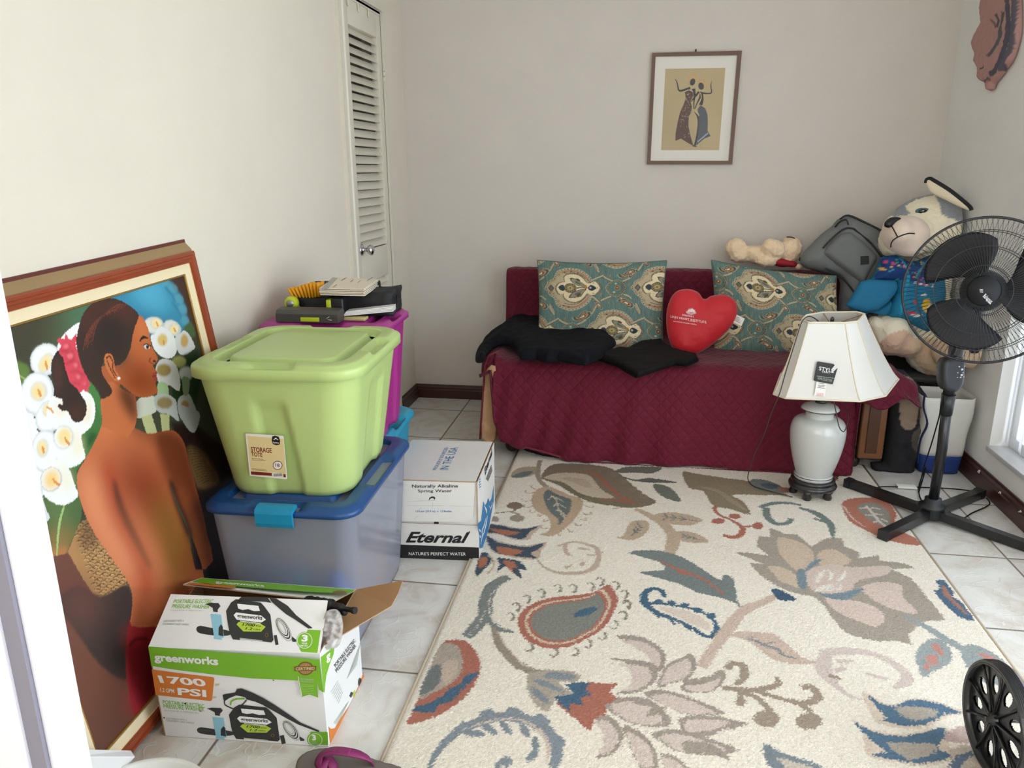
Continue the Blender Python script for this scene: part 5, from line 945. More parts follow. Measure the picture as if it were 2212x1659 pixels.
def washer(mb, pl, T, off=.0005, flap=False):
    g = lambda pts, m, o=0, sm=0: shape(mb, pl, [G(T(p)) for p in pts], m, off + o, sm=sm)
    tx = lambda s, a, b, c, m, o, **k: letter(mb, pl, s, G(T(a)), G(T(b)), G(T(c)), m, off + o, **k)
    def rb(pts, w, m, o=0): q = np.array(smooth_open([T(p) for p in pts], 5)); shape(mb, pl, [G(p) for p in ribbon(q, w)], m, off + o)
    tx('PORTABLE ELECTRIC', (190, 1255), (592, 1297), (186, 1218), m_lg, 0, bold=.01); tx('PRESSURE WASHER', (197, 1296), (590, 1330), (193, 1258), m_lg, 0, bold=.01)
    tx('LANCEUR A PRESSION', (200, 1325), (530, 1352), (199, 1310), m_gr, 0); tx('LIGHTWEIGHT WITH A', (218, 1404), (424, 1421), (217, 1388), m_gr, 0, bold=.02); tx('CONVENIENT CARRY HANDLE', (220, 1425), (490, 1450), (219, 1408), m_gr, 0, bold=.02); g(ci(200, 1390, 8, 8, 8), m_bk)
    g([(520, 1500), (560, 1482), (680, 1500), (800, 1512), (872, 1530), (872, 1556), (800, 1566), (680, 1560), (560, 1545), (525, 1525)], m_bk, 0, 2)
    g([(668, 1382), (776, 1390), (808, 1578), (770, 1590), (705, 1580), (690, 1500)], m_lb, .0003); g([(700, 1575), (770, 1582), (790, 1600), (705, 1590)], m_lb, .0004); g([(750, 1560), (752, 1500), (775, 1470), (795, 1490), (800, 1570)], m_bk, .0006)
    g([(612, 1303), (660, 1292), (750, 1295), (770, 1320), (742, 1350), (742, 1370), (695, 1365), (690, 1335), (640, 1310)], m_bk, .0005)
    g([(828, 1360), (880, 1290), (930, 1262), (1190, 1290), (1225, 1320), (1290, 1390), (1322, 1600), (1300, 1620), (1210, 1612), (985, 1590), (970, 1600), (900, 1595), (865, 1540), (850, 1480)], m_bk, .0003)
    g([(945, 1300), (1165, 1318), (1182, 1360), (1120, 1362), (1060, 1345), (1000, 1352), (955, 1340)], m_wi, .0006, 1); g([(908, 1395), (935, 1372), (1195, 1398), (1245, 1432), (1195, 1456), (940, 1432)], m_wi, .0008); tx('greenworks', (945, 1428), (1208, 1445), (944, 1383), m_db, .0011, bold=.02)
    g([(975, 1440), (1190, 1462), (1190, 1467), (975, 1446)], m_wi, .0008); g([(938, 1472), (960, 1450), (1195, 1468), (1240, 1492), (1195, 1532), (1010, 1530)], m_lime2, .0008); tx('1700', (998, 1482), (1130, 1492), (1000, 1458), m_db, .0011, bold=.02, italic=.2); tx('PSI', (1140, 1490), (1190, 1494), (1142, 1478), m_db, .0011); tx('1.2', (1030, 1516), (1100, 1520), (1034, 1494), m_db, .0011, bold=.02, italic=.2); tx('GPM', (1112, 1520), (1180, 1524), (1114, 1506), m_db, .0011)
    g(ci(1253, 1560, 18, 18, 12), m_gold, .0008); g(ci(1253, 1560, 10, 11, 10), m_db, .0010); g([(975, 1582), (1210, 1604), (1205, 1612), (970, 1592)], m_gr, .0006)
    cx, cy = (1430, 1512)
    def coil(sc, dx=0, dy=0):
        q = []
        for t in np.linspace(0, 2 * math.pi, 30):
            x, y = 112 * sc * math.cos(t), 46 * sc * math.sin(t); q.append(T((cx + dx + x * .62 + y * .78, cy + dy + x * .78 - y * .62)))
        return np.array(q)
    for i, (s_, w, m) in enumerate(((1.0, 12, m_gr), (.97, 7, m_wi), (.88, 12, m_bk), (.80, 9, m_wi), (.70, 12, m_bk), (.62, 8, m_wi), (.54, 7, m_gr))): shape(mb, pl, [G(p) for p in ribbon(coil(s_, -i * 3, -i * 3), w)], m, off + .0004 + i * .00012)
    rb([(1340, 1560), (1350, 1600), (1360, 1640)], 40 if not flap else 30, m_bk, .0003); g([(1500, 1560), (1560, 1600), (1555, 1615), (1520, 1615)], m_bk, .0002)
def draw_front(mb):
    g = lambda pts, m, o=.0004, sm=0: shape(mb, fp, GG(pts), m, o, sm=sm)
    tx = lambda s, a, b, c, m, o=.0009, **k: letter(mb, fp, s, G(a), G(b), G(c), m, o, **k)
    g([(48, 700), (1660, 826), (1702, 824), (1742, 1146), (1700, 1118), (1686, 1060), (1500, 1030), (1050, 1010), (640, 968), (300, 925), (76, 888)], m_lg)
    tx('greenworks', (112, 862), (730, 905), (98, 762), m_wi, bold=.035)
    g([(80, 922), (380, 962), (670, 998), (686, 1010), (686, 1020), (665, 1215), (655, 1228), (640, 1228), (118, 1170)], m_or)
    tx('1700', (165, 1052), (615, 1090), (136, 978), m_wi, bold=.03); tx('PSI', (335, 1168), (612, 1190), (328, 1098), m_wi, bold=.03); tx('1.2 GPM', (165, 1138), (300, 1152), (162, 1098), m_wi, bold=.01)
    g([(1490, 985), (1675, 1008), (1692, 1195), (1608, 1165), (1530, 1190)], m_lg, .0006); g([(1495, 990), (1500, 988), (1538, 1180), (1532, 1186)], m_wi, .0008)
    g(ci(1570, 912, 78, 66, 24), m_gold, .0009); g(ci(1570, 912, 64, 54, 24), mat('gold_ink', (168, 132, 76), .45), .0011); g([(1458, 892), (1676, 888), (1672, 932), (1462, 938)], m_gold, .0013); tx('CERTIFIED', (1476, 928), (1660, 924), (1476, 900), mat('pale_gold_ink', (226, 200, 150)), .0016, bold=.02)
    tx('PERFORMANCE', (1520, 1020), (1650, 1030), (1518, 1006), m_gr, .0008, bold=.02); tx('YOU CAN TRUST', (1522, 1042), (1650, 1052), (1520, 1028), m_gr, .0008, bold=.02)
    for k in range(6): g([(1528, 1064 + k * 16), (1650, 1074 + k * 16), (1650, 1078 + k * 16), (1528, 1068 + k * 16)], mat('pale_green_print', (166, 200, 120)), .0008)
    washer(mb, fp, lambda p: p)
    g([(768, 1168), (790, 1160), (890, 1145), (905, 1112), (950, 1105), (1060, 1148), (1160, 1198), (1280, 1270), (1450, 1385), (1520, 1436), (1706, 1515), (1695, 1527), (1500, 1455), (1400, 1402), (1290, 1340), (1150, 1262), (1080, 1232), (1000, 1212), (985, 1190), (900, 1172), (830, 1200), (790, 1228), (775, 1210)], m_bk, .0010)
    for pts, w, m in (([(845, 1268), (852, 1232), (900, 1208), (980, 1204)], 15, m_lg), ([(785, 1215), (790, 1260), (830, 1285), (890, 1310)], 12, m_bk), ([(1000, 1215), (960, 1260), (900, 1290)], 12, m_bk)): q = smooth_open(pts, 5); shape(mb, fp, [G(p) for p in ribbon(q, w)], m, .0012)
    g([(1618, 1526), (1784, 1530), (1790, 1655), (1640, 1650), (1600, 1600)], m_lg, .0006); g(ci(1658, 1600, 74, 66), m_lg, .0008); g(ribbon(np.array(ci(1665, 1602, 66, 60) + [(1731, 1602)]), 5), m_wi, .0011); tx('3', (1636, 1606), (1674, 1608), (1632, 1552), m_wi, .0013, bold=.05); tx('YEAR', (1634, 1626), (1684, 1630), (1632, 1614), m_gr, .0013, bold=.02); tx('LIMITED', (1622, 1644), (1694, 1648), (1620, 1632), m_gr, .0013, bold=.02)
    for P in ([(690, 1060), (740, 1058), (735, 1075), (700, 1085)], [(670, 1180), (710, 1182), (700, 1200), (672, 1205)]): g(P, mat('scuffed_card', (214, 196, 170)), .0006)
    for P in ([(1250, 1018), (1268, 1022), (1262, 1036)], [(392, 1246), (420, 1246), (406, 1262)], [(540, 1318), (575, 1326), (548, 1330)]): g(P, m_db, .0012)
Fo = V3((0, 0, 0))
panel([FL, FR_, FRt, FLt], fp.n, .003, m_bw, m_kr, 'front_panel', gw, draw_front)
rp = Plane(FR_, BRt - FR_, FRt - FR_)
def draw_right(mb):
    g = lambda pts, m, o=.0004, sm=0: shape(mb, rp, GG(pts), m, o, sm=sm)
    tx = lambda s, a, b, c, m, o=.0007, **k: letter(mb, rp, s, G(a), G(b), G(c), m, o, **k)
    g([(1716, 805), (1850, 700), (1838, 780), (1800, 880), (1770, 980), (1757, 1080), (1752, 1150), (1740, 1140)], m_lg)
    g([(1790, 1475), (1812, 1498), (1850, 1494), (1905, 1400), (2000, 1260), (2080, 1085), (2130, 950), (2138, 1045), (1806, 1650)], m_or); tx('g', (1772, 870), (1812, 840), (1764, 790), m_wi, bold=.03)
    tx('PORTABLE ELECTRIC', (1860, 905), (2052, 652), (1840, 880), m_db, bold=.015); tx('PRESSURE WASHER', (1872, 955), (2060, 700), (1852, 928), m_db, bold=.015)
    for k in range(8): g([(1968 + k * 13, 1010 - k * 18), (1972 + k * 13, 1014 - k * 18), (2022 + k * 11, 880 - k * 30), (2018 + k * 11, 876 - k * 30)], m_gr)
    for k in range(7): g([(1812 + k * 12, 1140 + k * 18), (1880 + k * 8, 1030 + k * 18), (1883 + k * 8, 1034 + k * 18), (1815 + k * 12, 1146 + k * 18)], m_gr)
    for k in range(4): g([(1840 + k * 10, 1440 + k * 6), (1960 + k * 8, 1260 - k * 10), (1964 + k * 8, 1264 - k * 10), (1843 + k * 10, 1446 + k * 6)], m_gr)
    g([(1990, 1180), (2010, 1140), (2030, 1150), (2010, 1200)], m_bk); g([(2030, 1140), (2050, 1120), (2045, 1170), (2022, 1190)], m_lime2); g(ci(2094, 1050, 18, 46, 14), m_bk)
panel([FR_, BRt, BRT, FRt], rp.n, .003, m_bw, m_kr, 'side_panel', gw, draw_right)
panel([BLt, FL, FLt, BLT], (-1, 0, 0), .003, m_bw, m_kr, 'side_panel', gw); panel([BRt, BLt, BLT, BRT], (0, 1, 0), .003, m_bw, m_kr, 'back_panel', gw); panel([FL + V3((0, 0, .003)), FR_ + V3((0, 0, .003)), BRt + V3((0, 0, .003)), BLt + V3((0, 0, .003))], (0, 0, 1), .003, m_kr, m_kr, 'bottom_panel', gw)
fl1, fl2 = at(369, 1283.5, Y=1.50), at(708, 1297, Y=1.52); flp = Plane(FLt, FRt - FLt, fl1 - FLt); fl2 = flp.px(708, 1297)
def draw_flap(mb):
    T = lambda p: (p[0] * .93 + 30 - (p[1] - 1395) * .0, (p[1] - 1395) * 1.17 + 400)
    def T2(p): # the title block sits further left on the flap
        return T(p)
    g = lambda pts, m, o=.0004, sm=0: shape(mb, flp, GG(pts), m, o, sm=sm); tx = lambda s, a, b, c, m, o=.0007, **k: letter(mb, flp, s, G(a), G(b), G(c), m, o, **k)
    tx('PORTABLE ELECTRIC', (290, 283), (668, 283), (305, 246), m_lg, bold=.01); tx('PRESSURE WASHER', (270, 332), (634, 335), (288, 293), m_lg, bold=.01); tx('LANCEUR A PRESSION', (262, 356), (565, 362), (268, 344), m_gr); tx('LIGHTWEIGHT WITH A', (190, 466), (388, 463), (200, 446), m_gr, bold=.02); tx('CONVENIENT CARRY HANDLE', (182, 492), (440, 498), (190, 474), m_gr, bold=.02)
    W0 = washer.__code__
    def only(p): return T(p)
    mm = MB(); washer(mm, flp, only, flap=True)
    # keep the machine, drop the title lines that stand elsewhere on this flap
    V_ = np.concatenate(mm.v); lim = flp.uv(*G((430, 560)))
    for f, mi_, sm_ in zip(mm.f, mm.m, mm.sm):
        q = V_[f]; u = ((q - flp.o) @ flp.u).mean(); w = ((q - flp.o) @ flp.v).mean()
        m = mm.mats[mi_]
        if m in (m_lg, m_gr) and u < flp.uv(*G((640, 480)))[0] : continue
        if m is m_bk and u < flp.uv(*G((300, 480)))[0]: continue
        mb.add(q, [tuple(range(len(f)))], m)
    g([(950, 222), (1200, 225), (1240, 280), (1180, 270), (960, 262), (915, 290), (905, 262)], m_bk, .0008)
    g([(1215, 228), (1290, 240), (1400, 310), (1480, 400), (1640, 525), (1600, 530), (1450, 430), (1380, 388), (1300, 320), (1240, 268)], m_bk, .0012)
    g([(1590, 540), (1716, 545), (1684, 765), (1530, 755), (1510, 722), (1560, 640)], m_lg, .0005); g(ci(1562, 645, 80, 84), m_lg, .0007); g(ribbon(np.array(ci(1562, 645, 72, 76) + [(1634, 645)]), 5), m_wi, .0010); tx('3', (1530, 656), (1590, 658), (1536, 588), m_wi, .0012, bold=.05); tx('YEAR', (1530, 680), (1588, 682), (1532, 664), m_wi, .0012, bold=.02); tx('LIMITED', (1510, 702), (1590, 704), (1512, 688), m_wi, .0012, bold=.02)
hump = V3(flp.n) * .004
panel([FLt, FRt, fl2, V3((fl1 + fl2) / 2) + hump * 0, fl1], flp.n, .003, m_bw, m_kr, 'flap', gw, draw_flap)
fa, fb, fc, fd = at(395, 1262, Y=1.60), at(722, 1298, Y=1.60), BRT, BLT; bp_ = Plane(BLT, BRT - BLT, BLT - fa)
def draw_back(mb):
    g = lambda pts, m, o=.0004: shape(mb, bp_, GG(pts), m, o); tx = lambda s, a, b, c, m, o=.0007, **k: letter(mb, bp_, s, G(a), G(b), G(c), m, o, **k)
    g([(545, 45), (565, 40), (2050, 152), (2000, 190), (1700, 180), (1200, 146), (800, 112), (470, 76)], m_lg); tx('greenworks', (700, 98), (1180, 136), (690, 66), m_wi, bold=.03); g([(450, 84), (900, 122), (870, 142), (410, 100)], m_or, .0007); g(ci(1900, 182, 70, 18), m_gold, .0009)
panel([BLT, fa, fb, BRT], bp_.n, .003, m_bw, m_kr, 'flap', gw, draw_back)
rh0, rh1 = FRt + (BRT - FRt) * .12, BRT; B3, C3 = at(845, 1309, X=-.585), at(870, 1254, X=-.575)
panel([rh0, rh1, C3, (B3 + C3) / 2 + V3((.003, 0, 0)), B3], np.cross(rh1 - rh0, B3 - rh0) * -1, .003, m_kr, m_bw, 'flap', gw)['label'] = 'flap showing its brown inner side'
place(gw, (-.9, 1.55, 0))
# ribbed black spray hose fitting and clear bag rising out of the carton
t = thing('spray_gun', 'ribbed black spray gun grip poking out of the opened carton', 'spray gun'); mb = MB()
a, b = V3((-.79, 1.60, .285)), at(768, 1319, Y=1.555); d = b - a; Ln = np.linalg.norm(d); pts = [a + d * s for s in np.linspace(0, 1, 40)]
rr = [(.017 + .0025 * math.sin(s * 100)) if s < .52 else (.012 if s < .74 else (.0085 if s < .78 else .0065 + .002 * (s > .93))) for s in np.linspace(0, 1, 40)]
mb.tube(pts, rr, m_blackp, 18); mb.build('grip', t); mb = MB(); q = a + d * .78; mb.ell(q + V3((0, -.004, -.008)), (.009, .007, .008), m_blackp); mb.build('trigger_lug', t); place(t, a)
m_pb = bpy.data.materials.new('crinkled_clear_polythene'); m_pb.use_nodes = True; nt = m_pb.node_tree; b_ = nt.nodes['Principled BSDF']; b_.inputs['Base Color'].default_value = (*S(214, 212, 210), 1); b_.inputs['Roughness'].default_value = .22; b_.inputs['Alpha'].default_value = .55
bgp = Plane((-.735, 1.47, .255), (1, .25, 0), (0, .35, 1)); mat_n = m_pb
o = puff('polythene_bag', bgp, [(690, 1398), (697, 1345), (706, 1320), (730, 1318), (741, 1345), (738, 1380), (728, 1398), (705, 1404)], .012, .02, .02, m_pb, cell=.004, wrinkle=.02, wsc=90); put(o, 'crumpled clear polythene bag bulging from the right end of the opened carton', 'bag')
# ------------------------------------------------------------------ spring water carton
E_ = crop(860, 940, 5.927); EE = lambda pts: [E_(p) for p in pts]
wc = thing('carton', 'white spring water carton with black base band beside the totes', 'carton'); rz = RZ(4); c0 = V3((-.515, 2.385, .001))
ex, ey = V3((math.cos(rz), math.sin(rz), 0)), V3((-math.sin(rz) * .6, 1, 0)); ey /= np.linalg.norm(ey); wW, wD, wH = .325, .40, .298
f0, f1 = c0 - ex * wW, c0; b1, b0_ = c0 + ey * wD, c0 - ex * wW + ey * wD; up = V3((0, 0, 1))
ep = Plane(f0, f1 - f0, up); m_wc = mat('white_water_carton', (222, 220, 216), .6, bump=(50, .1, .0015), var=.03); m_bl2 = mat('blue_ink', (28, 116, 168), .5); m_bk2 = mat('black_carton_band', (24, 22, 24), .55)
def ef(mb):
    g = lambda pts, m, o=.0005: shape(mb, ep, pts, m, o, px=False)
    g([(0, 0), (wW, 0), (wW, .052), (0, .052)], m_bk2); letter(mb, ep, "NATURE'S PERFECT WATER", E_((137, 1535)), E_((866, 1540)), E_((136, 1495)), m_wi, .001)
    letter(mb, ep, 'Eternal', E_((95, 1375)), E_((892, 1382)), E_((120, 1236)), m_db, .001, bold=.03, italic=.25); shape(mb, ep, EE(ci(912, 1236, 8, 8, 10)), m_db, .001)
panel([f0, f1, f1 + up * .136, f0 + up * .136], ep.n, .003, m_wc, m_kr, 'front_panel', wc, ef)
panel([f0 + ep.n * -.004, f1 + ep.n * -.004, f1 + ep.n * -.004 + up * wH, f0 + ep.n * -.004 + up * wH], ep.n, .003, m_wc, m_kr, 'inner_panel', wc)
er = Plane(f1, b1 - f1, up)
def erd(mb):
    g = lambda pts, m, o=.0005: shape(mb, er, EE(pts), m, o)
    g([(1015, 1140), (1060, 1090), (1075, 960), (1090, 845), (1110, 900), (1135, 860), (1150, 800), (1170, 850), (1195, 810), (1222, 640), (1225, 830), (1165, 1160), (1090, 1440), (1040, 1450), (1038, 1300)], m_bl2)
    for a, b, w in (((1100, 900), (1130, 1000), 16), ((1140, 1030), (1080, 1300), 12), ((1120, 1060), (1060, 1250), 9), ((1030, 1200), (1045, 1240), 14), ((1035, 1280), (1050, 1320), 14), ((1160, 900), (1180, 960), 9), ((1200, 860), (1180, 940), 8), ((1075, 1180), (1055, 1400), 8)): g(ribbon(smooth_open([a, ((a[0] + b[0]) / 2 + 8, (a[1] + b[1]) / 2), b], 4), [3, w, 3]).tolist(), m_wi, .001)
    letter(mb, er, 'Eternal', E_((1112, 520)), E_((1202, 250)), E_((1104, 430)), m_db, .001, bold=.03)
    for k in range(4): g([(1122 + k * 8, 560 + k * 8), (1190 + k * 4, 380 + k * 20), (1194 + k * 4, 386 + k * 20), (1125 + k * 8, 568 + k * 8)], m_ink, .001)
    for k in range(4): g([(1034 + k, 570 + k * 32), (1054 + k, 550 + k * 32), (1054 + k, 560 + k * 32), (1034 + k, 584 + k * 32)], m_bl2, .001)
panel([f1, b1, b1 + up * wH, f1 + up * wH], er.n, .003, m_wc, m_kr, 'side_panel', wc, erd); panel([b0_, f0, f0 + up * wH, b0_ + up * wH], (-1, 0, 0), .003, m_wc, m_kr, 'side_panel', wc); panel([b1, b0_, b0_ + up * wH, b1 + up * wH], (0, 1, 0), .003, m_wc, m_kr, 'back_panel', wc)
tp = Plane(f0 + up * (wH + .003), f1 - f0, b0_ - f0)
def etp(mb):
    for s, a, b, c in (('PROUDLY SOURCED', (490, 450), (645, 160), (440, 452)), ('IN THE USA', (640, 448), (770, 158), (530, 448))): letter(mb, tp, s, E_(a), E_(b), E_(c), m_bl2, .0008)
panel([f0 + up * (wH + .003), f1 - ex * .006 + up * (wH + .003), b1 - ex * .006 + up * (wH + .003), b0_ + up * (wH + .003)], (0, 0, 1), .003, m_wc, m_kr, 'top_flap', wc, etp)
t1, t2 = f0 + up * wH - ep.n * -.003, f1 - ex * .008 + up * wH - ep.n * -.003; l1, l2, l3 = at(877, 1126, Y=2.352), at(1004, 1128, Y=2.372), at(1022, 1118, Y=2.374); l1 = f0 + up * .146 - V3((0, .009, 0)); dp = Plane(l1, (l2 - l1), t1 - l1)
def efd(mb):
    for s, a, b, c, m, k in (('Naturally Alkaline', (180, 685), (768, 682), (178, 632), m_db, .01), ('Spring Water', (254, 742), (690, 740), (252, 695), m_db, .01), ('1.5 Liter (50 fl oz)  x  12 Bottles', (226, 994), (686, 994), (225, 960), m_bl2, .01)): letter(mb, dp, s, E_(a), E_(b), E_(c), m, .0007, bold=k)
    shape(mb, dp, EE([(400, 800), (430, 784), (465, 786), (478, 806), (466, 828), (452, 806), (420, 808), (392, 838)]), m_db, .0006)
    for a, b in (((446, 820), (434, 950)), ((250, 980), (290, 925)), ((110, 850), (480, 838)), ((110, 900), (960, 912)), ((200, 1080), (260, 1030))): shape(mb, dp, EE(ribbon(np.array([a, ((a[0] + b[0]) / 2 + 3, (a[1] + b[1]) / 2 - 4), b], float), [2, 5, 2]).tolist()), m_gr, .0004)
panel([l1, l2, l3, t2, t1], dp.n, .003, m_wc, m_kr, 'front_flap', wc, efd)
mb = MB(); q = ep; shape(mb, ep, EE([(458, 1092), (518, 1092), (518, 1140), (458, 1140)]), m_db, -.002); mb.build('slot', wc)
place(wc, (-.67, 2.58, 0))
# ================================================================== DAYBED, COVER, CUSHIONS
m_wood = mat('walnut_brown_wood', (120, 76, 44), .45, bump=(24, .12, .002), var=.18, coat=.1); m_wood2 = mat('dark_walnut_wood', (82, 50, 30), .5, bump=(24, .12, .002), var=.15)
db = thing('daybed', 'wooden daybed on casters against the back wall, mostly hidden under a maroon quilted cover', 'daybed')
for x0, x1 in ((-.70, -.655), (1.075, 1.12)): mb = MB(); mb.box((x0, 3.475, .085), (x1, 4.30, .475), m_wood, .008); mb.build('end_panel', db)
mb = MB(); mb.box((-.66, 3.50, .30), (1.08, 4.29, .36), m_wood2); mb.box((-.62, 4.24, .36), (1.04, 4.28, .74), m_wood2, .01); mb.build('bed_frame', db)
mb = MB(); mb.box((1.008, 3.452, .062), (1.115, 3.52, .42), m_wood, .008); mb.box((1.036, 3.447, .09), (1.086, 3.453, .39), m_wood2, .004); mb.build('corner_post', db)
mb = MB(); mb.box((-.705, 3.452, .062), (-.62, 3.52, .42), m_wood, .008); mb.build('corner_post', db)
for x0, x1 in ((-.61, .19), (.20, 1.0)):
    d_ = MB(); d_.box((x0, 3.465, .085), (x1, 3.50, .33), m_wood, .004); d_.box((x0 + .05, 3.458, .12), (x1 - .05, 3.467, .245), m_wood, .006); dr = d_.build('drawer', db); mb = MB(); mb.box(((x0 + x1) / 2 - .06, 3.445, .275), ((x0 + x1) / 2 + .06, 3.466, .295), mat('brass_pull', (150, 120, 70), .35, .8), .004); mb.build('handle', dr)
    mb = MB(); mb.box((x1 - .10, 3.455, .255), (x1 - .02, 3.466, .30), m_dark, .003); mb.build('recessed_pull', dr)
mb = MB(); mb.box((-.65, 3.50, .36), (1.07, 4.25, .448), mat('mattress_ticking', (196, 186, 170), .9), .03); mb.build('mattress', db)
m_cast = mat('dark_bronze_caster', (56, 44, 36), .4, .5)
for x, y in ((-.575, 3.48), (1.00, 3.50), (-.60, 4.2), (1.04, 4.2)):
    mb = MB(); mb.ell((x, y, .036), (.034, .030, .034), m_cast); mb.tube([(x, y, .06), (x, y, .09)], .014, m_cast); mb.build('caster', db)
place(db, (.2, 3.9, 0))
# quilted cover
m_q = mat('maroon_quilted_microfibre', (98, 12, 38), .7, sheen=.12, spec=.25); nt = m_q.node_tree; N_ = nt.nodes.new; Lk = nt.links.new
uvn = N_('ShaderNodeUVMap'); sp = N_('ShaderNodeSeparateXYZ'); Lk(uvn.outputs[0], sp.inputs[0])
def mth(op, a, b=None):
    n = N_('ShaderNodeMath'); n.operation = op
    for i, x in enumerate((a, b)):
        if x is None: continue
        if isinstance(x, (int, float)): n.inputs[i].default_value = x
        else: Lk(x, n.inputs[i])
    return n.outputs[0]
def diag(sg):
    s_ = mth('ADD', sp.outputs[0], mth('MULTIPLY', sp.outputs[1], sg)); f = mth('FRACT', mth('MULTIPLY', s_, 20)); d = mth('ABSOLUTE', mth('SUBTRACT', f, .5)); return mth('MULTIPLY', mth('SUBTRACT', .5, d), 2.0)
q1 = mth('MINIMUM', diag(.9), diag(-.9)); q2 = mth('POWER', q1, .4); nz = N_('ShaderNodeTexNoise'); nz.inputs['Scale'].default_value = 40; nz.inputs['Detail'].default_value = 3; Lk(uvn.outputs[0], nz.inputs['Vector'])
bp = N_('ShaderNodeBump'); bp.inputs['Strength'].default_value = .8; bp.inputs['Distance'].default_value = .0045; Lk(mth('ADD', q2, mth('MULTIPLY', nz.outputs[0], .35)), bp.inputs['Height']); Lk(bp.outputs[0], nt.nodes['Principled BSDF'].inputs['Normal'])
hem_px = [(1062, 905), (1085, 950), (1120, 962), (1170, 975), (1220, 990), (1300, 1000), (1450, 1011), (1700, 1021), (1830, 1026)]
hx = [at(x, y, Y=3.38)[0] for x, y in hem_px]; hz = [max(at(x, y, Y=3.38)[2], .018) for x, y in hem_px]
xs = np.concatenate([np.linspace(-.712, -.66, 5), np.linspace(-.65, 1.10, 150), np.linspace(1.11, 1.235, 8)]); prof_t = np.linspace(0, 1, 90); cov = np.zeros((90, len(xs), 3)); uvq = np.zeros((90, len(xs), 2))
for j, x in enumerate(xs):
    hemz = np.interp(x, hx, hz)
    if x > .965: hemz = .335 + .015 * math.sin(x * 40) + .09 * ss(1.08, 1.2, x)
    if x < -.655: hemz = .44
    arm = .022 * (ss(-.60, -.66, x) + ss(1.02, 1.10, x))
    K = [(3.375, hemz), (3.385, hemz + (.40 - hemz) * .35), (3.405, hemz + (.42 - hemz) * .75), (3.428, .425 + arm * .3), (3.465, .462 + arm), (3.60, .466 + arm), (3.95, .462 + arm), (4.07, .465), (4.115, .50), (4.14, .62), (4.155, .775), (4.18, .805), (4.23, .808), (4.285, .80)]
    C = smooth_open(K, 8); L = np.concatenate([[0], np.cumsum(np.linalg.norm(np.diff(C, axis=0), axis=1))]); s_ = prof_t * L[-1]
    y, z = np.interp(s_, L, C[:, 0]), np.interp(s_, L, C[:, 1])
    drop = np.clip((.44 - z) / .4, 0, 1)
    fold = .018 * np.sin(x * 26 + 1.3 * np.sin(x * 9) + drop * 2.2) * drop * (1.1 - .6 * ss(-.3, .5, x)) + .016 * np.sin(x * 55 + drop * 5) * drop * ss(-.05, -.5, x)
    nzz = np.array([noise.fractal(Vector((x * 5, a * 5, 1.0)), .9, 2, 3) for a in y]) * .006 + np.array([noise.fractal(Vector((x * 13, a * 13, b * 13)), .9, 2, 3) for a, b in zip(y, z)]) * .003
    back = (y > 4.0); xx = np.full(90, x); side = 0
    if x > 1.10: xx = np.where(back, 1.10 + (x - 1.10) * .25, 1.10 + (x - 1.10) * .9); side = (x - 1.10) * .55
    if x < -.66: xx = x + np.zeros(90); side = (-.66 - x) ** 1.2 * .9
    xx = xx + 0
    cov[:, j, 0] = xx + .006 * np.sin(z * 30 + x * 7) * drop; cov[:, j, 1] = y - fold - .02 * (drop > .0) * drop; cov[:, j, 2] = z - np.where(back, side * .3, side) + nzz
    # gathered arm end on the left
    uvq[:, j, 0] = x; uvq[:, j, 1] = s_ - np.interp(.44, [hemz, .45], [0, .45 - hemz]) 
cv = thing('sofa_cover', 'maroon quilted throw cover draped over the daybed seat and back', 'sofa cover')
o = grid_mesh('quilt', cov, m_q, cv, uvq); sd = o.modifiers.new('thickness', 'SOLIDIFY'); sd.thickness = .005; sd.offset = -1
m_beige = mat('beige_quilt_lining', (186, 146, 108), .85, bump=(30, .3, .004)); m_qb = mat('maroon_binding', (104, 18, 38), .7)
lpn = Plane((-.72, 3.425, .2), (1, 0, 0), (0, 0, 1)); puff('turned_back_lining', lpn, [(1046, 820), (1052, 796), (1070, 790), (1074, 850), (1070, 950), (1040, 946), (1041, 870)], .004, .004, .01, m_beige, cv, cell=.006, sm=2, wrinkle=.006, wsc=20)
mb = MB(); mb.tube([at(x, y, Y=3.42) for x, y in ((1078, 758), (1056, 768), (1047, 790), (1043, 860), (1039, 915), (1037, 948))], .005, m_qb); mb.tube([at(x, y, Y=3.36) - V3((0, 0, .0)) for x, y in hem_px[1:]], .006, m_qb); mb.build('hem_binding', cv)
aw = [at(x, y, Y=3.44) for x, y in ((1080, 770), (1078, 800), (1072, 850), (1068, 900))]; 
place(cv, (.2, 3.9, .46))
mb = MB(); fpn = Plane((-.6, 3.62, .002), (1, 0, 0), (0, 1, 0)); o = puff('black_cloth', fpn, [(1112, 962), (1150, 952), (1200, 956), (1250, 975), (1290, 985), (1300, 992), (1240, 996), (1190, 992), (1140, 980)], .03, .0, .03, mat('black_cotton', (18, 18, 20), .9), cell=.01, wrinkle=.02, wsc=20); put(o, 'crumpled black cloth on the floor under the daybed near its left caster', 'cloth')
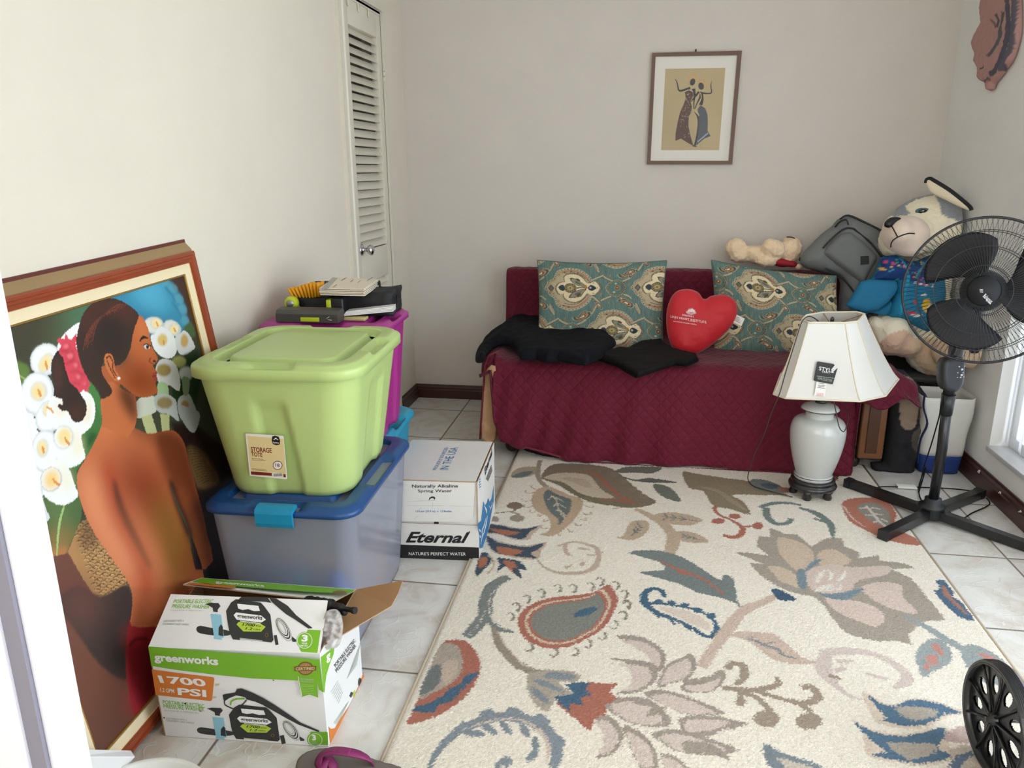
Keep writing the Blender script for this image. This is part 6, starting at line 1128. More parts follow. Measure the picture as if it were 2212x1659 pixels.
# ------------------------------------------------------------------ paisley cushions
m_pil = vmat('printed_cotton_cushion', .85, bump=(420, .12, .0008))
TEAL = (96, 120, 113)
def tile(cv_, T, k):
    """one repeat of the paisley print; T maps print coordinates to the cushion plane, k metres per print unit"""
    f = lambda pts, col, sm=3, **q: cv_.fill([T(p) for p in pts], col, sm=sm, **q)
    l = lambda pts, w, col, sm=4: cv_.fill(ribbon(smooth_open([T(p) for p in pts], sm), [a * k for a in w] if hasattr(w, '__len__') else w * k), col)
    e = lambda x, y, a, b, col, rot=0: f([(x + a * math.cos(t) * math.cos(rot) - b * math.sin(t) * math.sin(rot), y + a * math.cos(t) * math.sin(rot) + b * math.sin(t) * math.cos(rot)) for t in np.linspace(0, 2 * math.pi, 14, endpoint=False)], col, 1)
    DK, TNN, CR, OLV, RS, PT = (84, 72, 62), (178, 164, 134), (220, 204, 168), (146, 140, 112), (166, 126, 102), (156, 168, 150)
    # linking stems
    for a, b, c in (((1130, 255), (1220, 320), (1310, 360)), ((1090, 730), (1180, 680), (1280, 645)), ((900, 370), (1020, 310), (1150, 250)), ((890, 620), (1000, 690), (1080, 780)), ((1500, 610), (1580, 640), (1640, 690)), ((930, 960), (980, 880), (1020, 800)), ((1700, 800), (1740, 880), (1790, 960)), ((180, 770), (210, 840), (250, 920)), ((1480, 370), (1580, 330), (1640, 290))):
        l([a, b, c], 40, DK); l([a, b, c], 30, TNN)
    halo = [(90, 500), (130, 430), (160, 370), (250, 330), (290, 270), (340, 180), (470, 130), (620, 118), (760, 150), (860, 220), (940, 310), (930, 380), (1010, 370), (1095, 490), (1010, 605), (930, 600), (930, 690), (850, 790), (720, 870), (560, 905), (400, 860), (290, 780), (260, 680), (170, 610), (150, 560)]
    cc = (590, 500); sc2 = lambda P, s: [(cc[0] + (x - cc[0]) * s, cc[1] + (y - cc[1]) * s) for x, y in P]
    f(halo, PT); f(sc2(halo, .975), TNN); f(sc2(halo, .90), (166, 142, 110)); f(sc2(halo, .86), TNN)
    for P, w, c in (([(420, 215), (560, 175), (700, 190), (820, 270), (900, 350)], 30, RS), ([(400, 800), (560, 835), (700, 810), (810, 730), (890, 650)], 30, RS), ([(480, 225), (600, 205), (720, 230), (830, 310), (910, 390)], 9, DK), ([(440, 760), (570, 790), (700, 765), (800, 690), (880, 610)], 9, DK)): l(P, w, c)
    sH = smooth_closed(sc2(halo, .945), 5)
    for i in range(0, len(sH), 2): e(sH[i][0], sH[i][1], 9, 9, DK)
    for x, y in ((470, 205), (590, 180), (430, 805), (520, 830), (700, 215)): e(x, y, 17, 12, DK); 
    for x, y in ((230, 360), (250, 590), (370, 250), (330, 720)): e(x, y, 34, 30, (172, 150, 110)); e(x, y, 16, 14, (120, 140, 128))
    f([(160, 490), (215, 425), (270, 490), (215, 560)], DK, 1); f([(180, 490), (215, 450), (250, 490), (215, 535)], (96, 110, 100), 1)
    car = [(305, 490), (350, 420), (420, 385), (470, 380), (455, 310), (500, 255), (620, 232), (720, 258), (800, 320), (850, 392), (920, 402), (1000, 365), (1088, 490), (1000, 610), (930, 622), (860, 588), (800, 662), (720, 722), (620, 750), (500, 712), (435, 640), (440, 592), (370, 600), (330, 560)]
    c3 = (640, 490); sk = lambda s: [(c3[0] + (x - c3[0]) * s, c3[1] + (y - c3[1]) * s) for x, y in car]
    f(sk(1.07), DK, 2); f(sk(1.045), (150, 138, 104), 2); f(sk(1.015), DK, 2); f(sk(.99), CR, 2)
    f([(345, 485), (400, 435), (450, 450), (455, 520), (410, 545)], (56, 66, 74), 2); e(560, 490, 112, 88, DK); e(560, 490, 100, 76, (146, 134, 96)); 
    for t in np.linspace(0, 2 * math.pi, 12, endpoint=False): e(560 + 78 * math.cos(t), 490 + 58 * math.sin(t), 12, 10, (76, 70, 56))
    e(560, 490, 46, 38, (176, 156, 100)); e(560, 490, 16, 14, DK)
    for P in ([(555, 310), (640, 315), (740, 370), (850, 470), (800, 470), (700, 450), (610, 400)], [(525, 665), (590, 570), (700, 530), (850, 505), (790, 580), (740, 650), (640, 665)]): f(P, DK, 2); m_ = np.mean(P, 0); f([tuple(m_ + (V3(p) - m_) * .84) for p in P], (142, 138, 116), 2); f([tuple(m_ + (V3(p) - m_) * .42) for p in P], (104, 104, 88), 2)
    e(700, 340, 42, 20, DK, .4); e(705, 620, 46, 22, DK, -.5); l([(680, 490), (760, 485), (860, 488)], [22, 12, 26], DK); e(832, 470, 26, 34, (172, 120, 56))
    f([(870, 490), (910, 440), (960, 445), (1025, 490), (960, 540), (900, 535)], (46, 56, 66), 2); e(915, 485, 22, 20, (176, 168, 140)); e(1040, 490, 12, 10, RS); e(970, 400, 16, 10, RS); e(970, 590, 16, 10, RS)
    # medallion
    md = [(1175, 490), (1240, 400), (1320, 350), (1420, 345), (1490, 400), (1540, 490), (1490, 590), (1400, 645), (1310, 640), (1240, 590)]
    f(md, PT, 2); m_ = (1365, 492); ms = lambda s: [(m_[0] + (x - m_[0]) * s, m_[1] + (y - m_[1]) * s) for x, y in md]; f(ms(.93), DK, 2); f(ms(.84), (146, 130, 100), 2); f(ms(.78), (86, 116, 106), 2)
    q = smooth_closed(ms(.89), 3)
    for i in range(0, len(q), 2): e(q[i][0], q[i][1], 14, 14, (140, 112, 80))
    e(1390, 490, 62, 58, (124, 126, 104)); e(1385, 490, 34, 32, (128, 62, 50)); e(1387, 488, 12, 12, (214, 200, 170)); e(1330, 570, 24, 18, (170, 176, 160)); e(1360, 410, 22, 18, (170, 176, 160))
    for k_ in range(-3, 4): a = k_ * .32; l([(1460 + 0 * k_, 490 + k_ * 24), (1530, 490 + k_ * 34)], [8, 12], DK)
    # small paisleys
    for P, in (([(1420, 235), (1500, 262), (1600, 190), (1690, 160), (1712, 205), (1640, 268), (1530, 300), (1440, 285)],), ([(1400, 735), (1480, 700), (1560, 720), (1650, 780), (1650, 840), (1580, 840), (1500, 770)],), ([(60, 280), (100, 200), (170, 165), (200, 195), (150, 250), (90, 300)],), ([(700, 1010), (780, 930), (860, 930), (870, 980), (800, 1020)],), ([(970, 730), (1060, 760), (1110, 830), (1100, 880), (1050, 840)],), ([(1400, 690), (1460, 650), (1520, 680), (1460, 710)],)):
        m_ = np.mean(P, 0); f([tuple(m_ + (V3(p) - m_) * 1.22) for p in P], PT, 2); f([tuple(m_ + (V3(p) - m_) * 1.1) for p in P], (84, 104, 92), 2); f(P, DK, 2); f([tuple(m_ + (V3(p) - m_) * .82) for p in P], (168, 130, 96), 2); f([tuple(m_ + (V3(p) - m_) * .5) for p in P], DK, 2); f([tuple(m_ + (V3(p) - m_) * .32) for p in P], CR, 2)
    for x, y in ((1260, 270), (1100, 610), (60, 440), (1240, 760), (1760, 130), (1740, 560)): l([(x - 12, y + 30), (x, y - 10), (x + 14, y - 40)], [8, 26, 6], (150, 124, 78))
def cushion(name, label, pl, corners, T, k, lat, thick, sag=.02, tuck=None):
    """corners in photo: bottom-left, bottom-right, top-right, top-left, on the cushion's own plane"""
    c = np.array([pl.uv(*p) for p in corners]); lo, hi = c.min(0), c.max(0)
    cn = Canvas(lo[0], lo[1], hi[0] - lo[0], hi[1] - lo[1], .0023, TEAL, warp=.0003)
    nzc = rng.normal(0, 1, cn.U.shape); ker = np.ones(15) / 15; st = np.apply_along_axis(lambda a: np.convolve(a, ker, 'same'), 0, nzc); cn.c *= (1 + .55 * st[..., None] * np.array([1.2, .8, .8])); cn.c = np.clip(cn.c, 0.005, 1)
    for i, j in lat:
        tile(cn, lambda p, i=i, j=j: T((p[0] + i * 1535 + j * 722, p[1] + j * 775)), k)
    cn.c *= (1 + .18 * rng.normal(0, 1, cn.U.shape)[..., None] * .5)
    t = thing(name, label, 'cushion', 'paisley cushions on the daybed')
    def pos(U, Vv, sg, th):
        a = (U - lo[0]) / (hi[0] - lo[0]); b = (Vv - lo[1]) / (hi[1] - lo[1])
        # pinched sides, pointed corners
        a2 = .5 + (a - .5) * (1 - .045 * (1 - (2 * b - 1) ** 2)); b2 = .5 + (b - .5) * (1 - .07 * (1 - (2 * a - 1) ** 2))
        Pq = (1 - a2)[..., None] * (1 - b2)[..., None] * c[0] + a2[..., None] * (1 - b2)[..., None] * c[1] + a2[..., None] * b2[..., None] * c[2] + (1 - a2)[..., None] * b2[..., None] * c[3]
        h = (np.clip(1 - (2 * a - 1) ** 2, 0, 1) * np.clip(1 - (2 * b - 1) ** 2, 0, 1)) ** .42 * th
        w = np.sin(a * 9 + b * 7) * .004 + np.sin(a * 23 - b * 11) * .002; h = h + w * np.clip(h / th, 0, 1)
        return pl.o + Pq[..., :1] * pl.u + Pq[..., 1:] * pl.v + (sg * h)[..., None] * pl.n
    cn.mesh('cushion_front', lambda U, Vv: pos(U, Vv, 1, thick), m_pil, t)
    cb = Canvas(lo[0], lo[1], hi[0] - lo[0], hi[1] - lo[1], .012, (92, 110, 98)); o = cb.mesh('cushion_back', lambda U, Vv: pos(U, Vv, -1, thick * .8), m_pil, t)
    e = cn.U, cn.Vv; mb = MB(); P_ = pos(cn.U, cn.Vv, 1, thick); loop = np.concatenate([P_[0, ::6], P_[::6, -1], P_[-1, ::-6], P_[::-6, 0]]); mb.tube(loop, .0035, mat('teal_piping', (84, 108, 98), .8), 6, cap=False); mb.build('piping', t)
    place(t, pl.o); return t
K1 = crop(1160, 560, 7.9); pl1 = Plane((-.2, 3.83, .465), (1, .0, 0), (0, .30, 1))
u0 = np.linalg.norm(pl1.uv(1300, 650) - pl1.uv(1301, 650)) / 7.9
cushion('cushion', 'teal and tan paisley cushion on the left of the daybed, behind the dark trousers', pl1, [(1158, 772), (1434, 778), (1440, 563), (1161, 562)], lambda p: pl1.uv(*K1(p)), u0, [(0, 0), (1, 0), (0, 1), (0, -1), (-1, 0), (1, -1), (-1, 1)], .065)
K2 = crop(1530, 555, 7.54); pl2 = Plane((.7, 3.85, .465), (1, .0, 0), (0, .30, 1)); c5, s5 = math.cos(.08), math.sin(.08)
def T2(p): x, y = (p[0] - 600) * .965, (p[1] - 490) * .955; return pl2.uv(*K2((830 + x * c5 - y * s5, 462 + x * s5 + y * c5)))
cushion('cushion', 'teal and tan paisley cushion on the daybed between the red heart and the lamp', pl2, [(1541, 768), (1824, 778), (1806, 596), (1537, 562)], T2, u0, [(0, 0), (1, 0), (0, 1), (0, -1), (-1, 0), (1, -1), (-1, 1), (-1, 2)], .085)
# ------------------------------------------------------------------ heart cushion
Hc = crop(1400, 500, 3.95); HO = [Hc(p) for p in [(478, 582), (440, 530), (400, 505), (340, 490), (265, 500), (210, 540), (172, 620), (155, 720), (160, 850), (190, 960), (240, 1045), (300, 1062), (400, 1050), (500, 1000), (620, 905), (715, 805), (762, 710), (755, 625), (730, 575), (670, 542), (600, 540), (530, 552)]]
hpl = Plane((.4, 3.72, .47), (1, -.05, 0), (0, .22, 1)); m_red_f = mat('red_cotton', (196, 18, 34), .6, sheen=.2, bump=(260, .1, .001))
ht = thing('heart_cushion', 'red heart shaped cushion with a white printed logo, leaning between the paisley cushions', 'heart cushion')
puff('heart', hpl, HO, .055, .05, .085, m_red_f, ht, cell=.006, sm=2, wrinkle=.003, wsc=20)
hf = puffh(hpl, HO, .055, .085, .0035, 2); mb = MB(); m_wp = mat('white_fabric_print', (236, 214, 210), .6)
for s_, a, b, c, bb in (('LINN HEART INSTITUTE', (192, 738), (494, 788), (190, 718), .01), ('CHRISTINE E.', (288, 722), (390, 738), (290, 708), .02), ('BOCA RATON COMMUNITY HOSPITAL', (216, 772), (412, 802), (216, 764), .02)):
    letter(mb, hpl, s_, Hc(a), Hc(b), Hc(c), m_wp, hf, bold=bb)
for k in range(9):
    a = math.radians(200 + k * 20 - 10); r = 42; x, y = 366, 694; tip = (x + r * math.cos(a), y + r * math.sin(a) * .95); nx, ny = -math.sin(a) * 5, math.cos(a) * 5
    shape(mb, hpl, [Hc(p) for p in ((x + nx * .3, y + ny * .3), (x + .6 * (tip[0] - x) + nx, y + .6 * (tip[1] - y) + ny), tip, (x + .6 * (tip[0] - x) - nx, y + .6 * (tip[1] - y) - ny), (x - nx * .3, y - ny * .3))], m_wp, hf)
for dy in (0, 8): shape(mb, hpl, [Hc(p) for p in ribbon(smooth_open([(322, 686 + dy), (345, 700 + dy), (375, 702 + dy), (408, 694 + dy)], 3), 4)], m_wp, hf)
shape(mb, hpl, [Hc(p) for p in ((222, 748), (400, 772), (400, 774), (222, 750))], m_wp, hf); mb.build('logo_print', ht)
mb = MB(); tg = [hpl.px(*Hc(p), .03 if i in (1, 2) else .012) for i, p in enumerate([(737, 702), (820, 745), (792, 808), (712, 770)])]; mb.prism(tg, hpl.n * .0008, m_paper); tpn = Plane(tg[3], tg[2] - tg[3], tg[0] - tg[3]); L_ = np.linalg.norm(tg[2] - tg[3]); Hh = np.linalg.norm(tg[0] - tg[3])
for k in range(4): mb.poly([tpn.P(L_ * .12, Hh * (.25 + k * .15), .0012), tpn.P(L_ * (.8 - .1 * k), Hh * (.25 + k * .15), .0012), tpn.P(L_ * (.8 - .1 * k), Hh * (.30 + k * .15), .0012), tpn.P(L_ * .12, Hh * (.30 + k * .15), .0012)], m_ink)
mb.build('care_tag', ht); place(ht, (.38, 3.72, .47))
# ------------------------------------------------------------------ folded trousers
Cc = crop(1000, 540, 3.318); m_navy = mat('navy_cotton_twill', (13, 14, 21), .9, bump=(500, .1, .0005), spec=.2); m_blk = mat('washed_black_cotton', (17, 15, 16), .9, bump=(500, .1, .0005), spec=.2)
npn = Plane((-.3, 3.6, .492), (1, 0, 0), (0, 1, 0))
NO = [(88, 745), (98, 650), (150, 600), (230, 560), (320, 520), (392, 484), (540, 507), (700, 497), (880, 490), (966, 486), (980, 500), (975, 560), (962, 625), (1050, 640), (1060, 682), (1095, 684), (1090, 706), (1040, 750), (985, 800), (905, 828), (885, 842), (790, 832), (700, 818), (600, 822), (520, 800), (410, 802), (385, 745), (330, 700), (260, 695), (205, 712), (165, 762), (148, 818), (105, 795)]
t = thing('folded_trousers', 'navy trousers folded over the left arm of the daybed', 'trousers')
def bend_l(Q): return -np.clip(-.665 - Q[:, 0] - npn.o[0], 0, 1) * .55 + .012
puff('trousers_body', npn, [Cc(p) for p in NO], .050, .008, .045, m_navy, t, cell=.007, sm=2, wrinkle=.016, wsc=5, bend=bend_l)
puff('upper_leg', Plane((-.3, 3.6, .515), (1, 0, 0), (0, 1, 0)), [Cc(p) for p in [(300, 560), (392, 490), (540, 510), (800, 498), (966, 490), (978, 505), (960, 610), (900, 810), (880, 830), (700, 790), (560, 740), (420, 660), (330, 600)]], .035, .004, .03, m_navy, t, cell=.009, sm=1, wrinkle=.010, wsc=6)
place(t, (-.4, 3.6, .49))
t = thing('folded_trousers', 'black trousers folded flat on the daybed seat in front of the red heart', 'trousers')
Zc = crop(1030, 680, 4.424); bpn = Plane((.2, 3.6, .478), (1, 0, 0), (0, 1, 0))
BO = [(1110, 420), (1200, 380), (1320, 345), (1400, 345), (1560, 282), (1745, 235), (1790, 290), (1880, 350), (2000, 385), (2110, 410), (2122, 440), (2060, 470), (1990, 492), (1900, 480), (1750, 530), (1640, 570), (1520, 606), (1420, 550), (1330, 490), (1220, 455)]
for k, (h_, s_) in enumerate(((.012, 1.0), (.012, .985), (.016, .96))):
    m_ = np.mean(BO, 0); O2 = [tuple(m_ + (V3(p) - m_) * s_ + V3((6, -8)) * k) for p in BO]
    puff('fold_layer', Plane((.2, 3.6, .474 + .011 * k), (1, 0, 0), (0, 1, 0)), [Zc(p) for p in O2], h_, .003, .012, m_blk, t, cell=.009, sm=1, wrinkle=.006, wsc=7)
place(t, (.2, 3.62, .478))
spn = Plane((.05, 3.62, .522), (1, 0, 0), (0, .5, 1)); m_flag = vmat('striped_ribbon', .7)
st = []; 
for k in range(5): st.append(([Zc(p) for p in ((1316 + k * 13, 300), (1324 + k * 13, 300), (1330 + k * 12, 420), (1322 + k * 12, 420))], [(170, 40, 54), (30, 34, 60)][k % 2], dict(sm=0)))
o = puff('striped_tag', spn, [Zc(p) for p in [(1312, 352), (1340, 338), (1392, 322), (1398, 356), (1362, 380), (1350, 406), (1312, 402)]], .004, .002, .006, m_flag, cell=.0025, sm=1, base=(226, 216, 214), paint=st); put(o, 'small red, white and blue striped tag between the two pairs of dark trousers', 'tag')
# ================================================================== TABLE LAMP
m_cer = mat('pale_grey_green_glaze', (188, 190, 186), .2, coat=.4, spec=.5); m_blw = mat('black_lacquer', (34, 33, 34), .3, coat=.3); m_shade = mat('white_bell_shade_fabric', (240, 238, 232), .8, bump=(300, .1, .0008)); m_seam = mat('cream_shade_trim', (222, 212, 190), .7)
nt = m_shade.node_tree; tl_ = nt.nodes.new('ShaderNodeBsdfTranslucent'); tl_.inputs[0].default_value = (*S(220, 212, 196), 1); mx = nt.nodes.new('ShaderNodeMixShader'); mx.inputs[0].default_value = .22
b = nt.nodes['Principled BSDF']; nt.links.new(b.outputs[0], mx.inputs[1]); nt.links.new(tl_.outputs[0], mx.inputs[2]); nt.links.new(mx.outputs[0], nt.nodes['Material Output'].inputs[0])
lamp = thing('table_lamp', 'white ginger jar table lamp with a bell shade, standing on the rug', 'lamp'); LC = V3((.752, 3.135, RUG_Z))
vz = lambda y: at(1752, y, Y=LC[1] - .02)[2] - LC[2]
mb = MB(); mb.lathe([(.001, .036), (.082, .036), (.094, .040), (.096, .048), (.092, .055), (.084, .058), (.084, .062), (.088, .066), (.087, .073), (.078, .077), (.001, .077)], m_blw, LC)
for k in range(5):
    a = 2 * math.pi * k / 5 + .5; p = LC + V3((.072 * math.cos(a), .072 * math.sin(a), 0)); mb.rings([[p + V3((r * math.cos(t), r * math.sin(t), z)) for t in np.linspace(0, 2 * math.pi, 10, endpoint=False)] for z, r in ((.001, .016), (.010, .019), (.024, .013), (.038, .022))], m_blw)
mb.build('base', lamp)
mb = MB(); P_ = [(.001, .077), (.068, .077), (.076, .080), (.078, .088), (.072, .094), (.073, .102), (.083, .135), (.095, .18), (.104, .225), (.108, .265), (.107, .295), (.098, .322), (.080, .336), (.058, .342), (.055, .346), (.055, .362), (.060, .370), (.001, .372)]; mb.lathe(smooth_open(P_, 3)[:, :2].tolist(), m_cer, LC, 56); mb.build('jar', lamp)
mb = MB(); mb.lathe([(.001, .368), (.060, .368), (.073, .373), (.074, .378), (.066, .388), (.045, .397), (.020, .402), (.001, .402)], m_cer, LC, 48); mb.build('jar_lid', lamp)
mb = MB(); 
for r, z in ((.0735, .3745), (.0785, .091)): mb = MB(); mb.tube([LC + V3(((r + .0005) * math.cos(t), (r + .0005) * math.sin(t), z)) for t in np.linspace(0, 2 * math.pi, 49)], .0016, m_blw, 6, cap=False); mb.build('black_banding', lamp)
mb = MB(); mb.lathe([(.001, .40), (.022, .40), (.024, .410), (.020, .414), (.020, .430), (.026, .434), (.026, .458), (.018, .462), (.001, .462)], m_blw, LC, 24); mb.build('socket', lamp)
tc_ = at(1797, 697, Y=3.14); mb = MB()
for sx in (-1, 1): mb.tube([LC + V3((sx * .012, 0, .44)), LC + V3((sx * .055, 0, .52)), LC + V3((sx * .06 + .006, 0, .62)), V3((tc_[0] + sx * .03, 3.14, tc_[2] - .03)), V3((tc_[0], 3.14, tc_[2] - .008))], .0018, m_gold, 6)
mb.build('harp', lamp)
# shade: eight sided, cut corners, flaring, leaning slightly
B8 = [(.557, 3.090, .452), (.591, 3.029, .455), (.869, 3.024, .455), (.979, 3.090, .462), tuple(at(1941, 819, Z=.487)), (1.03, 3.385, .492), (.735, 3.378, .488), (.622, 3.320, .480)]
T8 = [tuple(at(1733, 690.5, Z=.762)), tuple(at(1747, 697, Z=.760)), tuple(at(1826, 697.5, Z=.760)), tuple(at(1852, 694.6, Z=.762)), tuple(at(1867.5, 678.5, Z=.775)), tuple(at(1850, 674, Z=.778)), tuple(at(1777, 675, Z=.776)), tuple(at(1742, 681, Z=.772))]
def oct_ring(t, n=6, sh=0):
    e = t ** .84; out = []
    for k in range(8):
        a = V3(B8[k]) * (1 - e) + V3(T8[k]) * e; b_ = V3(B8[(k + 1) % 8]) * (1 - e) + V3(T8[(k + 1) % 8]) * e
        a[2] = B8[k][2] * (1 - t) + T8[k][2] * t; b_[2] = B8[(k + 1) % 8][2] * (1 - t) + T8[(k + 1) % 8][2] * t
        for j in range(n): out.append(a + (b_ - a) * j / n)
    return out
mb = MB(); mb.rings([oct_ring(t) for t in np.linspace(0, 1, 16)], m_shade, cap=False, smooth=False); shd = mb.build('lamp_shade', lamp); sd = shd.modifiers.new('t', 'SOLIDIFY'); sd.thickness = .0025; sd.offset = -1
mb = MB()
for k in range(8): mb.tube([oct_ring(t)[k * 6] for t in np.linspace(0, 1, 14)], .0028, m_seam, 6)
for t in (0, 1): r_ = oct_ring(t); mb.tube(r_ + r_[:1], .0042, m_seam, 6, cap=False)
mb.build('trim', shd)
tz = tc_[2] - .004; mb = MB(); cT = np.mean([V3(p) for p in T8], 0)
for k in (0, 2, 4, 6): mb.tube([T8[k], (tc_[0], 3.14, tz - .006)], .0014, m_gold, 6)
mb.tube([(tc_[0], 3.14, tz - .012), (tc_[0], 3.14, tz)], .006, m_gold); mb.ell((tc_[0], 3.14, tz + .014), (.0075, .0075, .014), m_blw); mb.build('finial', lamp)
Lc = crop(1600, 660, 3.6075); spl = Plane(V3(B8[1]) + V3((0, -.0, .0)), V3(B8[2]) - V3(B8[1]), V3(oct_ring(.45)[6]) - V3(oct_ring(.08)[6])); spl.o = V3(oct_ring(.12)[6]) - spl.n * 0
off_s = .006; mb = MB()
shape(mb, spl, [Lc(p) for p in [(600, 433), (720, 452), (752, 485), (716, 608), (708, 610), (568, 582), (566, 574), (592, 440)]], m_bk, off_s); shape(mb, spl, [Lc(p) for p in [(735, 455), (752, 482), (708, 522), (722, 488), (700, 500)]], m_shade, off_s + .0006)
letter(mb, spl, 'STYLE', Lc((606, 500)), Lc((722, 522)), Lc((610, 470)), m_wi, off_s + .0010, bold=.01); letter(mb, spl, 'CRAFT', Lc((630, 517)), Lc((692, 528)), Lc((632, 503)), m_wi, off_s + .0010)
shape(mb, spl, [Lc(p) for p in [(590, 544), (728, 562), (727, 565), (590, 547)]], m_gr, off_s + .0008); letter(mb, spl, 'HOME COLLECTION', Lc((596, 572)), Lc((706, 592)), Lc((598, 552)), m_gr, off_s + .0009)
shape(mb, spl, [Lc(p) for p in [(590, 592), (668, 606), (652, 706), (570, 694)]], m_paper, off_s - .0005)
for y, x0, x1, m in ((600, 604, 650, m_dark), (614, 600, 655, m_ink), (622, 598, 650, m_ink), (634, 596, 656, m_ink)): shape(mb, spl, [Lc(p) for p in [(x0, y), (x1, y + 6), (x1, y + 9), (x0, y + 3)]], m, off_s + .0002)
for k in range(4): shape(mb, spl, [Lc(p) for p in [(588, 676 + k * 6), (645, 682 + k * 6), (645, 684 + k * 6), (588, 678 + k * 6)]], mat('red_print', (214, 120, 110)), off_s + .0002)
mb.build('maker_sticker', shd)
cord = [at(1768, 694, Y=3.12), at(1757, 686, Y=3.08), at(1745, 684, Y=3.04), at(1733, 694, Y=3.01), at(1722, 725, Y=3.0), at(1708, 770, Y=3.0), at(1697, 805, Y=3.0), at(1684, 850, Y=3.0), at(1665, 895, Y=3.03), at(1650, 940, Y=3.06), at(1630, 980, Y=3.1), at(1618, 1018, Y=3.14)]
cord += [at(x, y, Z=.018) for x, y in ((1616, 1036), (1628, 1050), (1660, 1060), (1690, 1068), (1712, 1074))]
mb = MB(); mb.tube(smooth_open(cord, 5), .0021, mat('brown_lamp_cord', (60, 46, 40), .5), 8)
mb.tube(smooth_open([at(1801, 868, Y=3.0), at(1806, 890, Y=3.02), at(1812, 920, Y=3.02), at(1820, 932, Y=3.03), at(1826, 928, Y=3.05), at(1832, 905, Y=3.1), at(1828, 880, Y=3.15), at(1820, 862, Y=3.18)], 5), .0021, mat('brown_lamp_cord'), 8); mb.build('cord', lamp)
place(lamp, LC)
# ================================================================== PEDESTAL FAN
m_fan = mat('matt_black_fan_plastic', (30, 31, 34), .4); m_fm = mat('black_enamelled_steel', (24, 25, 28), .3, coat=.2); m_bld = mat('smoked_black_blade', (17, 18, 22), .45, spec=.3)
fan = thing('pedestal_fan', 'black pedestal fan on a crossed bar foot in front of the giant husky toy', 'fan'); FB = V3((1.165, 2.975, 0))
ends = [at(1829, 1046, Z=.02), at(1906, 1166, Z=.012), at(2118, 1064, Z=.02), V3((1.43, 2.735, .015))]
for e_ in ends:
    e_ = V3(e_); e_[2] = .0; c_ = V3((FB[0], FB[1], 0)); d_ = e_ - c_; Ln = np.linalg.norm(d_); d_ /= Ln; sd_ = V3((-d_[1], d_[0], 0)); mb = MB(); hb = RUG_Z + .001 if e_[0] < 1.05 else .001
    r0 = [c_ + d_ * .02 + sd_ * a + V3((0, 0, z)) for a, z in ((-.017, .014), (.017, .014), (.017, .048), (-.017, .048))]; r1 = [c_ + d_ * (Ln - .0) + sd_ * a + V3((0, 0, z)) for a, z in ((-.017, hb), (.017, hb), (.017, hb + .034), (-.017, hb + .034))]
    mb.rings([r0, r1], m_fm, smooth=False); bar = mb.build('foot_bar', fan)
    mb = MB(); mb.rings([[c_ + d_ * (Ln + q_) + sd_ * a * 1.08 + V3((0, 0, hb + z)) for a, z in ((-.018, 0.0), (.018, 0.0), (.018, .036), (-.018, .036))] for q_ in (-.022, .004)], m_fan, smooth=False); mb.build('end_cap', bar)
mb = MB(); mb.lathe([(.001, .012), (.042, .012), (.045, .018), (.045, .05), (.048, .054), (.048, .062), (.030, .068), (.030, .09), (.001, .09)], m_fan, FB, 32); mb.build('hub_collar', fan)
PT_ = at(2052, 835, Y=2.93); mb = MB(); mb.tube([FB + V3((0, 0, .06)), FB + V3((0.0, -.01, .30)), V3((1.152, 2.945, .48))], .0185, m_fm, 20); mb.tube([V3((1.153, 2.948, .44)), V3((1.15, 2.94, .52))], [.022, .024], m_fan, 20); mb.build('pole', fan)
# control box
bx = thing('x', None, None) if False else None
kpl = Plane(at(2050, 835, Y=2.90), (1, .35, 0), (0, .06, 1)); puff('control_box', kpl, [(2033, 835), (2031, 800), (2040, 772), (2078, 772), (2080, 800), (2076, 832), (2062, 846), (2046, 846)], .018, .035, .02, m_fan, fan, cell=.006, sm=2, pw=.35)
mb = MB(); 
for x, y, r in ((2064, 790, .0028), (2080 - 4, 789, .002), (2070, 796, .0045), (2061, 803, .002), (2072, 803, .002), (2069, 808, .0045), (2060, 813, .002), (2067, 813, .003), (2074, 812, .002)): mb.ell(kpl.px(x, y, .0185), (r, r * .4, r), mat('pale_panel_mark', (200, 204, 208), .4), n=10)
mb.build('control_marks', fan)
# head: everything is built round the axis n that the fan faces
FC = at(2124, 628, Y=2.86); nf = V3((0, 0, CAMZ)) - FC; nf /= np.linalg.norm(nf); nf = nf + V3((.04, 0, .0)); nf /= np.linalg.norm(nf); A_ = rot_to(nf, (1, 0, 0)); A_ = np.stack([A_[:, 0], A_[:, 1], A_[:, 2]], 1); RG = .248
if A_[2, 1] < 0: A_[:, 0] *= -1; A_[:, 1] *= -1
FH = lambda r, a, z: FC + A_ @ np.array([r * math.cos(a), r * math.sin(a), z])
def grille(name, sgn, n, rin, depth):
    mb = MB(); prof = [(rin, depth), (rin + .02, depth), (.13, depth * .92), (.19, depth * .75), (.228, depth * .45), (.245, depth * .15), (RG, 0)]
    for k in range(n):
        a = 2 * math.pi * k / n; tw = .10 * sgn
        mb.tube([FH(r, a + tw * (r - rin) / RG * 2.2, z * sgn) for r, z in prof], .00075, m_fm, 4, cap=False)
    for r, z, w in ((.085, depth * .98, .0014), (.150, depth * .88, .0014), (.205, depth * .65, .0014), (rin, depth, .002)): mb.tube([FH(r, a, z * sgn) for a in np.linspace(0, 2 * math.pi, 61)], w, m_fm, 6, cap=False)
    return mb.build(name, fan, recalc=False)
grille('rear_grille', -1, 96, .045, .075); grille('front_grille', 1, 96, .048, .052)
mb = MB(); mb.rings([[FH(RG + dr, a, dz) for dr, dz in ((-.003, -.006), (.004, -.006), (.005, .006), (-.003, .006))] for a in np.linspace(0, 2 * math.pi, 73)[:-1]], m_fan, loop=True, cap=False); mb.build('grille_rim', fan)
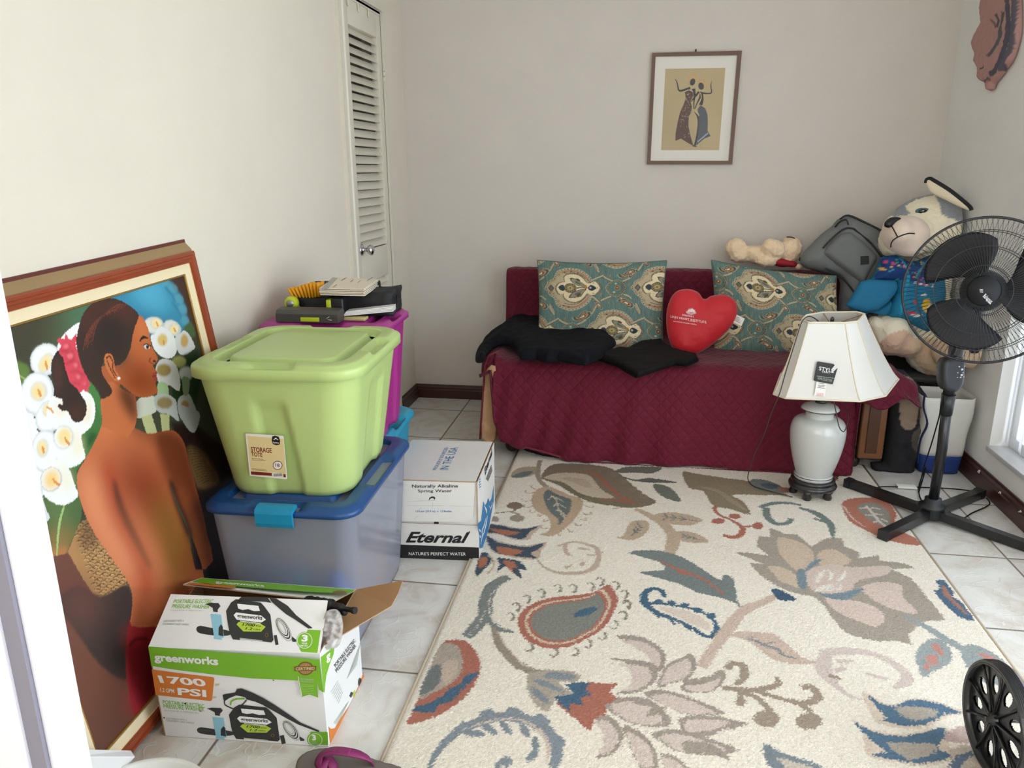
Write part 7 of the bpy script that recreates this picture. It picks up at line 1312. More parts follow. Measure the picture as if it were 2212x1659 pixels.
for k, a0 in enumerate((math.radians(122), math.radians(2), math.radians(242))):
    P = np.zeros((16, 14, 3))
    for i, s_ in enumerate(np.linspace(0, 1, 16)):
        for j, t_ in enumerate(np.linspace(0, 1, 14)):
            r = .035 + (.198 - .035) * s_; wd = math.radians(24 + 68 * math.sin(min(s_ * 1.15, 1) * math.pi / 2) ** .9); 
            lead = .35 * s_; r2 = r + (.014 * math.sin(t_ * math.pi) - .02 * abs(2 * t_ - 1) ** 3) * s_
            a = a0 + (t_ - .5) * wd + lead - .25; P[i, j] = FH(r2, a, (.5 - t_) * .045 * (1 - .35 * s_) + .004)
    o = grid_mesh('blade', P, m_bld, fan); sd = o.modifiers.new('t', 'SOLIDIFY'); sd.thickness = .003; sd.offset = 0
ax_ = A_.tolist()
mb = MB(); mb.lathe([(.001, -.03), (.066, -.03), (.072, -.01), (.070, .010), (.055, .024), (.001, .030)], m_bld, FC, 36, A_); mb.build('blade_hub', fan)
mb = MB(); mb.lathe([(.001, .045), (.050, .047), (.052, .053), (.047, .059), (.001, .062)], m_bld, FC, 36, A_); cap_ = mb.build('badge_cap', fan)
Fc = crop(1940, 460, 4.485); bpl = Plane(FC + nf * .0625, A_[:, 0], A_[:, 1]); mb = MB()
letter(mb, bpl, 'Bahamas', Fc((818, 812)), Fc((896, 880)), Fc((846, 778)), m_wi, .001, italic=.2); letter(mb, bpl, 'Breeze', Fc((850, 850)), Fc((893, 888)), Fc((860, 836)), m_wi, .001); 
for k in range(3): shape(mb, bpl, [Fc(p) for p in ((788 + k * 4, 738 + k * 12), (822 + k * 2, 742 + k * 12), (822, 746 + k * 12), (790, 742 + k * 12))], m_wi, .001)
mb.build('badge_lettering', cap_)
mb = MB(); mb.lathe([(.001, -.19), (.04, -.188), (.062, -.17), (.068, -.13), (.064, -.09), (.05, -.08), (.001, -.08)], m_fan, FC, 32, A_); mb.build('motor_housing', fan)
mb = MB(); q0 = FC - nf * .12 + V3((0, 0, -.05)); mb.tube([q0, V3((1.152, 2.94, .70)), V3((1.15, 2.94, .60)), V3((1.15, 2.94, .50))], [.03, .026, .022, .02], m_fan, 16); mb.build('neck', fan)
mb = MB(); mb.tube(smooth_open([V3((1.135, 2.945, .62)), V3((1.128, 2.93, .48)), V3((1.120, 2.945, .34)), V3((1.105, 2.95, .22)), V3((1.10, 2.95, .12)), at(2000, 1010, Z=.05), at(1985, 1050, Z=.01), at(1990, 1080, Z=.007), at(2010, 1092, Z=.007), at(2040, 1100, Z=.007), at(2075, 1120, Z=.007), at(2100, 1108, Z=.007), at(2137, 1090, Z=.007), at(2130, 1075, Z=.03)], 6), .0026, m_blk, 8)
mb.tube(smooth_open([at(1885, 1062, Z=.02), at(1900, 1052, Z=.02), at(1950, 1052, Z=.008), at(2000, 1053, Z=.008), at(2060, 1056, Z=.008), at(2110, 1062, Z=.008)], 5), .0026, m_blk, 8)
mb.box(at(1940, 1055, Z=.005), V3(at(1975, 1050, Z=.005)) + V3((0, 0, .008)), m_paper, .001); mb.build('power_cord', fan)
place(fan, FB)
# ================================================================== SOFT TOYS
m_tan = mat('honey_tan_plush', (242, 214, 178), .95, bump=(90, .6, .006), sheen=.3)
def lump(C_, x, y, rx, ry, Y, dep, rot=0):
    """rounded lump seen at (x,y) with apparent radii, at depth Y"""
    p = at(*C_((x, y)), Y=Y); ax1 = V3(at(*C_((x + rx, y)), Y=Y)) - p; az = V3(at(*C_((x, y - ry)), Y=Y)) - p; a, c_ = np.linalg.norm(ax1), np.linalg.norm(az)
    co, si = math.cos(rot), math.sin(rot); return (p, (a, dep, c_), [[co, 0, -si], [0, 1, 0], [si, 0, co]])
bear = thing('teddy_bear', 'honey coloured teddy bear in a red shirt lying face down atop the daybed', 'soft toy')
TC = crop(1400, 500, 3.95); TY = 4.185
blob('bear_body', [lump(TC, 745, 135, 92, 76, TY, .05, .3), lump(TC, 780, 200, 96, 66, TY, .055), lump(TC, 880, 175, 90, 56, TY, .055), lump(TC, 960, 200, 140, 80, TY, .065), lump(TC, 1075, 150, 118, 82, TY - .05, .05, -.4), lump(TC, 1010, 250, 100, 52, TY - .05, .045), lump(TC, 1215, 155, 100, 112, TY, .07), lump(TC, 1180, 215, 90, 74, TY, .06), lump(TC, 1285, 300, 48, 26, TY - .05, .025)], m_tan, bear, voxel=.006, smooth=9, fuzz=.005)
blob('red_shirt', [lump(TC, 1130, 262, 80, 42, TY - .035, .05, -.2), lump(TC, 1215, 275, 70, 30, TY - .04, .045, -.2)], mat('red_toy_shirt', (160, 26, 44), .8), bear, voxel=.008, smooth=6)
mb = MB(); p = at(*TC((1218, 48)), Y=TY - .05); mb.tube([p + V3((-.02, 0, 0)), p, p + V3((.02, 0, -.006))], .003, m_dark, 6); mb.build('ear_stitching', bear); mb = MB(); p = at(*TC((1300, 238)), Y=TY - .06); mb.ell(p, (.008, .006, .012), m_dark, n=10); mb.build('nose', bear)
place(bear, at(1650, 575, Y=TY))
# backpack
HC_ = crop(1700, 380, 3.95); m_bp = mat('slate_grey_canvas', (116, 118, 118), .85, bump=(400, .15, .0006)); m_bpd = mat('dark_grey_webbing', (44, 45, 47), .8)
pk = thing('backpack', 'slate grey backpack tilted between the right cushion and the giant husky toy', 'backpack'); kp = Plane(at(1820, 600, Y=4.05), (1, 0, 0), (0, .12, 1))
puff('pack_body', kp, [HC_(p) for p in [(110, 720), (150, 640), (205, 585), (300, 490), (380, 430), (430, 372), (500, 340), (550, 338), (650, 385), (790, 460), (840, 560), (850, 700), (820, 830), (720, 960), (620, 1130), (520, 1180), (430, 1170), (455, 930), (400, 850), (160, 790)]], .075, .07, .07, m_bp, pk, cell=.009, sm=2, wrinkle=.008, wsc=10)
PO_ = [HC_(p) for p in [(265, 645), (330, 560), (385, 505), (455, 472), (520, 470), (560, 500), (700, 620), (755, 700), (700, 800), (640, 920), (600, 940), (480, 840), (290, 700)]]
puff('front_pocket', kp, PO_, .105, .0, .035, m_bp, pk, cell=.008, sm=2, wrinkle=.004, wsc=14)
ph_ = puffh(kp, PO_, .105, .035, .002, 2); mb = MB(); shape(mb, kp, [HC_(p) for p in [(574, 688), (644, 684), (646, 752), (576, 760)]], m_bpd, .108); mb.build('logo_patch', pk)
mb = MB()
for pts, o_f in (([(275, 620), (330, 560), (440, 465), (520, 455), (560, 480), (680, 580), (770, 700)], .078), ([(430, 375), (500, 342), (640, 400), (780, 470)], .05), ([(300, 790), (420, 850), (520, 960), (600, 1080)], .07)): mb.tube([kp.px(*HC_(p), o_f) for p in smooth_open(pts, 4)], .0045, m_bpd, 6)
mb.build('zip_and_piping', pk)
mb = MB(); mb.tube([kp.px(*HC_(p), o_) for p, o_ in zip(smooth_open([(390, 440), (420, 400), (470, 380), (480, 420)], 4), np.linspace(.05, .09, 13))], .008, m_bpd, 8, flat=.4); mb.build('strap', pk); place(pk, kp.o)
# giant husky
m_dog = vmat('deep_pile_plush', .95, bump=(70, .5, .008), sheen=.2); m_dogb = mat('cream_plush', (232, 220, 192), .95, bump=(70, .5, .008), sheen=.2)
dog = thing('husky_soft_toy', 'giant cream and grey husky soft toy in a turquoise shirt, sitting in the right corner', 'soft toy')
CRM_, GRY_, MUZ_ = S(246, 236, 210), S(150, 154, 160), S(226, 196, 174)
def inpx(co, pts): return inside(w2p(co), [HC_(p) for p in pts])
def head_paint(co):
    c = np.tile(np.array(CRM_), (len(co), 1))
    for P in ([(1255, 120), (1280, 200), (1310, 240), (1320, 330), (1370, 360), (1480, 390), (1700, 500), (1800, 400), (1700, 200), (1400, 110)], [(860, 330), (960, 250), (1010, 250), (1020, 290), (1060, 310), (1000, 340), (880, 345)], [(930, 245), (1240, 140), (1400, 100), (1240, 168), (1100, 200), (1010, 255)]): c[inpx(co, P)] = GRY_
    return c
dh = blob('head', [lump(HC_, 1230, 420, 360, 255, 4.03, .19), lump(HC_, 1300, 350, 300, 200, 4.06, .18), lump(HC_, 1060, 480, 250, 200, 3.98, .16), lump(HC_, 900, 560, 115, 140, 3.97, .13), lump(HC_, 1400, 520, 240, 180, 4.05, .15)], m_dog, dog, voxel=.011, smooth=8, paint=head_paint, fuzz=.006)
m_muz = mat('peach_short_plush', (236, 216, 198), .9, bump=(120, .3, .003), sheen=.3)
mz = blob('muzzle', [lump(HC_, 1010, 500, 205, 165, 3.84, .11), lump(HC_, 950, 480, 130, 130, 3.82, .11), lump(HC_, 1040, 600, 140, 90, 3.84, .09)], m_muz, dh, voxel=.009, smooth=10)
def on_surf(objs, x, y, lift=.003):
    """point where a sight line first meets one of these surfaces"""
    from mathutils.bvhtree import BVHTree
    best = None; d = ray(*HC_((x, y))); d = Vector(d).normalized(); o0 = Vector((0, 0, CAMZ))
    for o in objs:
        if o.name not in _bvh: _bvh[o.name] = BVHTree.FromPolygons([v.co[:] for v in o.data.vertices], [list(p.vertices) for p in o.data.polygons])
        h = _bvh[o.name].ray_cast(o0, d)
        if h[0] is not None and (best is None or h[3] < best[1]): best = (V3(h[0]) - V3(d) * lift, h[3])
    return best[0] if best else at(*HC_((x, y)), Y=3.85)
_bvh = {}
mb = MB(); 
for pts in ([(893, 425), (920, 475), (945, 522)], [(945, 522), (1000, 500), (1045, 490), (1090, 493)], [(945, 522), (910, 545), (890, 575), (886, 608)]): mb.tube([on_surf([mz, dh], *p, .001) for p in smooth_open(pts, 4)], .0028, m_dark, 6)
mb.build('mouth_stitching', dh)
npn_ = Plane(on_surf([mz, dh], 900, 395, .0), (1, .25, 0), (0, .2, 1)); puff('nose', npn_, [HC_(p) for p in [(834, 430), (838, 390), (875, 358), (920, 348), (962, 355), (968, 378), (945, 410), (915, 432), (870, 445)]], .02, .02, .02, mat('glossy_black_nose', (22, 22, 26), .35), dh, cell=.005, sm=2)
ey = on_surf([dh], 1160, 300, -.006); mb = MB(); mb.ell(ey, (.034, .012, .015), mat('teal_eye_rim', (74, 106, 116), .5), n=18); mb.ell(ey + V3((-.002, -.006, -.001)), (.022, .010, .011), mat('black_glass_eye', (14, 12, 14), .1, coat=.5), n=16); mb.ell(ey + V3((-.004, -.015, .003)), (.004, .002, .002), m_wi, n=8); mb.build('eye', dh)
epl = Plane(at(*HC_((1380, 160)), Y=3.86), (1, -.9, 0), (0, .05, 1)); puff('ear', epl, [HC_(p) for p in [(1186, 60), (1198, 30), (1225, 22), (1260, 42), (1400, 130), (1550, 250), (1580, 300), (1480, 270), (1350, 205), (1240, 150), (1200, 100)]], .014, .014, .02, m_dogb, dh, cell=.006, sm=2)
mb = MB(); mb.tube([epl.px(*HC_(p), .004) for p in smooth_open([(1190, 60), (1195, 34), (1225, 24), (1262, 42), (1400, 128), (1550, 250), (1578, 292)], 4)], .009, mat('black_plush_rim', (40, 38, 42), .95), 8); mb.build('ear_rim', dh)
def body_paint(co):
    c = np.tile(np.array(CRM_), (len(co), 1)); c[inpx(co, [(780, 1430), (880, 1350), (1000, 1310), (1090, 1380), (1070, 1520), (960, 1570), (830, 1530)])] = S(226, 190, 164); c[inpx(co, [(1080, 1380), (1300, 1400), (1700, 1500), (1650, 1700), (1200, 1700), (1060, 1560)])] = S(224, 196, 164); return c
bd = blob('body', [lump(HC_, 1220, 900, 330, 330, 4.06, .18), lump(HC_, 1300, 1250, 430, 330, 4.03, .20), lump(HC_, 880, 1340, 168, 190, 3.88, .12), lump(HC_, 1000, 1420, 150, 120, 3.90, .12), lump(HC_, 1400, 1530, 400, 200, 3.92, .14), lump(HC_, 1480, 1500, 240, 180, 3.74, .13), lump(HC_, 1600, 1440, 200, 200, 3.56, .10), lump(HC_, 1640, 1300, 190, 330, 3.97, .16), lump(HC_, 740, 1260, 60, 70, 3.86, .05), lump(HC_, 760, 1020, 110, 110, 3.92, .07), lump(HC_, 930, 860, 140, 120, 3.98, .10)], m_dog, dog, voxel=.012, smooth=8, paint=body_paint, fuzz=.006)
for x, y, rx, rz_ in ((700, 1190, .012, .010), (695, 1275, .016, .022), (1590, 1345, .013, .013), (1600, 1490, .022, .014)): mb = MB(); p = on_surf([bd], x, y, .0); mb.ell(p, (rx, .008, rz_), mat('black_paw_pad', (30, 28, 32), .7), n=12); mb.build('paw_pad', bd)

m_sh = vmat('turquoise_printed_shirt', .8, bump=(300, .1, .0008)); shp = Plane(at(*HC_((1000, 950)), Y=3.845), (1, .12, 0), (0, .10, 1)); pt_ = []
pt_.append(([(815, 695), (860, 682), (935, 678), (1040, 740), (1130, 720), (1250, 668), (1290, 800), (1260, 880), (1150, 890), (1040, 900), (940, 890), (730, 890), (790, 800)], (28, 62, 116), {'sm': 2}))
for k in range(46):
    x, y = rng.uniform(790, 1270), rng.uniform(700, 900); r = rng.uniform(8, 16); pt_.append((ci(x, y, r, r * rng.uniform(.6, 1.2), 8), [(226, 178, 88), (206, 70, 112), (74, 150, 200), (60, 150, 130), (220, 110, 70)][k % 5], {'sm': 0}))
pt_ += [([(940, 690), (985, 780), (990, 900), (950, 1100), (930, 1200)], (36, 150, 186), {'line': 16}), ([(1060, 880), (1090, 800), (1250, 690)], (60, 150, 170), {'line': 14})]
for k in range(7): pt_.append((ci(1050 + k * 24, 905 + k * 5, 10, 13, 6), [(230, 226, 220), (206, 70, 112)][k % 2], {'sm': 0}))
for x, y, a, b, c in ((1150, 1100, 40, 60, (222, 178, 50)), (1190, 1170, 40, 60, (200, 48, 70)), (1170, 1140, 16, 50, (236, 230, 226)), (1210, 1210, 14, 50, (236, 230, 226)), (1020, 1160, 40, 14, (200, 60, 60)), (1060, 1180, 50, 12, (232, 226, 220)), (1050, 1070, 14, 20, (206, 70, 80)), (1130, 1010, 26, 10, (226, 226, 220)), (1130, 1050, 10, 10, (150, 180, 60))): pt_.append((ci(x, y, a, b, 10), c, {'sm': 0}))
for it in range(len(pt_)): pt_[it] = ([HC_(p) for p in pt_[it][0]], pt_[it][1], dict(pt_[it][2], **({'line': pt_[it][2]['line'] / 3.95} if 'line' in pt_[it][2] else {})))
puff('shirt', shp, [HC_(p) for p in [(820, 690), (870, 680), (935, 676), (1040, 735), (1130, 720), (1255, 665), (1330, 800), (1350, 1000), (1310, 1200), (1200, 1330), (1150, 1310), (1060, 1260), (960, 1212), (890, 1205), (860, 1190), (880, 1100), (930, 1000), (930, 900), (720, 890), (770, 830), (800, 760)]], .05, .10, .06, m_sh, dog, cell=.0065, sm=1, base=(30, 120, 158), paint=pt_, wrinkle=.01, wsc=12)
slp = Plane(at(*HC_((730, 1020)), Y=3.80), (1, .1, 0), (0, .15, 1)); puff('sleeve', slp, [HC_(p) for p in [(502, 1108), (540, 1050), (630, 900), (700, 882), (925, 888), (945, 940), (925, 1000), (860, 1080), (770, 1150), (660, 1165), (560, 1140)]], .03, .05, .035, mat('turquoise_shirt_jersey', (24, 112, 152), .8, bump=(300, .1, .0008)), dog, cell=.007, sm=1, wrinkle=.004, wsc=10)
puff('shirt_hem', Plane(at(*HC_((860, 1150)), Y=3.84), (1, .1, 0), (0, .1, 1)), [HC_(p) for p in [(660, 1165), (770, 1140), (880, 1060), (940, 1100), (960, 1210), (870, 1190), (800, 1190), (700, 1160), (665, 1200)]], .02, .03, .02, mat('turquoise_shirt_jersey'), dog, cell=.007, sm=1, wrinkle=.01, wsc=14)
place(dog, (1.3, 4.0, .34))
# ================================================================== CORNER: side table, bags, trailing cable
tb = thing('side_table', 'low dark side table under the giant husky toy, between the daybed and the right wall', 'side table'); m_tbl = mat('dark_grey_laminate', (58, 58, 62), .5)
mb = MB(); mb.box((1.20, 3.80, .335), (1.475, 4.30, .36), m_tbl, .004); mb.build('table_top', tb)
for x, y in ((1.215, 3.82), (1.45, 3.82), (1.215, 4.27), (1.45, 4.27)): mb = MB(); mb.box((x - .014, y - .014, .0), (x + .014, y + .014, .337), m_tbl); mb.build('leg', tb)
place(tb, (1.34, 4.05, 0))
m_canv = mat('natural_white_canvas', (208, 206, 198), .9, bump=(260, .2, .001), var=.03); m_bcan = mat('royal_blue_canvas', (26, 54, 118), .85)
bg = thing('tote_bag', 'white canvas tote bag with a blue bottom standing behind the fan pole', 'bag'); mb = MB(); mb2 = MB()
def bagr(z):
    t = z / .355; x0, x1, y0, y1 = 1.285 - .045 * t, 1.452 + .016 * t, 3.47 - .04 * t, 3.60 + .03 * t; r_ = rect_ring(x0, x1, y0, y1, .03, .004 + z, 8); return [(p[0] + .006 * math.sin(p[0] * 60 + z * 30) * t, p[1] + .008 * math.sin(p[0] * 45 + z * 18) * t, p[2] + (.012 * math.sin(p[0] * 22) if t > .97 else 0)) for p in r_]
mb.rings([bagr(z) for z in np.linspace(.085, .355, 14)], m_canv, cap=False); o = mb.build('bag_body', bg); sd = o.modifiers.new('t', 'SOLIDIFY'); sd.thickness = .003; mb2.rings([bagr(z) for z in np.linspace(0, .087, 5)], m_bcan); mb2.build('bag_bottom', bg)
mb = MB(); mb.tube(smooth_open([at(1998, 850, Y=3.425), at(1995, 880, Y=3.42), at(2003, 915, Y=3.42), at(1990, 945, Y=3.42), at(1984, 975, Y=3.43), at(1982, 1000, Y=3.44)], 4), .009, mat('navy_webbing', (24, 36, 76), .85), 6, flat=.4); mb.build('handle', bg); place(bg, (1.37, 3.54, 0))
X5 = crop(1812, 760, 3.455); m_dkb = vmat('dark_bag_fabric', .85, bump=(90, .2, .002)); dpl = Plane((1.16, 3.50, .0), (1, .12, 0), (0, .05, 1)); pnt = [([(425, 190), (470, 170), (530, 190), (560, 260), (555, 400), (545, 500), (500, 560), (450, 550), (425, 480)], (138, 120, 102), {}), ([(560, 330), (640, 330), (655, 560), (610, 640), (590, 740), (520, 700), (500, 600), (560, 520)], (82, 74, 66), {}), ([(700 / 1, 0), (701, 0), (701, 1)], (0, 0, 0), {'sm': 0}), ([(358, 880), (364, 878), (384, 920), (378, 922)], (220, 220, 214), {'sm': 0})]
o = puff('duffel_bag', dpl, [X5(p) for p in [(405, 150), (440, 128), (480, 132), (540, 190), (600, 250), (650, 320), (660, 520), (610, 640), (590, 740), (565, 800), (558, 905), (520, 925), (480, 932), (400, 925), (320, 905), (250, 882), (240, 830), (330, 822), (350, 700), (370, 560), (395, 300)]], .05, .06, .05, m_dkb, cell=.006, sm=1, base=(34, 33, 36), paint=[(([X5(p) for p in it[0]]), it[1], it[2]) for it in pnt], wrinkle=.012, wsc=14); put(o, 'slumped black and brown bag between the daybed end and the white tote bag', 'bag')
t = thing('wall_cable', 'thin white cable clipped along the top of the right baseboard', 'cable'); cl = [(2079, 990), (2084, 999), (2100, 1006), (2117, 1018), (2130, 1030), (2160, 1063), (2185, 1080), (2200, 1098), (2211, 1108)]
cp_ = [at(x, y, X=XR - .012) for x, y in cl]; cp_.append(V3((XR - .012, 2.6, .096))); cp_.append(V3((XR - .012, 1.6, .094))); mb = MB(); mb.tube(smooth_open(cp_, 4), .0028, m_white, 6); mb.build('cable', t)
for x, y in ((2117, 1019), (2163, 1065), (2207, 1106)): p = at(x, y, X=XR - .012); mb = MB(); mb.box(p - V3((.006, .006, .006)), p + V3((.008, .006, .006)), m_white, .002); mb.tube([p - V3((.006, 0, 0)), p - V3((.012, 0, 0))], .003, m_chrome, 6); mb.build('clip', t)
place(t, (XR - .01, 3.3, .09))
# ================================================================== ON THE WALLS
Pc = crop(1380, 90, 5.925); fpic = thing('framed_print', 'framed print of two slender dancing women in long dresses, hung on the back wall', 'picture'); wp = Plane((.03, YB - .022, 1.35), (1, 0, 0), (0, 0, 1)); m_fr = mat('grey_brown_wood_frame', (104, 78, 62), .5, bump=(60, .1, .001), var=.06)
oc = [(104, 1570), (1195, 1570), (1320, 115), (172, 143)]; ic = [(150, 1524), (1150, 1524), (1262, 172), (215, 190)]; O3 = [wp.uv(*Pc(p)) for p in oc]; I3 = [wp.uv(*Pc(p)) for p in ic]
mb = MB(); mb.rings([[wp.P(*p, h) for p in q] for q, h in ((O3, -.021), (O3, .0), (I3, .0), (I3, -.008))], m_fr, cap=False, smooth=False); mb.build('frame', fpic)
mb = MB(); mb.poly([wp.P(*p, -.007) for p in I3], mat('off_white_mount', (222, 216, 206), .7)); g = lambda pts, m, o=-.0065, sm=2: shape(mb, wp, [Pc(p) for p in pts], m, o, sm=sm)
m_pap = mat('khaki_art_paper', (180, 160, 118), .8, var=.08); g([(340, 345), (1110, 332), (1028, 1388), (285, 1388)], m_pap, -.0066, 0); m_fig = mat('umber_black_figure', (26, 22, 24), .7); m_dr1 = mat('brown_patterned_dress', (78, 46, 34), .8, bump=(200, .2, .001), var=.1); m_dr2 = mat('slate_dress', (70, 74, 80), .8, var=.06); m_halo = mat('amber_halo', (204, 150, 76), .8)
g(ribbon(smooth_open([(640, 500), (660, 440), (690, 425), (725, 445), (722, 490)], 4), 16).tolist(), m_halo, -.0062, 0); g(ribbon(smooth_open([(770, 510), (800, 485), (840, 505), (845, 560)], 4), 16).tolist(), m_halo, -.0062, 0)
g([(590, 640), (640, 620), (690, 640), (700, 690), (660, 760), (680, 830), (670, 900), (640, 960), (635, 1080), (660, 1200), (700, 1335), (620, 1290), (540, 1240), (468, 1270), (470, 1180), (500, 1020), (530, 900), (580, 790), (600, 720)], m_dr1, -.0062, 1)
g([(790, 815), (850, 850), (880, 930), (885, 1050), (880, 1140), (920, 1208), (840, 1240), (740, 1325), (750, 1200), (765, 1080), (760, 960), (755, 860)], m_dr2, -.0062, 1)
for q, w in (([(462, 475), (490, 520), (505, 600), (530, 628), (600, 610), (660, 600)], [4, 14, 18, 26, 26, 50]), ([(700, 600), (715, 680), (705, 780), (705, 860)], [46, 26, 14, 10]), ([(770, 640), (730, 690), (690, 740), (665, 770)], [26, 26, 16, 8]), ([(935, 500), (922, 560), (930, 650), (870, 662), (820, 655)], [3, 12, 16, 18, 26]), ([(800, 640), (780, 720), (745, 790), (715, 860)], [30, 22, 14, 10]), ([(710, 900), (750, 950), (760, 1050), (745, 1200), (720, 1330)], [6, 18, 12, 20, 30]), ([(690, 1330), (740, 1345)], [20, 8]), ([(800, 650), (810, 740), (790, 810)], [40, 40, 44])): g(ribbon(smooth_open(q, 4), w).tolist(), m_fig, -.0058, 0)
for c_ in ((688, 515, 34, 46, .35), (798, 568, 36, 46, -.2)): g([(c_[0] + c_[2] * math.cos(t) * math.cos(c_[4]) - c_[3] * math.sin(t) * math.sin(c_[4]), c_[1] + c_[2] * math.cos(t) * math.sin(c_[4]) + c_[3] * math.sin(t) * math.cos(c_[4])) for t in np.linspace(0, 2 * math.pi, 14, endpoint=False)], m_fig, -.0055, 1)
for q in ([(590, 640), (640, 615), (695, 640)], [(790, 650), (800, 720), (770, 790)], [(715, 880), (760, 920), (770, 950)]): g(ribbon(smooth_open(q, 4), 9).tolist(), mat('pale_gold_paint', (206, 190, 140), .7), -.0052, 0)
for k in range(46):
    t = rng.uniform(0, 1); y = 660 + 620 * t; xc = 640 - 80 * t; w = 35 + 65 * t; x = xc + rng.uniform(-w, w) * .8; a = rng.uniform(0, 3.1); g(ribbon(np.array([(x, y), (x + 18 * math.cos(a), y + 18 * math.sin(a))]), 4).tolist(), mat('pale_dress_fleck', (190, 160, 134), .8), -.0054, 0)
for k in range(8): x, y = 760 + k * 17, 1275 - k * 14; g(ci(x, y, 9, 14, 8), mat('pale_blue_fleck', (150, 162, 176), .8), -.0054, 0)
mb.build('print', fpic); glp = bpy.data.materials['window_glass'].copy(); glp.name = 'picture_glass'; [setattr(n.inputs[0], 'default_value', .018) for n in glp.node_tree.nodes if n.type == 'MIX_SHADER']; mb = MB(); mb.poly([wp.P(*p, -.003) for p in I3], glp); mb.build('glazing', fpic)
mb = MB(); p = wp.px(*Pc((732, 108)), -.01); mb.tube([p, p + V3((0, .02, .0))], .004, m_dark, 8); mb.tube([p + V3((0, -.004, -.01)), p + V3((0, -.004, .006))], .003, m_dark, 6); mb.build('hanging_nail', fpic); place(fpic, (.25, YB - .01, 1.62))
Mc = crop(2050, 0, 7.216); m_cor = vmat('terracotta_relief', .75, bump=(60, .3, .003)); wd = Plane((XR - .012, 3.8, 1.8), (0, -1, 0), (0, 0, 1))
mo = [(545, -260), (545, 0), (525, 120), (530, 260), (548, 350), (490, 430), (430, 560), (390, 665), (408, 740), (445, 870), (425, 970), (490, 1060), (492, 1220), (540, 1272), (600, 1280), (610, 1360), (655, 1420), (700, 1390), (720, 1320), (775, 1250), (830, 1190), (900, 1080), (1000, 940), (1060, 760), (1110, 560), (1130, 300), (1120, 0), (1100, -260)]
mp = []
for pts, w, c in (([(960, -200), (1000, 100), (1010, 400), (980, 640), (900, 900), (800, 1100), (710, 1150)], 80, (84, 82, 96)), ([(1070, -200), (1090, 100), (1080, 400), (1040, 700), (960, 900), (860, 1100)], 60, (96, 92, 104)), ([(930, 180), (900, 400), (870, 600), (780, 760), (680, 880)], 50, (92, 92, 98)), ([(820, 220), (850, 300), (840, 420)], 36, (88, 80, 84)), ([(730, 300), (790, 350), (815, 430)], 26, (90, 80, 84)), ([(555, 1065), (600, 1055), (628, 1030)], 20, (60, 54, 60)), ([(620, 1270), (690, 1220), (720, 1260)], 34, (104, 84, 92))): mp.append(([Mc(p) for p in pts], c, {'line': w / 7.216}))
o = puff('wall_plaque', wd, [Mc(p) for p in mo], .022, .011, .02, m_cor, cell=.006, sm=2, base=(178, 138, 132), paint=mp, wrinkle=.004, wsc=30); put(o, 'terracotta relief plaque with dark wavy bands, hung high on the right wall', 'wall plaque')
# ================================================================== FOREGROUND
bw = thing('basin', 'white plastic basin rim at the lower left edge of the view, before the carton', 'basin'); c_ = V3((-.99, 1.150, .001)); mb = MB(); mb.lathe([(.001, .004), (.115, .004), (.125, .012), (.138, .05), (.146, .056), (.150, .052), (.140, .045), (.130, .010), (.118, .0), (.001, .0)], mat('white_polypropylene', (236, 236, 232), .35), c_, 56); mb.build('bowl', bw); place(bw, c_)
sn = thing('sandal', 'taupe sandal with a magenta strap lying by the carton', 'sandal'); sp_ = Plane((-.62, 1.36, .022), (1, 0, 0), (0, 1, 0)); Sc = crop(600, 1540, 7.373)
so = [(290, 830), (330, 720), (450, 630), (600, 580), (800, 560), (1000, 570), (1200, 610), (1450, 710), (1700, 790), (1950, 860), (2100, 1000), (2150, 1150), (1900, 1350), (1300, 1300), (700, 1200), (380, 1050), (290, 930)]
puff('sole', sp_, [Sc(p) for p in so], .004, .018, .008, mat('taupe_rubber_footbed', (104, 96, 90), .8, bump=(120, .2, .001)), sn, cell=.005, sm=2)
m_mag = mat('magenta_webbing', (128, 34, 92), .6); 
def strap(A, lift, w, name, m=m_mag):
    P = [V3(sp_.px(*Sc(p))) for p in A]; q = smooth_open(P, 6); n = len(q); t = np.linspace(0, 1, n); q[:, 2] = .024 + lift * np.sin(t * math.pi) ** .7
    d = np.gradient(q, axis=0); d /= np.linalg.norm(d, axis=1)[:, None]; sd_ = np.cross(d, [0, 0, 1.]); sd_ /= np.linalg.norm(sd_, axis=1)[:, None]; G_ = np.stack([q - sd_ * w / 2, q, q + sd_ * w / 2]); o = grid_mesh(name, G_, m, sn); s2 = o.modifiers.new('t', 'SOLIDIFY'); s2.thickness = .003
strap([(640, 900), (740, 860), (900, 880), (1150, 900), (1350, 880), (1500, 830)], .045, .024, 'strap'); strap([(700, 1000), (760, 900), (830, 860), (900, 930)], .02, .02, 'strap')
mb = MB(); p = sp_.px(*Sc((1040, 880))); mb.box(p + V3((-.012, -.012, .044)), p + V3((.02, .010, .050)), m_mag, .002); mb.build('buckle', sn); place(sn, (-.62, 1.36, 0))
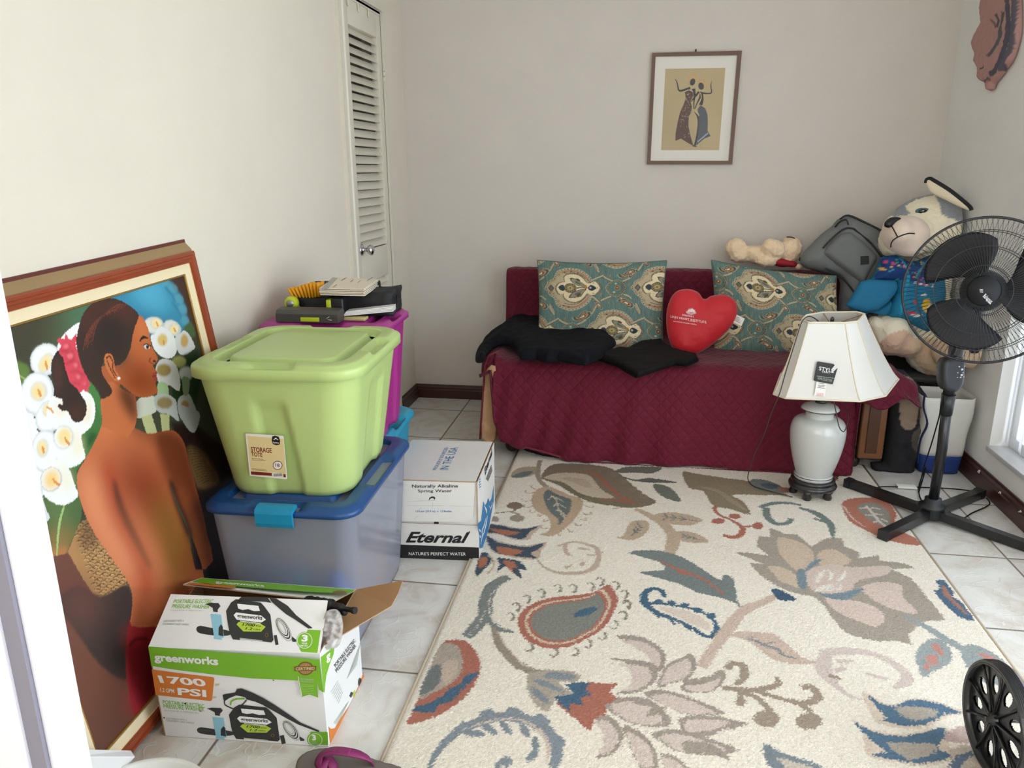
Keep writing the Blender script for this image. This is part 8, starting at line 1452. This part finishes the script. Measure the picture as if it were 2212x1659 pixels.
# cart wheel
wh = thing('cart_wheel', 'black spoked plastic trolley wheel standing on the rug at the lower right', 'wheel'); wc_ = at(2156, 1555, Y=1.60); R0 = wc_[2] - RUG_Z - .001; ax = V3((-.995, -.08, .01)); ax /= np.linalg.norm(ax); WA = rot_to(ax, (0, 0, 1)); WC = V3(wc_); WF = lambda r, a, z: WC + WA @ np.array([r * math.cos(a), r * math.sin(a), z])
mb = MB(); TW = .0165; tyre_ = [(R0 - .010, .016), (R0 - .003, .016), (R0, .010), (R0 - .0012, .008), (R0, .006), (R0 - .0012, .004), (R0, .002), (R0 - .0012, 0), (R0, -.002), (R0 - .0012, -.004), (R0, -.006), (R0 - .0012, -.008), (R0, -.010), (R0 - .003, -.016), (R0 - .010, -.016)]; mb.rings([[WF(r_, a, z_) for a in np.linspace(0, 2 * math.pi, 73)[:-1]] for r_, z_ in tyre_], m_fm, cap=False, smooth=False); mb.build('tyre', wh)
# web with nine openings
mb = MB(); NR, NA = 14, 180; hole = lambda r, a: ((r - R0 * .60) / (R0 * .16)) ** 2 + ((((a % (2 * math.pi / 9)) - math.pi / 9) * r) / (R0 * .10)) ** 2
rr = np.linspace(.012, R0 - .012, 30); aa = np.linspace(0, 2 * math.pi, NA * 2 + 1)[:-1]
for sgn in (1, -1):
    V_ = []; idm = {}; fs = []
    for i, r in enumerate(rr):
        for j, a in enumerate(aa): V_.append(WF(r, a, sgn * .0025 + .006 * (1 - (r / R0)) ))
    nA = len(aa)
    for i in range(len(rr) - 1):
        for j in range(nA):
            if hole((rr[i] + rr[i + 1]) / 2, (aa[j] + math.pi / nA)) < 1: continue
            f = [i * nA + j, i * nA + (j + 1) % nA, (i + 1) * nA + (j + 1) % nA, (i + 1) * nA + j]; fs.append(f)
    mb.add(V_, fs, m_fm, True)
for k in range(9):
    a = 2 * math.pi * k / 9; mb.tube([WF(.015, a, .012), WF(R0 * .6, a, .008), WF(R0 - .012, a, .010)], [.0035, .0028, .003], m_fm, 6)
mb.rings([[WF(R0 - .012 + d, a, z) for d, z in ((0, .016), (.004, .016), (.004, -.016), (0, -.016))] for a in np.linspace(0, 2 * math.pi, 73)[:-1]], m_fm, loop=True, cap=False); mb.build('spoked_disc', wh, recalc=False)
mb = MB(); mb.lathe([(.001, .026), (.006, .026), (.007, .018), (.016, .014), (.018, -.014), (.001, -.016)], m_fm, WC, 20, WA); mb.tube([WC - ax * .01, WC - ax * .30], .005, m_chrome, 10); mb.build('axle', wh); place(wh, WC - V3((0, 0, R0)))
